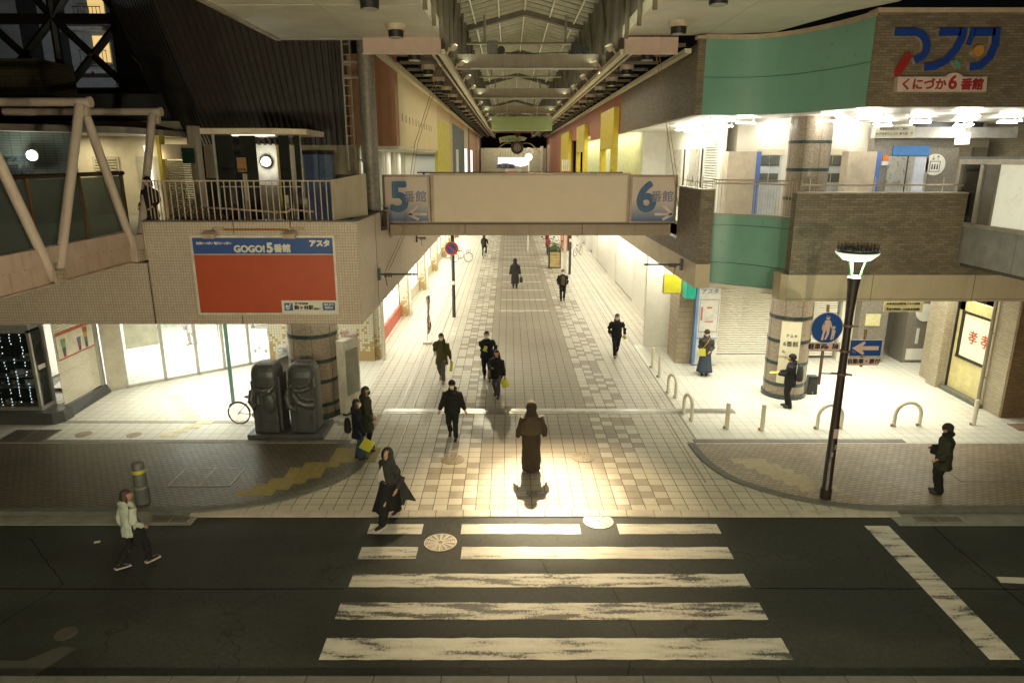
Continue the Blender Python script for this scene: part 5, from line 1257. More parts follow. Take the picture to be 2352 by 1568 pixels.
# ropes from the roof
for nm, pts, lab in (('rope', [(4.05, 20.9, 12.2), (4.2, 20.9, 10.4), (5.3, 21.6, 6.0), (5.3, 20.4, 4.9)], 'thin slack rope hanging from the right roof rail past the number 6 sign'), ('rope', [(-1.5, 24.2, 12.6), (-3.0, 22.8, 8.0), (-3.4, 22.0, 5.2), (-3.7, 20.4, 4.25)], 'thin slack rope hanging from the left roof rail past the number 5 sign')):
    tag(MB().tube([Vector(p) for p in pts], .010, 6).tube([Vector(p) + Vector((.09, 0, 0)) for p in pts], .008, 6).build(nm, M('rope_tan', (.30, .20, .10), .8)), lab, 'rope')

# ================================================================== CENTRE FOOTBRIDGE WITH SIGNS
CB = thing('arcade_footbridge', 'tan steel footbridge crossing the arcade mouth between the two buildings', 'footbridge', (.7, 23, 5.1))
g = MB()
for x0, x1 in ((-3.84, -1.42), (-1.40, 2.38), (2.40, 5.25)): g.box(x0, x1, 22.34, 22.44, 5.11, 5.46)
g.build('girder', M('girder_brown', (.36, .275, .20), .5, var=.1, nscale=1.2, dirt=.3), CB)
MB().box(-3.84, 5.25, 22.30, 22.5, 5.46, 5.52).build('girder_flange', M('flange_dark', (.07, .05, .04), .5), CB)
MB().box(-3.84, 5.25, 22.44, 25.4, 5.12, 5.45).build('deck', M('bridge_deck'), CB)
MB().box(-3.9, 5.30, 25.3, 25.4, 5.45, 6.9).build('parapet', m_tan, CB)
MB().box(-3.2, 4.0, 24.6, 24.8, 7.03, 7.07).box(-3.0, -2.95, 24.6, 24.8, 5.4, 7.03).box(3.8, 3.85, 24.6, 24.8, 5.4, 7.03).build('rear_rail', m_black, CB)
BN = thing('blank_banner', 'long blank tan banner board on the footbridge between the number 5 and 6 signs', 'banner', (.74, 22.3, 5.5))
MB().box(-2.40, 3.80, 22.22, 22.30, 5.56, 7.03).build('panel', M('banner_tan', (.74, .61, .48), .55, var=.03), BN, bevel=.03)
MB().box(-2.48, 3.88, 22.25, 22.34, 5.53, 7.08).build('backing', M('backing_tan', (.50, .40, .30), .55), BN)
def numsign(x0, x1, num, label, ang=0):
    t = thing('number_sign', label, 'sign', ((x0 + x1) / 2, 22.25, 5.5), 'numbered direction signs on the footbridge'); xc = (x0 + x1) / 2
    def face():
        k = NT('number_sign_face_' + num); s = k.n('SeparateXYZ'); k.l(k.pos(), s.inputs[0])
        f = k.ramp(s.outputs[2], 5.62, 6.25); k.col(k.mix(f, (.06, .13, .30), (.62, .50, .42))); k.p.inputs['Roughness'].default_value = .4; return k.m   # printed fade from blue to cream
    MB().box(x0 + .06, x1 - .06, 22.19, 22.25, 5.58, 6.96).build('face', face(), t)
    f = MB(); f.box(x0, x0 + .07, 22.16, 22.3, 5.53, 7.03); f.box(x1 - .07, x1, 22.16, 22.3, 5.53, 7.03); f.box(x0 + .07, x1 - .07, 22.16, 22.3, 6.96, 7.03); f.box(x0 + .07, x1 - .07, 22.16, 22.3, 5.53, 5.58)
    f.build('frame', M('sign_frame', (.26, .19, .15), .4, .3), t)
    text(num, 1.28, (xc - .22, 22.183, 6.30), M('number_blue', (.035, .115, .24), .45), t, name='number', bold=.045)
    text('番館', .37, (xc + .28, 22.176, 6.33), M('label_violet', (.20, .20, .30), .45), t, name='lettering', bold=.006)
    a = MB(); s = -1 if num == '5' else 1; ax = xc + .35; az = 5.80
    for (p0, p1) in (((ax + s * .30, az), (ax - s * .02, az + .27)), ((ax + s * .30, az), (ax - s * .02, az - .17))):
        dv = Vector((p1[0] - p0[0], p1[1] - p0[1])); L2 = dv.length; an = math.atan2(dv.y, dv.x)
        a.obox(((p0[0] + p1[0]) / 2, 22.183, (p0[1] + p1[1]) / 2), (L2, .006, .085), 0, 0, -an)
    a.box(min(ax + s * .25, ax - s * .28), max(ax + s * .25, ax - s * .28), 22.18, 22.186, az - .04, az + .04)
    a.build('arrow', M('arrow_pale', (.58, .50, .46), .45), t)
    return t
numsign(-4.0, -2.50, '5', 'framed sign with a big blue 5 on the left end of the footbridge')
numsign(3.86, 5.36, '6', 'framed sign with a big blue 6 on the right end of the footbridge')

# ================================================================== STEEL COLUMN AND LADDER AT THE LEFT
SCN = thing('steel_column', 'round mottled steel column with bolted foot rising from the left deck to the canopy', 'column', (-4.1, 21.1, 5.4))
MB().cyl((-4.12, 21.1, 5.45), (-4.12, 21.1, 10.78), .235, n=22).build('shaft', M('galvanised', (.21, .185, .16), .5, .3, var=.3, nscale=10), SCN, smooth='auto')
f = MB(); f.lathe((-4.12, 21.1, 5.42), [(.42, 0), (.42, .12), (.30, .14), (.27, .5)], 18)
for i in range(8): f.obox((-4.12 + .33 * math.cos(i * .785), 21.1 + .33 * math.sin(i * .785), 5.72), (.16, .03, .5), i * .785); f.cyl((-4.12 + .37 * math.cos(i * .785 + .39), 21.1 + .37 * math.sin(i * .785 + .39), 5.5), (-4.12 + .37 * math.cos(i * .785 + .39), 21.1 + .37 * math.sin(i * .785 + .39), 5.72), .03, n=6)
f.build('bolted_foot', M('rusty_black', (.05, .03, .02), .7), SCN)
LD = thing('ladder', 'narrow steel ladder fixed beside the round column against the ribbed wall', 'ladder', (-5.0, 22.5, 7.2))
l = MB()
for x in (-5.16, -4.92): l.box(x, x + .05, 22.6, 22.65, 7.15, 11.2)
for i in range(13): l.box(-5.13, -4.9, 22.61, 22.64, 7.3 + i * .3, 7.33 + i * .3)
l.box(-5.1, -4.2, 22.5, 22.56, 7.45, 7.5).box(-5.1, -4.2, 22.5, 22.56, 9.9, 9.97).box(-5.1, -4.2, 22.5, 22.56, 10.35, 10.42)
l.build('rails', m_steelb, LD)
MB().box(-4.72, -4.60, 22.7, 22.8, 7.4, 10.4).build('cable_duct', M('duct_grey', (.12, .115, .10), .5), LD)
# rope brackets on the walls
for p, d, lab in (((-3.84, 20.0, 4.22), 1, 'blue-grey rope bracket with a coil of cord on the left tiled wall, nearer one'), ((-3.84, 28.5, 4.35), 1, 'blue-grey rope bracket on the left tiled wall, farther one'), ((5.26, 20.6, 4.42), -1, 'dark rope bracket with cord on the right tan fascia')):
    t = thing('rope_bracket', lab, 'bracket', p, 'rope brackets on the walls'); p = Vector(p)
    MB().obox(p + Vector((d * .03, 0, 0)), (.06, .16, .34)).build('wall_plate', M('bracket_blue', (.06, .085, .10), .5), t)
    MB().cyl(p, p + Vector((d * 1.15 if abs(p.y - 28.5) > 1 else d * .4, 0, 0)), .028, n=8).build('arm', M('bracket_blue'), t)
    c = MB(); rr = random.Random(5)
    for i in range(5): c.tube([p + Vector((d * (.18 + .05 * i), .06 * math.sin(a), .06 * math.cos(a) - .02)) for a in [q * .7 for q in range(10)]], .012, 5)
    c.tube([p + Vector((d * .2, 0, -.05)), p + Vector((d * .22, 0, -.2)), p + Vector((d * .24, .02, -.34))], .012, 5)
    c.build('cord_coil', M('cord_brown', (.16, .11, .07), .8), t)

# ================================================================== FAR END
HG = thing('hanging_green_board', 'plain pale green board hung across the arcade on two rods', 'hanging sign', (.8, 44, 10))
MB().box(-1.06, 2.68, 44, 44.12, 9.22, 10.04).build('board', M('pale_green_board', (.30, .38, .17), .5, var=.04), HG)
MB().box(-1.08, 2.70, 43.97, 44.15, 9.19, 9.23).build('lower_trim', m_cream, HG)
MB().cyl((-.1, 44.06, 10.04), (-.1, 44.06, 12.9), .02, n=6).cyl((1.75, 44.06, 10.04), (1.75, 44.06, 12.9), .02, n=6).build('rod', m_roofst, HG)
Yf = 92
def fx(zx, zy, Y=Yf): return at((1160 + zx * 320 / 2352) / 1.08844, (300 + zy * 180 / 1323) / 1.08844, Y=Y)
FG = thing('gate_building', 'far end front of the arcade with a lit wavy opening and blue lettering', 'shop front', (.8, Yf, 0))
a = fx(490, 540); b = fx(1325, 900)
MB().box(-3.6, 4.9, Yf, Yf + .3, 4.5, 8.9).build('wall', M('far_wall', (.33, .30, .2), .6), FG)
pts = [fx(625, 690), fx(1185, 690), fx(1185, 815), fx(1120, 850), fx(1040, 858), fx(960, 845), fx(880, 815), fx(800, 795), fx(720, 795), fx(625, 815)]
lo = MB().extr([(p.x, Yf - .05, p.z) for p in pts], (0, .04, 0)).build('lit_opening', lit('far_white_light', (1, .98, .9), .85), FG)
g = MB()
for zx in (670, 710, 760, 810, 865, 925, 1000, 1080): p = fx(zx, 690); q = fx(zx, 850); g.box(p.x - .02, p.x + .02, Yf - .09, Yf - .06, q.z, fx(zx, 580).z)
g.box(fx(625, 0).x, fx(1185, 0).x, Yf - .09, Yf - .06, fx(0, 745).z, fx(0, 738).z); g.build('lattice', M('lattice_brown', (.12, .1, .07), .6), FG)
p = fx(765, 857); text('大正筋', .50, (p.x, Yf - .06, p.z), M('far_blue', (.01, .025, .13), .5), FG, bold=.03, sx=1.6)
MB().box(4.1, 4.5, Yf - .2, Yf, 4.5, 9.1).box(5.0, 5.8, Yf - .2, Yf, 4.5, 9.3).build('pilaster', M('far_pier', (.42, .36, .27), .6), FG)
MB().box(5.85, 9.0, Yf - .3, Yf, 4.5, 11).build('dark_bay', M('far_dark', (.07, .065, .05), .6), FG)
SGN = thing('arch_sign', 'arched yellow-green lit sign above the far clock', 'sign', (.9, Yf - 4, 10))
pts = []
for i in range(13): t = i / 12; p = fx(640 + 520 * t, 330 - 42 * math.sin(math.pi * t), Yf - 4); pts.append((p.x, Yf - 4, p.z))
for q in ((1110, 385), (690, 412), (665, 440)): p = fx(*q, Yf - 4); pts.append((p.x, Yf - 4, p.z))
MB().extr(pts, (0, .15, 0)).build('panel', M('arch_panel', (.32, .33, .12), .5, emit=(.8, .85, .35), es=.10), SGN)
p = fx(735, 362, Yf - 4); text('大正筋商店街', .42, (p.x + .9, Yf - 4.03, p.z), m_blk, SGN)
MB().obox(tuple(fx(980, 265, Yf - 4)), (.62, .1, .62), 0, 0, R(45)).build('red_diamond', M('dull_red', (.22, .02, .015), .5), SGN)
AC = thing('arcade_clock', 'round brown clock under yellow arched arms at the far end of the arcade', 'clock', tuple(fx(977, 510, Yf - 5)))
c = fx(977, 510, Yf - 5); rO = (fx(1095, 510, Yf - 5).x - fx(860, 510, Yf - 5).x) / 2; rI = rO * .60
MB().cyl(c + Vector((0, 0, 0)), c + Vector((0, .35, 0)), rO, n=40).build('rim', M('clock_brown', (.095, .045, .03), .5), AC, smooth='auto')
MB().cyl(c + Vector((0, -.03, 0)), c + Vector((0, .02, 0)), rI, n=36).build('dial', M('clock_dial', (.50, .44, .30), .5), AC, smooth='auto')
h = MB()
for i in range(12):
    aa = i * math.pi / 6; h.obox(c + Vector((math.sin(aa) * rI * .78, -.05, math.cos(aa) * rI * .78)), (.07, .02, .24), 0, 0, aa)
h.obox(c + Vector((0, -.06, -.15)), (.07, .02, rI * .75), 0, 0, R(4)); h.obox(c + Vector((.02, -.06, .12)), (.09, .02, rI * .5), 0, 0, R(8))
h.build('hands', m_black, AC)
yb = MB()
for s in (-1, 1):
    pts = [c + Vector((s * (rO * .9 + (2.9 - rO * .9) * t), .1, rO * .62 + .15 * math.sin(math.pi * min(1, t * 1.3)) - 1.15 * t * t)) for t in [i / 8 for i in range(9)]]
    yb.tube(pts, .055, 6)
yb.build('yellow_arm', M('arm_yellow', (.48, .33, .03), .5), AC)
GLB = thing('globe_lamp', 'glowing white globe lamp on a thin post beyond the footbridge', 'lamp', (1.72, 58, 5))
c = fx(1188, 682, 58)
MB().ell(c, (.30, .30, .30), 20, 14).build('globe', lit('globe_white', (1, .98, .92), 1.8), GLB, smooth=True)
MB().cyl((c.x, 58, 0), (c.x, 58, c.z - .28), .05).build('post', m_white, GLB)
MB().tube([c + Vector((.34 * math.cos(q), 0, .30 + .42 * math.sin(q))) for q in [i * math.pi / 10 for i in range(11)]], .04, 8).build('top_bow', M('bow_brass', (.5, .40, .25), .3, .4), GLB, smooth=True)
point('globe_light', (c.x, 57.5, c.z), 60, (1, .97, .9), .3)
OB = thing('orange_barrier', 'white and orange roadworks barrier board at the far end of the arcade', 'barrier', (.2, 80, 5))
p = fx(760, 900, 80); q = fx(1050, 960, 80)
MB().box(p.x, q.x, 80, 80.1, q.z, p.z).build('white_board', M('barrier_white', (.7, .68, .62), .5), OB)
p2 = fx(765, 950, 80); q2 = fx(955, 1000, 80)
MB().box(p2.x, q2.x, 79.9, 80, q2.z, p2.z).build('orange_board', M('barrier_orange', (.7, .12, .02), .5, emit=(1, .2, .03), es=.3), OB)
MB().box(p.x + .2, p.x + .35, 80, 80.1, 0, q2.z).box(q.x - .35, q.x - .2, 80, 80.1, 0, q2.z).build('leg', m_alu, OB)
for i in range(4):
    p = fx(1815 + i * 37, 735, 58); z0 = fx(0, 965, 58).z
    t = thing('striped_post', 'white and red striped marker post in front of the yellow pillar at the far right', 'marker post', (p.x, 58, 0), 'striped marker posts by the yellow pillar')
    MB().cyl((p.x, 58, 0), (p.x, 58, z0 + .1), .06, n=8).build('red_base', M('post_red', (.6, .1, .03), .5), t)
    MB().cyl((p.x, 58, z0 + .1), (p.x, 58, p.z), .055, n=8).build('white_shaft', M('post_white', (.7, .66, .55), .5), t)
# ================================================================== STREET FURNITURE
from mathutils import noise as mnoise
def fused(mb, name, mat, parent=None, voxel=.03, it=3, folds=0):
    """one continuous surface out of overlapping shapes"""
    o = bpy.data.objects.new(name, mb.mesh(name)); COL.objects.link(o)
    m = o.modifiers.new('r', 'REMESH'); m.mode = 'VOXEL'; m.voxel_size = voxel
    s = o.modifiers.new('s', 'SMOOTH'); s.iterations = it; s.factor = .5
    me = bpy.data.meshes.new_from_object(o.evaluated_get(bpy.context.evaluated_depsgraph_get())); bpy.data.objects.remove(o)
    if folds:                                   # cloth folds, in the surface itself
        ns = [v.normal.copy() for v in me.vertices]
        for v, n in zip(me.vertices, ns):
            q = v.co; f = mnoise.noise(Vector((q.x * 11, q.y * 11, q.z * 4.5))) + .6 * mnoise.noise(Vector((q.x * 24, q.y * 24, q.z * 10)))
            v.co = q + n * f * folds
    return link(name, me, mat, parent, True)
# ---- two dark stone monuments
MP = tag(MB().box(-7.22, -5.12, 17.55, 18.75, .02, .15).build('monument_base', m_dstone, bevel=.015), 'low dark stone base slab under the two stone monuments', 'plinth')
def monument(x, lab, var):
    b = MB()
    b.hexa([(x - .45, 17.75, .15), (x + .42, 17.70, .15), (x + .42, 18.5, .15), (x - .45, 18.5, .15), (x - .49, 17.80, 1.62), (x + .38, 17.74, 1.62), (x + .38, 18.45, 1.62), (x - .49, 18.45, 1.62)])
    i0 = len(b.v)
    b.loft([((0, 0, .16), .46, .39), ((0, 0, 1.1), .475, .39), ((-.01, -.01, 1.5), .49, .40), ((-.02, -.02, 1.75), .49, .40), ((-.02, -.01, 1.9), .46, .37), ((-.02, 0, 2.01), .385, .31), ((-.02, .01, 2.075), .27, .21), ((-.02, .01, 2.1), .12, .09)], 40)
    b.v[i0:] = [(x + math.copysign(abs(vx / .5) ** .62 * .5, vx), 18.12 + math.copysign(abs(vy / .42) ** .62 * .42, vy), vz) for vx, vy, vz in b.v[i0:]]
    b.tube([(x - .42, 17.74, 1.50), (x - .2, 17.66, 1.42), (x + .02, 17.66, 1.40), (x + .22, 17.70, 1.46)], [.05, .075, .075, .05], 10)
    if var == 0:
        b.tube([(x - .46, 17.86, 1.35), (x - .48, 17.76, 1.05), (x - .34, 17.70, .92), (x - .20, 17.70, 1.02), (x - .22, 17.74, 1.25)], [.12, .13, .14, .12, .07], 12)
        b.tube([(x - .36, 17.74, 1.42), (x - .1, 17.68, 1.28), (x + .18, 17.70, 1.36), (x + .34, 17.76, 1.5)], [.05, .07, .08, .05], 10)
        b.ell((x + .14, 17.72, 1.02), (.24, .10, .30), 16, 10)
        b.box(x + .40, x + .50, 17.86, 18.45, .15, 1.72)
    else:
        b.tube([(x - .46, 17.80, 1.40), (x - .50, 17.72, 1.2), (x - .42, 17.68, .95), (x - .22, 17.68, .86), (x - .20, 17.72, 1.1), (x - .34, 17.70, 1.26)], [.10, .12, .13, .11, .10, .10], 12)
        b.tube([(x - .28, 17.70, 1.30), (x - .10, 17.66, 1.08), (x + .16, 17.68, .98), (x + .42, 17.74, .98)], [.10, .11, .11, .12], 12)
        b.hexa([(x + .10, 17.72, 1.28), (x + .46, 17.66, 1.46), (x + .46, 18.3, 1.46), (x + .10, 18.2, 1.28), (x + .06, 17.74, 1.36), (x + .44, 17.68, 1.74), (x + .44, 18.3, 1.74), (x + .06, 18.2, 1.40)])
    b.xf(Matrix.Translation((x, 0, 0)) @ Matrix.Diagonal((.80, 1, 1, 1)) @ Matrix.Translation((-x, 0, 0)))
    o = fused(b, 'stone_monument', m_dstone, None, .016, 1); tag(o, lab, 'monument', 'carved dark stone monuments on the slab')
monument(-6.70, 'dark stone monument with rounded hooded top and folded arm, next to the bicycle wheel', 0)
monument(-5.68, 'dark stone monument with rounded hooded top and crossing arms, next to the granite column', 1)

# ---- bicycles
def bicycle(loc, rz, label, m_frame, group=None, basket=True):
    t = thing('bicycle', label, 'bicycle', (0, 0, 0), group)
    R_ = .33; wb = .53
    for s, nm in ((-1, 'wheel'), (1, 'wheel')):
        c = Vector((s * wb, 0, R_))
        pts = [c + Vector((R_ * math.cos(a), 0, R_ * math.sin(a))) for a in [i * 2 * math.pi / 32 for i in range(33)]]
        wl = MB().tube(pts, .017, 8, False).build('wheel', M('tyre_black', (.03, .028, .025), .7), t, smooth=True)
        MB().tube([c + (p - c) * .93 for p in pts], .010, 6, False).build('rim', M('bright_rim', (.55, .52, .45), .3, .7), wl, smooth=True)
        sp = MB()
        for i in range(18): a = i * 2 * math.pi / 18; sp.cyl(c + Vector((0, .02 * (-1) ** i, 0)), c + Vector((R_ * .93 * math.cos(a), 0, R_ * .93 * math.sin(a))), .0022, n=4)
        sp.cyl(c + Vector((0, -.05, 0)), c + Vector((0, .05, 0)), .022, n=8); sp.build('spokes', M('spoke_steel', (.5, .48, .42), .3, .7), wl)
        MB().tube([c + Vector((R_ * 1.08 * math.cos(a), 0, R_ * 1.08 * math.sin(a))) for a in [R(10 if s < 0 else 40) + i * R(13) for i in range(11)]], .014, 6).build('mudguard', M('bright_rim'), t)
    f = MB(); bb = Vector((-.05, 0, .29)); st = Vector((-.20, 0, .72)); hd = Vector((.38, 0, .72)); fh = Vector((.40, 0, .60))
    for a, b, r in ((bb, st, .016), (bb, fh, .02), (st, Vector((-wb, 0, R_)), .011), (bb, Vector((-wb, 0, R_)), .012), (hd + Vector((-.02, 0, .12)), fh, .018), (fh, Vector((wb, 0, R_)), .014), (bb.lerp(st, .45), fh, .014)): f.cyl(a, b, r, n=8)
    f.build('frame', m_frame, t)
    MB().ell(st + Vector((0, 0, .12)), (.13, .09, .04), 12, 8).cyl(st, st + Vector((0, 0, .1)), .014).build('saddle', m_black, t)
    MB().tube([(.22, -.26, .97), (.33, -.2, .98), (.37, 0, .90), (.33, .2, .98), (.22, .26, .97)], .012, 6).cyl((.36, 0, .82), (.37, 0, .9), .014).build('handlebar', M('bright_rim'), t)
    MB().cyl(bb + Vector((0, -.08, 0)), bb + Vector((0, .08, 0)), .02).cyl(bb + Vector((0, -.02, 0)), bb + Vector((0, -.04, 0)), .09, n=16).obox(bb + Vector((.08, -.08, -.1)), (.09, .08, .02)).obox(bb + Vector((-.08, .08, .1)), (.09, .08, .02)).build('crank', M('spoke_steel'), t)
    if basket:
        b = MB()
        for i in range(7):
            for z in (.72, .80, .88, .96): pass
        for z in (.70, .78, .86, .94): b.tube([(.42, -.15, z), (.68, -.16, z), (.68, .16, z), (.42, .15, z), (.42, -.15, z)], .005, 5, False)
        for x, y in ((.42, -.15), (.55, -.155), (.68, -.16), (.68, 0), (.68, .16), (.55, .155), (.42, .15)): b.cyl((x, y, .70), (x, y, .94), .005, n=5)
        b.build('basket', M('basket_grey', (.25, .24, .21), .5, .4), t)
    t.location = loc; t.rotation_euler = (0, 0, rz)
    return t
B0 = bicycle((-7.35, 18.72, .01), R(-4), 'pale city bicycle with only its rear wheel showing beside the left stone monument', M('frame_pale', (.45, .43, .38), .3, .4))
bicycle((-6.9, 24.2, .01), R(15), 'bicycle parked behind the round column, its handlebar just showing above the stone monuments', M('frame_dark', (.06, .06, .07), .3, .4))
def bdup(loc, rz, lab): return dup(B0, loc, lab, rz, 'bicycles parked along the far left shopfronts')
bdup((-3.55, 51.5, .01), R(8), 'bicycle parked sideways on the left pavement just behind the no-parking sign'); bdup((-4.3, 53.2, .01), R(-14), 'second bicycle farther back at the left shopfronts, half hidden by the first one')
dup(B0, (4.7, 58.0, .01), 'bicycle parked beyond the wooden planter on the right side of the arcade', R(30), 'bicycles parked on the far right')
dup(B0, (5.6, 55.0, .01), 'bicycle parked near the dark far shopfront on the right, beside the pole', R(60), 'bicycles parked on the far right')

# ---- finger post, boards
GP = thing('finger_post', 'slim green direction post with pale finger boards in the white lobby', 'signpost', (-8.76, 20.5, 0))
MB().cyl((-8.76, 20.5, 0), (-8.76, 20.5, 3.0), .06, n=14).build('post', M('post_teal', (.10, .20, .17), .4), GP, smooth='auto')
MB().obox((-8.42, 20.46, 2.78), (.62, .03, .16), R(-4)).obox((-8.98, 20.7, 2.92), (.5, .03, .15), R(-48)).obox((-8.66, 20.35, 2.98), (.4, .03, .15), R(-60)).build('finger_board', M('board_pale_green', (.40, .44, .34), .5), GP)
text('アスタプラザ', .075, (-8.38, 20.44, 2.78), m_blk, GP)
AB2 = thing('notice_stand', 'tall grey notice stand with tilted printed top behind the stone monuments', 'notice board', (-6.6, 20.2, 0))
MB().hexa([(-7.0, 20.05, 0), (-6.45, 20.05, 0), (-6.45, 20.35, 0), (-7.0, 20.35, 0), (-7.05, 19.9, 1.75), (-6.5, 19.9, 1.95), (-6.5, 20.1, 1.95), (-7.05, 20.1, 1.75)]).build('stand', M('stand_grey', (.34, .33, .27), .5), AB2)
MB().hexa([(-7.06, 19.86, 1.62), (-6.48, 19.86, 1.86), (-6.48, 19.89, 1.86), (-7.06, 19.89, 1.62), (-7.06, 19.98, 2.0), (-6.48, 19.98, 2.2), (-6.48, 20.02, 2.2), (-7.06, 20.02, 2.0)]).build('printed_top', M('printed_grey', (.50, .50, .44), .5), AB2)
text('ご案内', .16, (-6.77, 19.86, 1.93), M('print_blue_grey', (.12, .15, .26), .5), AB2)
IC = thing('notice_case', 'tall white glazed notice case standing beside the granite column', 'notice case', (-4.75, 19.75, 0))
def icb(x0, x1, y0, y1, z0, z1): return MB().box(x0, x1, y0, y1, z0, z1).xf(Matrix.Translation((-4.82, 19.62, 0)) @ Matrix.Rotation(R(-26), 4, 'Z'))
icb(-.14, .12, -.33, .40, .10, 2.36).build('cabinet', M('case_white', (.60, .55, .46), .5), IC, bevel=.015)
icb(.12, .14, -.24, .31, .65, 2.05).build('glass_front', M('case_glass', (.26, .26, .21), .12), IC)
icb(-.09, .07, -.28, .35, .02, .10).build('foot', m_dark, IC)
icb(.121, .142, -.31, .37, 2.09, 2.33).build('header_plate', M('case_header', (.50, .48, .42), .5), IC)
SPK = tag(MB().ell((-4.95, 19.95, 2.46), (.13, .13, .12), 10, 7).box(-5.0, -4.55, 19.75, 20.1, 2.37, 2.44).build('case_flowers', M('pinkish_flowers', (.42, .32, .27), .7, var=.5, nscale=30)), 'small pinkish ornament lying on top of the white notice case', 'ornament')

# ---- street lamp with traffic signs
SLP = thing('street_lamp', 'dark flared street lamp post with a spiked lit dish head between two blue signs', 'street lamp', (7.26, 14.2, 0))
LX, LY = 7.26, 14.2
m_post = M('lamp_post_brown', (.028, .020, .016), .35)
MB().lathe((LX, LY, 0), [(.125, 0), (.125, .25), (.108, .27), (.09, 2.2), (.078, 3.9), (.085, 4.35), (.108, 4.85), (.135, 5.10)], 20).build('post', m_post, SLP, smooth='auto')
MB().lathe((LX, LY, 5.10), [(.13, 0), (.12, .02), (.07, .045)], 20).build('up_lens', lit('green_white_lens', (.80, 1, .80), 2.2), SLP, smooth='auto')
st = MB()
for a in (R(200), R(-20), R(90)): st.cyl((LX + .10 * math.cos(a), LY + .10 * math.sin(a), 5.10), (LX + .19 * math.cos(a), LY + .19 * math.sin(a), 5.50), .02, n=8)
st.build('strut', M('strut_green', (.18, .40, .16), .3, .3), SLP)
HDm = MB().lathe((LX, LY, 0), [(.24, 5.47), (.27, 5.475), (.41, 5.60), (.425, 5.63), (.40, 5.635)], 32).build('dish', M('dish_underside', (.62, .66, .58), .4, emit=(.85, 1, .82), es=.8), SLP, smooth='auto')
MB().lathe((LX, LY, 0), [(.405, 5.635), (.425, 5.65), (.40, 5.68), (.34, 5.68)], 32).build('dish_rim', m_black, HDm, smooth='auto')
bs = MB()
rr = random.Random(11)
for ring in (.38, .32, .25, .17, .08):
    n = int(ring * 190)
    for i in range(n):
        a = 2 * math.pi * i / n + rr.uniform(-.03, .03); h = rr.uniform(.09, .16); x, y = LX + ring * math.cos(a), LY + ring * math.sin(a)
        bs.cyl((x, y, 5.67), (x + rr.uniform(-.03, .03), y + rr.uniform(-.03, .03), 5.68 + h), .0045, .002, 4)
bs.build('bird_spikes', M('spike_black', (.012, .010, .008), .6), SLP)
cl = MB()
for z in (2.98, 3.50, 4.06): cl.lathe((LX, LY, z), [(.10, -.025), (.11, 0), (.10, .025)], 16); cl.obox((LX, LY, z), (.42, .03, .04), R(-20))
cl.build('clamp', M('clamp_brown', (.16, .10, .07), .4, .4), SLP)
MB().obox((LX + .0, LY - .097, 1.62), (.10, .01, .22)).build('sticker', M('sticker_pinkish', (.5, .38, .33), .5), SLP)
MB().obox((LX + .03, LY - .099, 1.30), (.03, .01, .12)).obox((LX - .02, LY - .101, 1.12), (.04, .01, .1)).build('torn_sticker', M('torn_white', (.32, .26, .22), .6), SLP)
point('lamp_head_light', (LX, LY, 5.40), 190, (.82, 1, .78), .25)
m_sgnb = M('sign_blue', (.012, .07, .27), .35, var=.03); m_sgnw = M('sign_pinkwhite', (.62, .46, .41), .4, var=.03); m_rod = M('sign_rod', (.20, .13, .10), .5, .3)
def disc(c, r, th): return MB().cyl(Vector(c), Vector(c) + Vector((0, th, 0)), r, n=40)
RS = thing('pedestrian_sign', 'round blue sign with a white adult and child, on a rod beside the lamp post', 'road sign', (6.79, 14.12, 3.9))
MB().cyl((6.79, 14.2, 2.75), (6.79, 14.2, 4.52), .032, n=10).cyl((6.79, 14.2, 3.0), (7.16, 14.2, 2.98), .015, n=8).cyl((6.79, 14.2, 4.06), (7.16, 14.2, 4.06), .015, n=8).build('rod', m_rod, RS)
disc((6.79, 14.14, 4.03), .345, .02).build('white_rim', m_sgnw, RS); disc((6.79, 14.132, 4.03), .33, .02).build('blue_disc', m_sgnb, RS)
pc = MB(); y = 14.128
def blob(pts): pc.extr([(6.79 + a, y, 4.03 + b_) for a, b_ in pts], (0, .006, 0))
def disc2(x, z, r): pc.extr([(6.79 + x + r * math.cos(i * .5236), y, 4.03 + z + r * math.sin(i * .5236)) for i in range(12)], (0, .006, 0))
disc2(.0, .225, .042); blob([(-.05, .232), (.05, .232), (.02, .272), (-.03, .268)])
blob([(-.055, .17), (.05, .17), (.075, .11), (.06, -.01), (-.07, -.01), (-.085, .09)]); blob([(-.085, .12), (-.11, .02), (-.10, -.05), (-.075, -.05), (-.08, .02), (-.05, .12)]); blob([(.05, .15), (.07, .04), (.105, -.03), (.125, -.02), (.095, .06), (.075, .13)])
blob([(-.07, -.01), (-.005, -.01), (-.045, -.14), (-.055, -.27), (-.095, -.27), (-.105, -.25), (-.085, -.13)]); blob([(-.01, -.01), (.06, -.01), (.055, -.12), (.01, -.25), (-.03, -.26), (-.03, -.24), (.005, -.12)])
disc2(.145, .01, .034); blob([(.115, -.035), (.175, -.035), (.18, -.11), (.11, -.11)]); blob([(.11, -.04), (.10, -.07), (.115, -.09)]); blob([(.11, -.11), (.145, -.11), (.125, -.26), (.095, -.26)]); blob([(.145, -.11), (.18, -.11), (.165, -.25), (.14, -.25)]); blob([(.175, -.045), (.20, -.10), (.185, -.105), (.165, -.07)])
pc.build('pictogram', m_sgnw, RS)
MB().box(6.45, 7.12, 14.13, 14.15, 3.52, 3.71).build('supplementary_plate', m_sgnw, RS, bevel=.008)
text('軽車両   除', .135, (6.755, 14.127, 3.615), m_blk, RS, bold=.004); text('を', .07, (6.845, 14.127, 3.60), m_blk, RS, bold=.003); text('く', .085, (7.055, 14.127, 3.60), m_blk, RS, bold=.003)
OW = thing('one_way_sign', 'rectangular blue sign with a white arrow pointing left, right of the lamp post', 'road sign', (7.68, 14.12, 3.6))
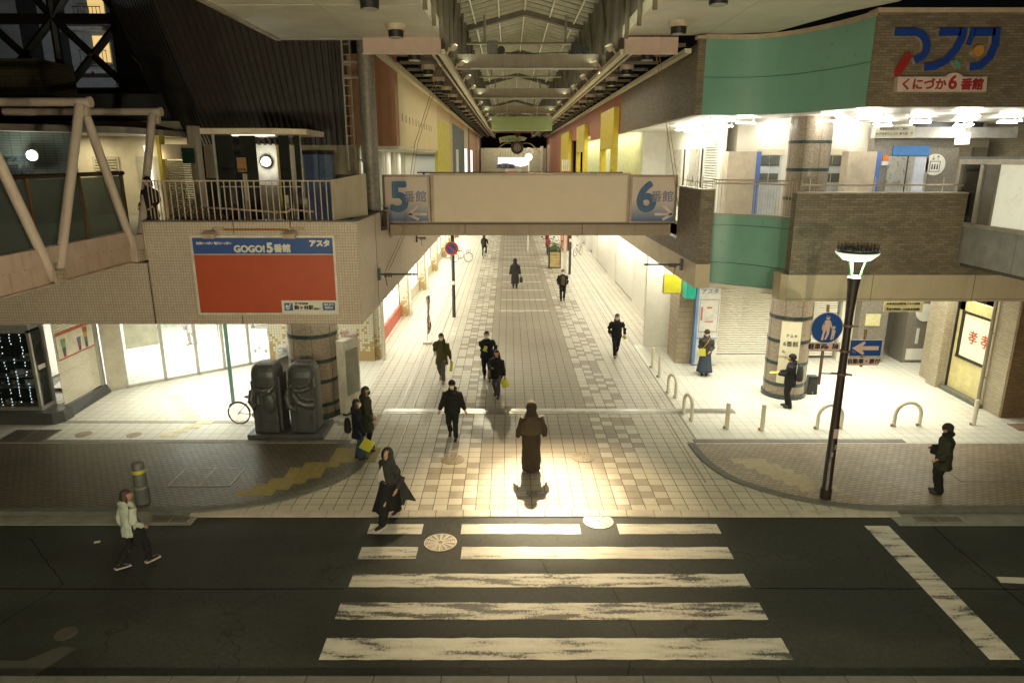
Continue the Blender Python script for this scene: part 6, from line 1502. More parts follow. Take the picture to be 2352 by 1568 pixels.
MB().cyl((7.66, 14.2, 3.15), (7.66, 14.2, 3.98), .03, n=10).cyl((7.36, 14.2, 3.50), (7.66, 14.2, 3.50), .014, n=8).build('rod', m_rod, OW)
MB().box(7.33, 8.02, 14.14, 14.16, 3.40, 3.77).build('white_rim', m_sgnw, OW, bevel=.006); MB().box(7.342, 8.008, 14.132, 14.15, 3.412, 3.758).build('blue_panel', m_sgnb, OW)
MB().extr([(7.38, 14.126, 3.585), (7.62, 14.126, 3.735), (7.655, 14.126, 3.70), (7.60, 14.126, 3.63), (7.95, 14.126, 3.63), (7.95, 14.126, 3.54), (7.60, 14.126, 3.54), (7.655, 14.126, 3.47), (7.62, 14.126, 3.435)], (0, .008, 0)).build('arrow', m_sgnw, OW)
MB().box(7.33, 8.00, 14.13, 14.15, 3.20, 3.37).build('supplementary_plate', m_sgnw, OW, bevel=.008)
text('自動車・原付', .118, (7.665, 14.127, 3.285), m_blk, OW, bold=.004)

# ---- bollards
m_bol = M('bollard_cream', (.66, .60, .47), .4, var=.06)
def post_b(x, y, lab, h=.78):
    t = thing('bollard', lab, 'bollard', (x, y, .006), 'cream post bollards along the right lobby')
    MB().lathe((x, y, .006), [(.062, 0), (.062, h - .03), (.05, h), (.02, h + .005)], 16).build('post', m_bol, t, smooth='auto')
    MB().cyl((x - .1, y + .02, .03), (x - .05, y, .05), .04, n=8).build('foot', M('foot_rust', (.28, .2, .12), .6), t)
post_b(5.35, 24.3, 'far slim cream post bollard by the arcade side of the lobby'); post_b(5.38, 23.19, 'slim cream post bollard just in front of the farthest one')
post_b(6.29, 18.38, 'cream post bollard at the right end of the shutter track'); post_b(7.26, 18.25, 'cream post bollard below the granite column poster'); post_b(13.58, 18.65, 'cream post bollard in front of the yellow shop front')
def hoop(p, q, lab, h=.72):
    t = thing('hoop_bollard', lab, 'hoop bollard', (*((Vector(p) + Vector(q)) / 2), .006), 'cream hoop bollards around the right lobby'); p = Vector((*p, .006)); q = Vector((*q, .006)); r = (q - p).length / 2; m = (p + q) / 2; u = (q - p).normalized()
    zc = max(h - r, .15)
    pts = [p, p + Vector((0, 0, zc * .6))] + [m + Vector((0, 0, zc)) - u * r * math.cos(i * math.pi / 14) + Vector((0, 0, (h - zc) * math.sin(i * math.pi / 14))) for i in range(15)] + [q + Vector((0, 0, zc * .6)), q]
    MB().tube(pts, .052, 12, ref=u.cross(Vector((0, 0, 1)))).build('hoop', m_bol, t, smooth='auto')
    b = MB()
    for s in (p, q): b.cyl(s + u * -.09 + Vector((0, 0, .03)), s + u * -.02 + Vector((0, 0, .06)), .042, n=8)
    b.build('foot', M('foot_rust'), t)
hoop((5.28, 21.40), (5.42, 20.95), 'cream hoop bollard seen nearly edge-on, the farther of the two beside the arcade'); hoop((5.32, 19.5), (5.42, 18.95), 'cream hoop bollard seen nearly edge-on, standing on the end of the shutter track')
hoop((8.88, 18.35), (9.58, 18.38), 'wide cream hoop bollard partly hidden by the lamp post'); hoop((11.2, 18.55), (11.96, 18.58), 'wide cream hoop bollard standing free right of the lamp post')
GBL = thing('banded_bollard', 'thick dark grey bollard with a yellow band at the left kerb', 'bollard', (-8.27, 14.0, .012))
MB().lathe((-8.27, 14.0, .012), [(.155, 0), (.155, .36), (.145, .37), (.13, .95), (.10, .985), (.0, .99)], 24).build('post', M('bollard_grey', (.10, .105, .095), .5), GBL, smooth='auto')
MB().lathe((-8.27, 14.0, .0), [(.138, .74), (.136, .82)], 24).build('yellow_band', M('band_yellow', (.52, .44, .04), .4), GBL, smooth='auto')
MB().lathe((-8.27, 14.0, .0), [(.150, .37), (.149, .42)], 24).build('grey_band', M('band_grey', (.2, .2, .18), .4), GBL, smooth='auto')

# ---- no-parking sign, banner flag, far poles
m_pole = M('dark_pole', (.045, .036, .032), .35)
NP = thing('no_parking_sign', 'round red and blue no-parking sign on a dark pole beside the arcade lane', 'road sign', (-2.68, 32.8, 0))
MB().cyl((-2.68, 32.8, 0), (-2.68, 32.8, 4.9), .085, n=14).build('pole', m_pole, NP, smooth='auto')
disc((-2.72, 32.68, 3.38), .33, .02).build('pale_rim', M('rim_pale', (.6, .5, .42), .4), NP); disc((-2.72, 32.665, 3.38), .315, .02).build('red_ring', M('ring_red', (.46, .035, .02), .4), NP); disc((-2.72, 32.65, 3.38), .225, .02).build('blue_disc', m_sgnb, NP)
MB().obox((-2.72, 32.645, 3.38), (.46, .01, .075), 0, 0, R(45)).build('red_bar', M('ring_red'), NP)
MB().box(-2.76, -2.60, 32.70, 32.72, 1.62, 1.80).build('white_tag', m_white, NP)
NF = thing('banner_flag', 'narrow banner flag with black and orange lettering on a white foot in the arcade', 'banner flag', (-3.4, 27.8, 0))
MB().obox((-3.42, 27.8, .05), (.36, .34, .1)).build('foot', M('foot_white', (.60, .56, .47), .5), NF, bevel=.02)
MB().cyl((-3.42, 27.8, .1), (-3.36, 27.8, 2.12), .014, n=8).build('staff', m_alu, NF)
fb = MB()
n = 14; pl = [(-3.40 + .02 * math.sin(i * .9), 27.80 + .0, .38 + i * .125) for i in range(n)]
for i in range(n - 1): a, b = pl[i], pl[i + 1]; fb.quad(a, b, (b[0] + .085 + .035 * math.sin(i * .7), b[1] + .38, b[2]), (a[0] + .085 + .035 * math.sin((i - 1) * .7), a[1] + .38, a[2]))
def flagm():
    k = NT('banner_cloth'); s = k.n('SeparateXYZ'); k.l(k.pos(), s.inputs[0])
    v = k.n('TexVoronoi'); v.inputs['Scale'].default_value = 9; k.l(k.pos(), v.inputs['Vector']); f = k.math('FLOOR', k.math('MULTIPLY', k.n('TexWhiteNoise').outputs[0], 1)); 
    wn_ = k.n('TexWhiteNoise', noise_dimensions='3D'); k.l(v.outputs['Color'], wn_.inputs['Vector'])
    c = k.mix(k.math('GREATER_THAN', wn_.outputs['Value'], .45), (.03, .025, .025), (.55, .20, .06)); c = k.mix(k.math('GREATER_THAN', wn_.outputs['Value'], .75), c, (.55, .48, .40)); k.col(c); return k.m
fb.build('cloth', flagm(), NF, solid=.004)
for x, y, h, lab in ((4.12, 45.7, 4.8, 'dark pole with a white tag beside the wooden planter on the right'), (-2.25, 62, 4.8, 'far dark pole near the cyclist on the left of the lane'), (5.1, 58, 4.8, 'far dark pole partly behind the right end of the footbridge')):
    t = thing('lane_pole', lab, 'pole', (x, y, 0), 'dark poles along the arcade lane')
    MB().cyl((x, y, 0), (x, y, h), .085, n=14).build('pole', m_pole, t, smooth='auto'); MB().box(x - .07, x + .07, y - .1, y - .08, 2.2, 2.4).build('white_tag', m_white, t)
SIGNW = tag(MB().box(3.75, 3.92, 46.2, 46.5, .05, 2.9).box(3.70, 3.97, 46.15, 46.55, 0, .06).build('white_board', M('board_white', (.62, .58, .5), .5), bevel=.01), 'narrow white upright board leaning by the dark pole and planter', 'board')
PT = thing('wooden_planter', 'yellowish slatted wooden planter full of leafy plants on the right of the lane', 'planter', (3.5, 48.8, 0))
w = MB()
for i in range(5): w.box(2.95, 3.65, 48.4, 49.2, .08 + i * .22, .27 + i * .22)
w.build('slat_box', M('planter_wood', (.50, .38, .18), .6, var=.25), PT)
MB().box(2.86, 2.95, 48.35, 49.25, 0, 1.5).box(3.65, 3.72, 48.35, 49.25, 0, 1.3).build('frame', M('planter_dark', (.06, .045, .03), .6), PT)
lv = MB(); rr = random.Random(21)
for i in range(420):
    c = Vector((rr.gauss(3.3, .25), rr.gauss(48.8, .3), 1.15 + abs(rr.gauss(0, .32)))); lv.obox(c, (.11, .05, .006), rr.uniform(0, 6), rr.uniform(-1, 1), rr.uniform(-1, 1))
lv.build('plants', M('planter_leaf', (.11, .15, .05), .6, var=.6, nscale=9), PT)
MC = thing('motorbike', 'dark red and black motorbike parked beyond the planter on the right of the lane', 'motorbike', (3.2, 56, 0))
mbk = MB()
for y in (55.4, 56.6): mbk.tube([(3.2, y + .28 * math.cos(a), .30 + .28 * math.sin(a)) for a in [i * math.pi / 10 for i in range(21)]], .06, 8, False)
mbk.build('wheels', m_black, MC)
MB().ell((3.2, 56.0, .72), (.20, .60, .22), 16, 10).ell((3.2, 56.35, .95), (.17, .42, .09), 14, 8).build('bodywork', M('bike_dark', (.05, .02, .02), .3), MC, smooth=True)
MB().ell((3.2, 55.5, 1.0), (.22, .18, .32), 14, 10).box(3.05, 3.35, 56.75, 57.05, 1.0, 1.4).build('leg_shield', M('bike_red', (.22, .02, .02), .3), MC, smooth='auto')
MB().tube([(2.75, 55.6, 1.25), (3.0, 55.5, 1.3), (3.4, 55.5, 1.3), (3.65, 55.6, 1.25)], .025, 8).ell((2.72, 55.5, 1.42), (.08, .02, .06), 8, 6).ell((3.68, 55.5, 1.42), (.08, .02, .06), 8, 6).build('handlebar', m_black, MC)

# ---- right lobby objects
CP = thing('column_poster', 'tall pale yellow vertical poster curved round the right granite column', 'poster', (8.9, 20.8, 1.7))
cp = MB(); n = 10; a0, a1 = R(226), R(278)
for i in range(n):
    A = [a0 + (a1 - a0) * (i + k) / n for k in (0, 1)]; p = [(9.1 + .672 * math.cos(a), 21.45 + .672 * math.sin(a)) for a in A]
    cp.quad((*p[0], .55), (*p[1], .55), (*p[1], 2.58), (*p[0], 2.58))
cp.build('sheet', M('poster_yellow', (.64, .59, .42), .5, var=.04), CP, solid=.006)
def coltext(body, size, z, ang, mat, bold=.0):
    o = text(body, size, (0, 0, 0), mat, None, bold=bold, depth=.001); me = o.data; Rr = .683
    for v in me.vertices:
        a = ang + v.co.x / Rr; v.co = Vector((9.1 + Rr * math.cos(a), 21.45 + Rr * math.sin(a), z + v.co.z))
    adopt(o, CP)
m_pk = M('poster_black', (.12, .11, .08), .5)
coltext('アスタ', .12, 2.12, R(254), m_pk, .001); coltext('6番館', .185, 1.86, R(254), m_pk, .002); coltext('←', .15, 1.60, R(238), m_pk, .001); coltext('新長田合同庁舎', .08, 1.42, R(244), m_pk)
for i in range(4): coltext('▪ ▪', .05, .92 - i * .075, R(250), M('poster_red_ink', (.4, .12, .06), .5)); coltext('▪▪▪▪', .03, .92 - i * .075, R(234), M('poster_grey_ink', (.25, .22, .15), .5)); coltext('▪▪▪▪▪', .03, .9 - i * .075, R(266), M('poster_grey_ink'))
SPB = thing('loudspeaker', 'black portable loudspeaker box on the floor beside the granite column', 'loudspeaker', (10.0, 21.4, 0))
MB().hexa([(9.84, 21.3, .01), (10.18, 21.3, .01), (10.16, 21.6, .01), (9.86, 21.6, .01), (9.86, 21.34, .62), (10.18, 21.34, .62), (10.16, 21.58, .62), (9.88, 21.58, .62)]).build('cabinet', M('speaker_black', (.012, .012, .012), .35), SPB, bevel=.02)
MB().obox((10.02, 21.31, .33), (.26, .02, .40)).build('grille', M('speaker_grille', (.022, .022, .02), .6), SPB); MB().obox((10.01, 21.285, .08), (.03, .012, .05)).build('badge', m_alu, SPB)
MBD = thing('map_board', 'white floor-map board with a blue side strip beside the tan corner pier', 'map board', (7.4, 24.6, 0))
MB().box(6.98, 7.78, 24.6, 24.75, .05, 3.0).build('panel', M('map_white', (.64, .62, .56), .5), MBD)
MB().box(6.88, 6.98, 24.55, 24.75, .05, 3.02).build('blue_strip', M('map_blue', (.16, .28, .52), .5), MBD)
text('アスタ', .22, (7.38, 24.595, 2.82), M('map_ink_blue', (.2, .28, .5), .5), MBD, bold=.004)
mp = MB(); mp.box(7.04, 7.74, 24.59, 24.6, 2.52, 2.54); mp.box(7.04, 7.06, 24.59, 24.6, 1.3, 2.54); mp.box(7.72, 7.74, 24.59, 24.6, 1.3, 2.54); mp.box(7.04, 7.74, 24.59, 24.6, 1.3, 1.33)
mp.build('map_lines', M('map_line', (.3, .3, .4), .5), MBD)
mp = MB(); mp.box(7.10, 7.16, 24.588, 24.6, 1.75, 2.25); mp.box(7.3, 7.5, 24.588, 24.6, 2.2, 2.26); mp.box(7.26, 7.56, 24.588, 24.6, 1.68, 1.72); mp.build('map_red_marks', M('map_red', (.5, .16, .12), .5), MBD)
MB().box(7.0, 7.76, 24.588, 24.6, 1.05, 1.09).build('map_blue_rule', M('map_ink_blue'), MBD)
YB = thing('yellow_zigzag_sign', 'square yellow projecting sign with a zigzag edge on the tan corner pier', 'sign', (6.1, 24.9, 3.1))
MB().box(5.70, 6.33, 24.7, 24.82, 2.76, 3.42).build('panel', M('zig_yellow', (.56, .50, .02), .5, emit=(.9, .85, .05), es=.22), YB)
z = MB()
for i in range(9):
    z.obox((5.70 + i * .075 + .02, 24.76, 3.435), (.045, .10, .045), 0, 0, R(45)); z.obox((5.70 + i * .075 + .02, 24.76, 2.745), (.045, .10, .045), 0, 0, R(45)); z.obox((5.685, 24.76, 2.78 + i * .075), (.045, .10, .045), 0, 0, R(45))
z.build('zigzag_edge', M('zig_orange', (.35, .20, .03), .5), YB)
tag(MB().box(6.42, 6.78, 24.3, 24.88, 2.62, 3.48).build('teal_sign_box', M('teal_box', (.02, .34, .24), .4, emit=(.05, .8, .55), es=.12), bevel=.01), 'teal green projecting sign box hung right of the yellow zigzag sign', 'sign')
# ---- projected lettering in front of the hooded figure, put in as a dark plate
FP = thing('projected_lettering', 'dark plate with upside-down lettering set in the paving under the hooded figure\'s shadow', 'projected sign', (.52, 14.4, 0))
MB().box(.10, .98, 14.26, 14.56, .001, .006).build('plate', M('lettering_band', (.13, .115, .10), .5), FP)
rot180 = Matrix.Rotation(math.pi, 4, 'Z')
text('人28号', .13, (.42, 14.34, .008), M('lettering_ink', (.40, .34, .26), .5), FP, face='z', rot=rot180); text('モニュメント', .10, (.54, 14.47, .008), M('lettering_ink'), FP, face='z', rot=rot180)
MB().box(.28, .84, 19.2, 19.55, .001, .006).build('yellow_tile', m_ytacpale, FP)
# ================================================================== PEOPLE
SKIN = M('skin', (.42, .24, .15), .5, var=.06)
def cloth(name, rgb, rough=.85):
    if name in _c: return _c[name]
    k = NT(name); p = k.pos(); a = k.noise(k.map(p, (1, 1, .45)), 9, 4, .6); b = k.noise(p, 260, 2)
    k.col(k.mix(a, sc(rgb, .72), sc(rgb, 1.3))); k.p.inputs['Roughness'].default_value = rough; k.p.inputs['Specular IOR Level'].default_value = .3
    k.bump(k.math('ADD', a, k.math('MULTIPLY', b, .1)), .9, .035); _c[name] = k.m; return k.m
BLACK = cloth('black_cloth', (.012, .012, .012)); BLACKN = cloth('blue_black_cloth', (.010, .012, .018)); CHAR = cloth('charcoal_cloth', (.035, .035, .033))
OLIVE = cloth('olive_cloth', (.075, .062, .022)); DOLIVE = cloth('dark_olive_cloth', (.030, .033, .018)); JEAN = cloth('blue_jean', (.045, .075, .13)); GREYJ = cloth('grey_trousers', (.085, .09, .09))
WHITEH = cloth('pale_hoodie', (.42, .45, .38)); WHITES = cloth('white_shirt', (.62, .55, .49)); BROWN = cloth('brown_robe', (.038, .027, .017)); SHOE = M('shoe_black', (.015, .013, .012), .45); SHOEW = M('shoe_sole', (.55, .45, .40), .6); SHOEB = M('shoe_brown', (.22, .17, .12), .6)
HAIR = M('black_hair', (.012, .010, .009), .5, bump=.6, bscale=120); HAIRB = M('brown_hair', (.045, .022, .014), .5, bump=.6, bscale=120); MASKW = M('white_mask', (.72, .69, .62), .7, var=.03); MASKB = M('black_mask', (.012, .012, .012), .6); MASKO = M('orange_mask', (.55, .20, .03), .6)
FLY = M('yellow_flyer', (.62, .60, .06), .6, var=.04)
def ik(a, b, l1, l2, pole):
    a, b = Vector(a), Vector(b); d = b - a; L = min(d.length, (l1 + l2) * .999); u = d.normalized()
    x = (l1 * l1 - l2 * l2 + L * L) / (2 * L); h = math.sqrt(max(0, l1 * l1 - x * x)); p = Vector(pole); p = p - u * p.dot(u)
    return a + u * x + p.normalized() * h

def person(label, x, y, face, h=1.70, z0=.0, stride=0, feet=None, hands=None, lean=0, coat=None, hem=.80, flare=1.0, coatw=1.0, legs=BLACK, skirt=None, shoes=SHOE, sole=None,
           hair=HAIR, hairlen=.0, hood=None, hoodup=False, cap=None, mask=None, group='people in the street', headturn=0, headtilt=0, sleeve=None, shirt=None, pelvis=None, wide=1.0, scarf=None):
    k = h / 1.72
    T = Matrix.Translation((x, y, z0)) @ Matrix.Rotation(R(face), 4, 'Z') @ Matrix.Diagonal((k, k, k, 1))
    root = thing('person', label, 'person', (x, y, z0), group)
    sd = max(abs(f[1]) for f in feet) if feet else abs(stride)
    pv = Vector(pelvis) if pelvis else Vector((0, 0, .10 + math.sqrt(max(.3, .835 ** 2 - sd * sd))))
    ch = pv + Vector((0, lean, .46)); nk = ch + Vector((0, lean * .25, .09)); hd = nk + Vector((0, .02 + lean * .2, .13))
    if feet is None: feet = [(.10, stride, 0), (-.10, -stride, 0)]
    if hands is None: hands = [(.30, .04 - stride * .5, .78), (-.30, .04 + stride * .5, .78)]
    body = MB(); J = {}
    legj = []
    for i, s in enumerate((1, -1)):
        f = Vector(feet[i]); rear = f.y < -.08 and pelvis is None
        hip = pv + Vector((s * .09, 0, -.02)); ank = f + Vector((0, -.03, .09 + (.07 if rear else 0)))
        kn = ik(hip, ank, .425, .415, (s * .05, 1, .1)); legj.append((hip, kn, ank, f, rear))
        body.tube([hip, hip.lerp(kn, .5), kn, kn.lerp(ank, .35), ank], [.085, .075, .055, .055, .038], 10)
        body.tube([ank, f + Vector((0, .02, .05)), f + Vector((0, .13, .035))], [.04, .045, .035], 8)
    body.loft([(pv + Vector((0, 0, -.10)), .14, .10), (pv, .165, .115), (pv + Vector((0, lean * .3, .18)), .135, .095), (pv + Vector((0, lean * .7, .36)), .165, .11), (ch, .17, .10), (ch + Vector((0, 0, .05)), .10, .075)], 16)
    body.tube([ch + Vector((0, 0, .0)), nk, hd + Vector((0, -.01, -.03))], [.07, .055, .055], 12)
    arms = []
    HM = Matrix.Translation(hd) @ Matrix.Rotation(R(headturn), 4, 'Z') @ Matrix.Rotation(R(-headtilt), 4, 'X')
    i0 = len(body.v)
    body.ell((0, 0, .02), (.073, .092, .108), 18, 14); body.ell((0, .03, -.045), (.055, .062, .06), 14, 10); body.ell((0, .10, -.005), (.014, .022, .024), 8, 6)
    for s in (1, -1): body.ell((s * .075, -.005, .0), (.012, .022, .032), 8, 6)
    body.xf(HM, i0)
    for i, s in enumerate((1, -1)):
        sh = ch + Vector((s * .175, 0, -.02)); hn = Vector(hands[i]); el = ik(sh, hn, .29, .27, (s * .55, -1, -.1)); arms.append((sh, el, hn))
        body.tube([sh, sh.lerp(el, .5), el, el.lerp(hn, .4), hn], [.058, .048, .04, .038, .028], 10)
        u = (hn - el).normalized(); side = u.cross(Vector((0, 1, 0)) if abs(u.y) < .8 else Vector((0, 0, 1))).normalized(); up = side.cross(u).normalized()
        side, up = up, side                                   # the palm faces the body, fingers spread front to back
        body.tube([hn - u * .01, hn + u * .045, hn + u * .085], [(.026, .016), (.038, .017), (.036, .014)], 10, ref=side)
        for q, L_ in ((-.028, .066), (-.0095, .078), (.0095, .073), (.028, .055)):
            b0 = hn + u * .08 + side * q; c1 = b0 + u * L_ * .5 - up * s * .004; c2 = b0 + u * L_ * .9 - up * s * .024
            body.tube([b0, c1, c2], [.0095, .009, .0075], 6)
        th0 = hn + u * .02 + side * .03; body.tube([th0, th0 + u * .03 + side * .022, th0 + u * .062 + side * .026], [.011, .010, .008], 6)
    body.xf(T); fused(body, 'body', SKIN, root, .0095, 2)
    # trousers or skirt
    if skirt is None:
        tr = MB()
        for hip, kn, ank, f, rear in legj: tr.tube([hip + Vector((0, 0, .03)), hip.lerp(kn, .45), kn, kn.lerp(ank, .5), ank + Vector((0, 0, -.02))], [.108 * wide, .098 * wide, .076 * wide, .072 * wide, .066 * wide], 12)
        tr.loft([(pv + Vector((0, 0, -.10)), .15, .12), (pv + Vector((0, 0, .02)), .18, .13), (pv + Vector((0, 0, .12)), .16, .115)], 16)
        tr.xf(T); fused(tr, 'trousers', legs, root, .02, 2, .013)
    else:
        sk = MB(); m_, top, bot, r0, r1 = skirt; cx = Vector(((feet[0][0] + feet[1][0]) / 2, (feet[0][1] + feet[1][1]) / 2, 0)); n = 28; rings = []
        for q in range(9):
            t = q / 8; z = top + (bot - top) * t; c = pv.lerp(cx, t * .9); ry = r0 * .75 + (r1 - r0 * .75) * t + abs(stride) * t * .55; rx = r0 + (r1 - r0) * t
            rings.append([Vector((c.x + rx * (1 + .10 * t * math.sin(a * 7)) * math.cos(a), c.y + ry * (1 + .10 * t * math.sin(a * 7)) * math.sin(a), z)) for a in [2 * math.pi * g / n for g in range(n)]])
        b = 0
        for r_ in rings: sk.v += [tuple(v) for v in r_]
        for q in range(8):
            for g in range(n): sk.f.append((q * n + g, q * n + (g + 1) % n, (q + 1) * n + (g + 1) % n, (q + 1) * n + g))
        sk.xf(T); sk.build('skirt', m_, root, smooth=True, solid=.012)
    for hip, kn, ank, f, rear in legj:
        s_ = MB(); i0 = 0; toe = Vector((0, 1, -.35 if rear else 0)).normalized()
        s_.tube([f + Vector((0, -.085, .055 + (.075 if rear else 0))), f + Vector((0, 0, .055 + (.045 if rear else 0))), f + Vector((0, .10, .042)), f + Vector((0, .175, .036))], [(.042, .052), (.048, .056), (.052, .040), (.034, .028)], 12, ref=(0, 0, 1)); s_.tube([ank + Vector((0, .0, .02)), f + Vector((0, -.02, .06 + (.06 if rear else 0)))], [.055, .055], 10)
        s_.xf(T); so = fused(s_, 'shoe', shoes, root, .014, 2)
        if sole:
            q = MB().hexa([Vector(v) for v in [(f.x - .045, f.y - .12, (.06 if rear else 0)), (f.x + .045, f.y - .12, (.06 if rear else 0)), (f.x + .05, f.y + .19, .0), (f.x - .05, f.y + .19, .0), (f.x - .045, f.y - .12, .03 + (.06 if rear else 0)), (f.x + .045, f.y - .12, .03 + (.06 if rear else 0)), (f.x + .05, f.y + .19, .03), (f.x - .05, f.y + .19, .03)]]).xf(T); q.build('sole', sole, so)
    # coat with sleeves
    if coat:
        c = MB(); w = coatw
        rings = [((pv.x, pv.y - .01, hem), .20 * flare * w, .165 * flare * w)]
        if hem < .72: rings.append(((pv.x, pv.y, .80), .195 * w * (flare * .5 + .5), .155 * w * (flare * .5 + .5)))
        rings += [((pv.x, pv.y + lean * .1, pv.z + .06), .19 * w, .145 * w), ((pv.x, pv.y + lean * .35, pv.z + .22), .18 * w, .135 * w), ((pv.x, pv.y + lean * .75, pv.z + .38), .205 * w, .145 * w), ((ch.x, ch.y, ch.z - .01), .20 * w, .125 * w), ((ch.x, ch.y + .005, ch.z + .055), .125, .10), ((nk.x, nk.y, nk.z + .0), .085, .085)]
        rings.sort(key=lambda r_: r_[0][2]); c.loft(rings, 20)
        for (sh, el, hn) in arms:
            wr = el.lerp(hn, .88); c.tube([sh + Vector((0, 0, .01)), sh.lerp(el, .5), el, el.lerp(wr, .5), wr], [.088 * w, .078 * w, .070 * w, .062 * w, .052 * w], 12)
        if hood and not hoodup: c.ell(nk + Vector((0, -.085, -.01)), (.13, .075, .085), 14, 10)
        if hoodup: c.loft([(tuple(nk + Vector((0, -.01, -.05))), .17, .14), (tuple(nk + Vector((0, -.012, .02))), .125, .125), (tuple(hd + Vector((0, -.03, -.05))), .108, .118), (tuple(hd + Vector((0, -.045, .0))), .10, .095)], 18)
        c.xf(T); fused(c, 'coat', coat, root, .018, 2, .017)
        if shirt:
            mb = MB(); mb.add([Vector((-.10, pv.y + .158 * w, pv.z + .12)), Vector((.13, pv.y + .158 * w, pv.z + .12)), Vector((.10, pv.y + .165 * w, pv.z + .30)), Vector((.01, ch.y + .14 * w, ch.z + .03)), Vector((-.05, pv.y + .165 * w, pv.z + .32))], [(0, 1, 2, 3, 4)]).xf(T); mb.build('shirt_front', shirt, root, solid=.01)
    # head
    def headpart(nm, mat, c, r, keep, solid=.012):
        mb = MB().ell(c, r, 22, 16, keep).xf(T @ HM); mb.build(nm, mat, root, smooth=True, solid=solid * k)
    ey = MB()
    for s in (1, -1): ey.ell((s * .03, .083, .018), (.012, .010, .007), 8, 6)
    if not mask: ey.ell((0, .090, -.052), (.024, .008, .006), 8, 5)
    ey.xf(T @ HM); ey.build('eyes', M('eye_dark', (.03, .018, .014), .4), root)
    if hoodup:
        headpart('hood', hood, (0, -.018, .015), (.112, .132, .148), lambda d: not (d.y > .42 and abs(d.x) < .72 and d.z < .80) and d.z > -.93, .016)
    elif cap:
        headpart('cap', cap, (0, -.012, .035), (.094, .112, .112), lambda d: d.z > .05 - .0 * d.y, .014)
        headpart('hair', hair, (0, -.015, .015), (.084, .10, .105), lambda d: d.y < .25 and d.z > -.75, .008)
    elif hair:
        headpart('hair', hair, (0, -.012, .022), (.088, .106, .118), lambda d: (d.z > .38) or (d.y < .12 and d.z > -.62 - hairlen * .4), .010)
        if hairlen: headpart('hair_length', hair, (0, -.03, -.05), (.098 + .02 * hairlen, .092, .12 + .08 * hairlen), lambda d: d.y < .28 and d.z < .55, .012)
    if scarf: headpart('scarf', scarf, (0, .0, -.115), (.115, .125, .065), lambda d: True, .01)
    if mask: headpart('mask', mask, (0, .018, -.035), (.069, .086, .066), lambda d: d.y > .25 and d.z < .58, .008)
    return root, T, arms, hd, ch, pv
def world_of(T, p): return T @ Vector(p)
def flyer(P, hand, rot, label, size=(.21, .29), off=(0, 0, -.13)):
    _, T, arms = P[:3]; sh, el, hn = arms[hand]; u = (hn - el).normalized(); c = T @ (hn + u * .07 + Vector(off))
    o = MB().obox((0, 0, 0), (size[0], .006, size[1])).build('flyer', FLY); o.location = c; o.rotation_euler = rot; tag(o, label, 'flyer', 'yellow flyers held by people'); return o
def bag(P, c, r, label, mat=None, kind='backpack', strap=None):
    _, T = P[:2]; t = thing(kind, label, kind.replace('_', ' '), T @ Vector(c)); b = MB()
    b.loft([((c[0], c[1], c[2] - r[2]), r[0] * .8, r[1] * .8), ((c[0], c[1], c[2] - r[2] * .8), r[0], r[1]), ((c[0], c[1], c[2] + r[2] * .3), r[0] * .95, r[1] * .9), ((c[0], c[1], c[2] + r[2] * .85), r[0] * .75, r[1] * .65), ((c[0], c[1], c[2] + r[2]), r[0] * .45, r[1] * .4)], 18)
    b.xf(T); fused(b, 'bag_body', mat or BLACK, t, .018, 2)
    if strap:
        s = MB()
        for q in strap: s.tube([T @ Vector(p) for p in q], .014, 6)
        s.build('strap', mat or BLACK, t)
    return t
BKS = lambda s, ch: [(s * .10, ch.y - .15, ch.z - .02), (s * .115, ch.y - .05, ch.z + .085), (s * .12, ch.y + .11, ch.z + .02), (s * .13, ch.y + .145, ch.z - .16), (s * .16, ch.y + .06, ch.z - .34)]

p1 = person('woman in a pale hooded jacket and black trousers walking away on the dark road', -7.18, 11.62, -32, 1.60, -.06, stride=.26, hands=[(.27, .12, .92), (-.28, .0, .80)], coat=WHITEH, hem=.74, flare=1.06, coatw=.98, legs=BLACK, shoes=SHOE, sole=SHOEW, hair=HAIRB, hairlen=.45, hood=WHITEH, headturn=-25)
bag(p1, (.27, .02, .76), (.06, .15, .17), 'black shoulder bag with a pale strap hanging at the white-jacketed woman\'s side', BLACK, 'shoulder_bag', [[(.27, -.10, .88), (.19, -.07, 1.43), (.25, .14, .88)]])
p2 = person('person in a black hooded cape and white shirt stepping onto the crosswalk', -2.55, 13.30, 142, 1.72, -.055, stride=.33, feet=[(.10, -.30, 0), (-.10, .36, 0)], hands=[(.27, -.02, .84), (-.29, .06, .84)], coat=CHAR, hem=1.00, flare=1.15, coatw=1.12, skirt=(BLACK, 1.02, .36, .18, .21), legs=BLACK, shoes=SHOE, sole=SHOEW, hood=CHAR, hoodup=True, headturn=18, headtilt=-8, shirt=WHITES)
tl_ = MB(); i0 = 0
tl_.extr([(-.10, -.06, 1.12), (-.05, -.02, .42), (-.24, -.18, .36), (-.28, -.21, .50), (-.44, -.34, .46), (-.24, -.18, .95)], (.02, -.03, 0))
tl_.xf(p2[1]).build('cape_tail', CHAR, p2[0])
lg2 = MB()
for s, f in ((.10, -.30), (-.10, .36)): lg2.tube([(s, f * .35, .62), (s, f * .75, .35), (s, f - .02, .08)], [.12, .11, .085], 12)
lg2.xf(p2[1]); fused(lg2, 'wide_trousers', BLACK, p2[0], .02, 2)
p3 = person('tall man in a dark olive coat and black mask waiting beside the notice case', -3.74, 16.86, -78, 1.76, .0, hands=[(.20, .16, .86), (-.22, .16, .86)], coat=DOLIVE, hem=.56, flare=1.05, coatw=1.05, hair=HAIR, hairlen=.4, mask=MASKB, hood=DOLIVE)
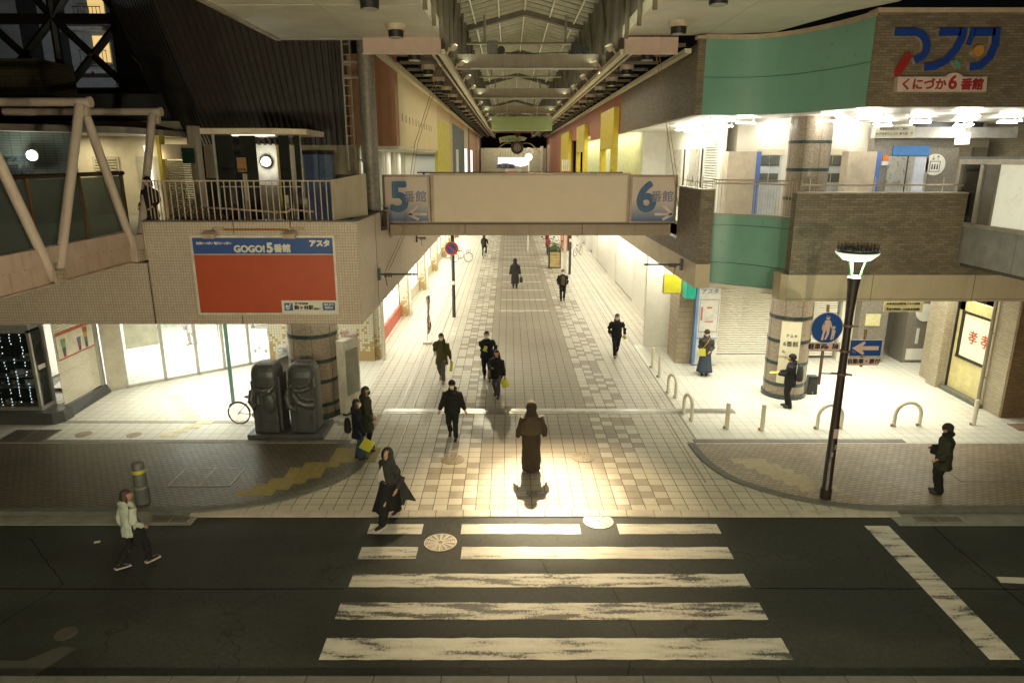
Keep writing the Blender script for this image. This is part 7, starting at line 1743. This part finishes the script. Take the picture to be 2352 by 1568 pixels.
p4 = person('woman in black coat and blue jeans with a yellow flyer beside the man in olive', -3.86, 16.30, -72, 1.62, .0, feet=[(.09, .05, 0), (-.09, -.03, 0)], hands=[(.26, .16, .74), (-.24, .08, .78)], coat=BLACKN, hem=.66, flare=1.02, legs=JEAN, hair=HAIR, hairlen=.7, mask=MASKW, hood=BLACKN)
bag(p4, (-.02, -.26, 1.03), (.16, .10, .20), 'round black rucksack on the back of the woman in the black coat', BLACK, 'backpack', [BKS(1, p4[4]), BKS(-1, p4[4])])
flyer(p4, 0, (R(12), R(32), R(10)), 'yellow flyer held low by the black-coated woman by the notice case', (.30, .34), (.02, .02, -.16))
p5 = person('man in black with a knitted cap and white mask walking towards the crosswalk', -1.55, 17.75, 176, 1.66, .0, feet=[(.10, -.16, 0), (-.11, .20, 0)], hands=[(.37, .06, .82), (-.37, .0, .82)], coat=BLACK, hem=.76, flare=1.04, coatw=1.16, legs=BLACK, wide=1.1, cap=BLACKN, mask=MASKW, hood=BLACK)
p6 = person('man in a long olive parka and grey trousers walking on the left of the lane', -2.32, 22.75, 172, 1.74, .0, feet=[(.10, -.26, 0), (-.09, .22, 0)], hands=[(.25, -.06, 1.0), (-.33, .06, .80)], coat=OLIVE, hem=.62, flare=1.10, coatw=1.04, legs=GREYJ, shoes=SHOEB, mask=MASKW, hood=OLIVE)
bag(p6, (0, -.22, 1.14), (.14, .08, .20), 'black rucksack on the olive parka, only its straps showing', BLACK, 'backpack', [BKS(1, p6[4]), BKS(-1, p6[4])])
flyer(p6, 1, (R(0), R(8), R(40)), 'yellow flyer hanging from the hand of the man in the olive parka', (.12, .36), (0, 0, -.17))
p7 = person('man in a black jacket and white mask holding a flyer to his chest', -.76, 22.95, 180, 1.74, .0, feet=[(.09, -.16, 0), (-.10, .18, 0)], hands=[(.05, .24, 1.10), (-.28, -.04, .92)], coat=BLACKN, hem=.78, flare=1.02, coatw=1.14, legs=BLACKN, mask=MASKW)
flyer(p7, 0, (R(-15), R(-20), R(180)), 'yellow flyer pressed to the chest of the man in the black jacket', (.12, .20), (.02, .05, .10))
p8 = person('woman in a short black padded coat and grey trousers beside the man in black', -.38, 21.12, 168, 1.58, .0, feet=[(.09, -.18, 0), (-.07, .10, 0)], hands=[(.12, .22, 1.12), (-.28, .03, .78)], coat=BLACK, hem=.70, flare=1.0, coatw=1.08, legs=GREYJ, hair=HAIR, hairlen=.6, hood=BLACK, headturn=12)
flyer(p8, 1, (R(5), R(25), R(170)), 'yellow flyer hanging from the hand of the woman in the short black coat', (.24, .30), (0, 0, -.17))
bag(p8, (.27, .0, .84), (.06, .12, .13), 'small dull pink handbag at the elbow of the woman in the short black coat', cloth('dull_pink', (.28, .20, .16)), 'handbag', [[(.27, -.08, .94), (.20, .02, 1.40), (.27, .08, .94)]])
p9 = person('hooded figure in a long brown robe in the warm pool of light, from behind', .56, 15.62, 3, 1.78, .0, feet=[(.09, .02, 0), (-.09, -.01, 0)], hands=[(.33, .05, .86), (-.34, .04, .84)], coat=BROWN, hem=.05, flare=.98, coatw=1.16, legs=BLACK, hood=BROWN, hoodup=True)
cp_ = MB(); cp_.loft([((0, -.02, 1.00), .25, .20), ((0, -.01, 1.15), .265, .20), ((0, 0, 1.30), .25, .18), ((0, 0, 1.40), .20, .15), ((0, 0, 1.48), .12, .12)], 24); cp_.xf(p9[1]); cp_.build('shoulder_cape', cloth('brown_cape', (.062, .045, .027)), p9[0], smooth=True)
p10 = person('man in black walking on the right side of the lane with a small yellow flyer', 4.22, 25.85, 176, 1.72, .0, feet=[(.05, .20, 0), (-.05, -.22, 0)], hands=[(.24, .05, .90), (-.30, .10, .90)], coat=BLACK, hem=.80, flare=1.0, coatw=1.10, legs=BLACKN, shoes=SHOEB, hood=BLACK, hair=HAIR, mask=MASKW)
flyer(p10, 1, (0, R(40), R(160)), 'small yellow flyer in the hand of the man in black on the right', (.12, .16), (0, 0, -.03))
p11 = person('man in a dark jacket with hands in pockets and an olive bag on his chest', 2.95, 36.75, 178, 1.72, .0, feet=[(.08, .12, 0), (-.09, -.14, 0)], hands=[(.23, .10, .92), (-.23, .10, .92)], coat=BLACK, hem=.82, coatw=1.10, legs=BLACK, mask=MASKW)
bag(p11, (0, .17, 1.16), (.11, .06, .24), 'long olive bag worn on the front of the man under the footbridge', OLIVE, 'chest_bag', [[(.10, .15, 1.3), (.12, .0, 1.48), (.10, -.14, 1.3)], [(-.10, .15, 1.3), (-.12, .0, 1.48), (-.10, -.14, 1.3)]])
p12 = person('hooded figure in a long dark coat walking away down the middle lane', .39, 40.5, 4, 1.76, .0, stride=.10, hands=[(.31, .05, .80), (-.31, .05, .80)], coat=cloth('dark_raincoat', (.030, .030, .028)), hem=.30, flare=1.12, coatw=1.06, legs=BLACK, hood=cloth('dark_raincoat', (.03, .03, .028)), hoodup=True)
bag(p12, (.36, .0, .52), (.10, .07, .17), 'dark carrier bag in the right hand of the far hooded figure', CHAR, 'carrier_bag', [[(.36, -.04, .68), (.33, .04, .76), (.36, .04, .68)]])
p13 = person('cyclist in a dark jacket riding away on the left of the lane', -1.90, 53.9, -6, 1.72, .0, pelvis=(0, -.20, .98), feet=[(.12, .08, .30), (-.12, -.06, .12)], hands=[(.26, .30, 1.02), (-.26, .30, 1.02)], lean=.10, coat=BLACK, hem=.92, legs=cloth('navy_trousers', (.02, .03, .05)), hood=BLACK, hair=HAIR)
bag(p13, (0, -.38, 1.22), (.15, .09, .22), 'dark olive rucksack on the cyclist\'s back', DOLIVE, 'backpack', [BKS(1, p13[4]), BKS(-1, p13[4])])
dup(B0, (-1.90, 53.9, .0), 'bicycle ridden away by the cyclist on the left of the lane', R(84))
p14 = person('woman in a dark grey jacket and long bluish skirt standing by the white front shutter', 7.04, 23.45, 160, 1.64, .006, feet=[(.08, .03, 0), (-.08, -.02, 0)], hands=[(.14, .22, .98), (-.16, .22, .98)], coat=cloth('grey_jacket', (.055, .052, .045)), hem=.86, coatw=1.10, skirt=(cloth('blue_skirt', (.045, .06, .085)), .95, .14, .17, .27), cap=cloth('brown_cap', (.04, .025, .018)), mask=MASKW, hood=cloth('grey_jacket', (.055, .052, .045)), headtilt=8)
flyer(p14, 0, (R(-8), R(6), R(160)), 'pale yellow flyer held in front by the woman in the long skirt', (.22, .28), (-.02, .10, .02))
tag(MB().tube([p14[1] @ Vector(q) for q in [(-.12, .10, 1.46), (-.05, .17, 1.30), (.08, .19, 1.10), (.14, .18, .98)]], .014, 6).build('bag_strap', M('mustard_strap', (.42, .26, .03), .6)), 'mustard bag strap across the front of the woman in the long skirt', 'strap')
p15 = person('person in black with an orange mask reading a yellow flyer beside the granite column', 8.72, 20.12, 62, 1.70, .006, feet=[(.09, .04, 0), (-.09, -.06, 0)], hands=[(.10, .36, 1.10), (-.10, .36, 1.10)], coat=BLACK, hem=.72, coatw=1.10, legs=BLACK, cap=BLACK, mask=MASKO, headtilt=-14, hood=BLACK)
bag(p15, (0, -.26, 1.18), (.17, .11, .26), 'black rucksack of the person with the orange mask', CHAR, 'backpack', [BKS(1, p15[4]), BKS(-1, p15[4])])
flyer(p15, 0, (R(80), 0, R(62)), 'yellow flyer held flat in both hands by the person with the orange mask', (.20, .26), (-.10, .06, .0))
p16 = person('person in dark olive coat, beanie and black scarf looking up on the brick sidewalk', 9.97, 14.42, 60, 1.68, .012, feet=[(.09, .03, 0), (-.09, .0, 0)], hands=[(.14, .22, 1.08), (-.22, .14, .92)], coat=DOLIVE, hem=.66, flare=1.02, coatw=1.16, legs=BLACK, wide=1.3, cap=cloth('dark_brown_cap', (.035, .025, .018)), scarf=BLACK, headtilt=16)
bag(p16, (.04, .22, 1.07), (.10, .08, .11), 'round black bag carried in front by the person in the beanie', BLACK, 'chest_bag', None)
p17 = person('masked woman with black hair standing on the upper deck beside the bar railing', -9.29, 18.05, 165, 1.62, 5.42, hands=[(.2, .2, .95), (-.2, .2, .95)], coat=BLACK, hem=.66, legs=BLACK, hair=HAIR, hairlen=.7, mask=M('mask_dim', (.35, .28, .24), .7))
p18 = person('person in a pale pink long coat inside the bright shop behind the glass front', -13.2, 27.6, 150, 1.62, .012, feet=[(.1, .1, 0), (-.08, -.08, 0)], coat=cloth('pale_pink_coat', (.50, .42, .44)), hem=.55, flare=1.1, legs=cloth('skin_grey', (.32, .28, .26)), shoes=SHOEB, hair=HAIR, hairlen=.4)
bag(p18, (.36, .02, .80), (.09, .14, .16), 'grey shopping bag carried by the person inside the bright shop', cloth('bag_grey', (.35, .35, .35)), 'shopping_bag', [[(.36, -.06, .92), (.32, 0, 1.0), (.36, .06, .92)]])
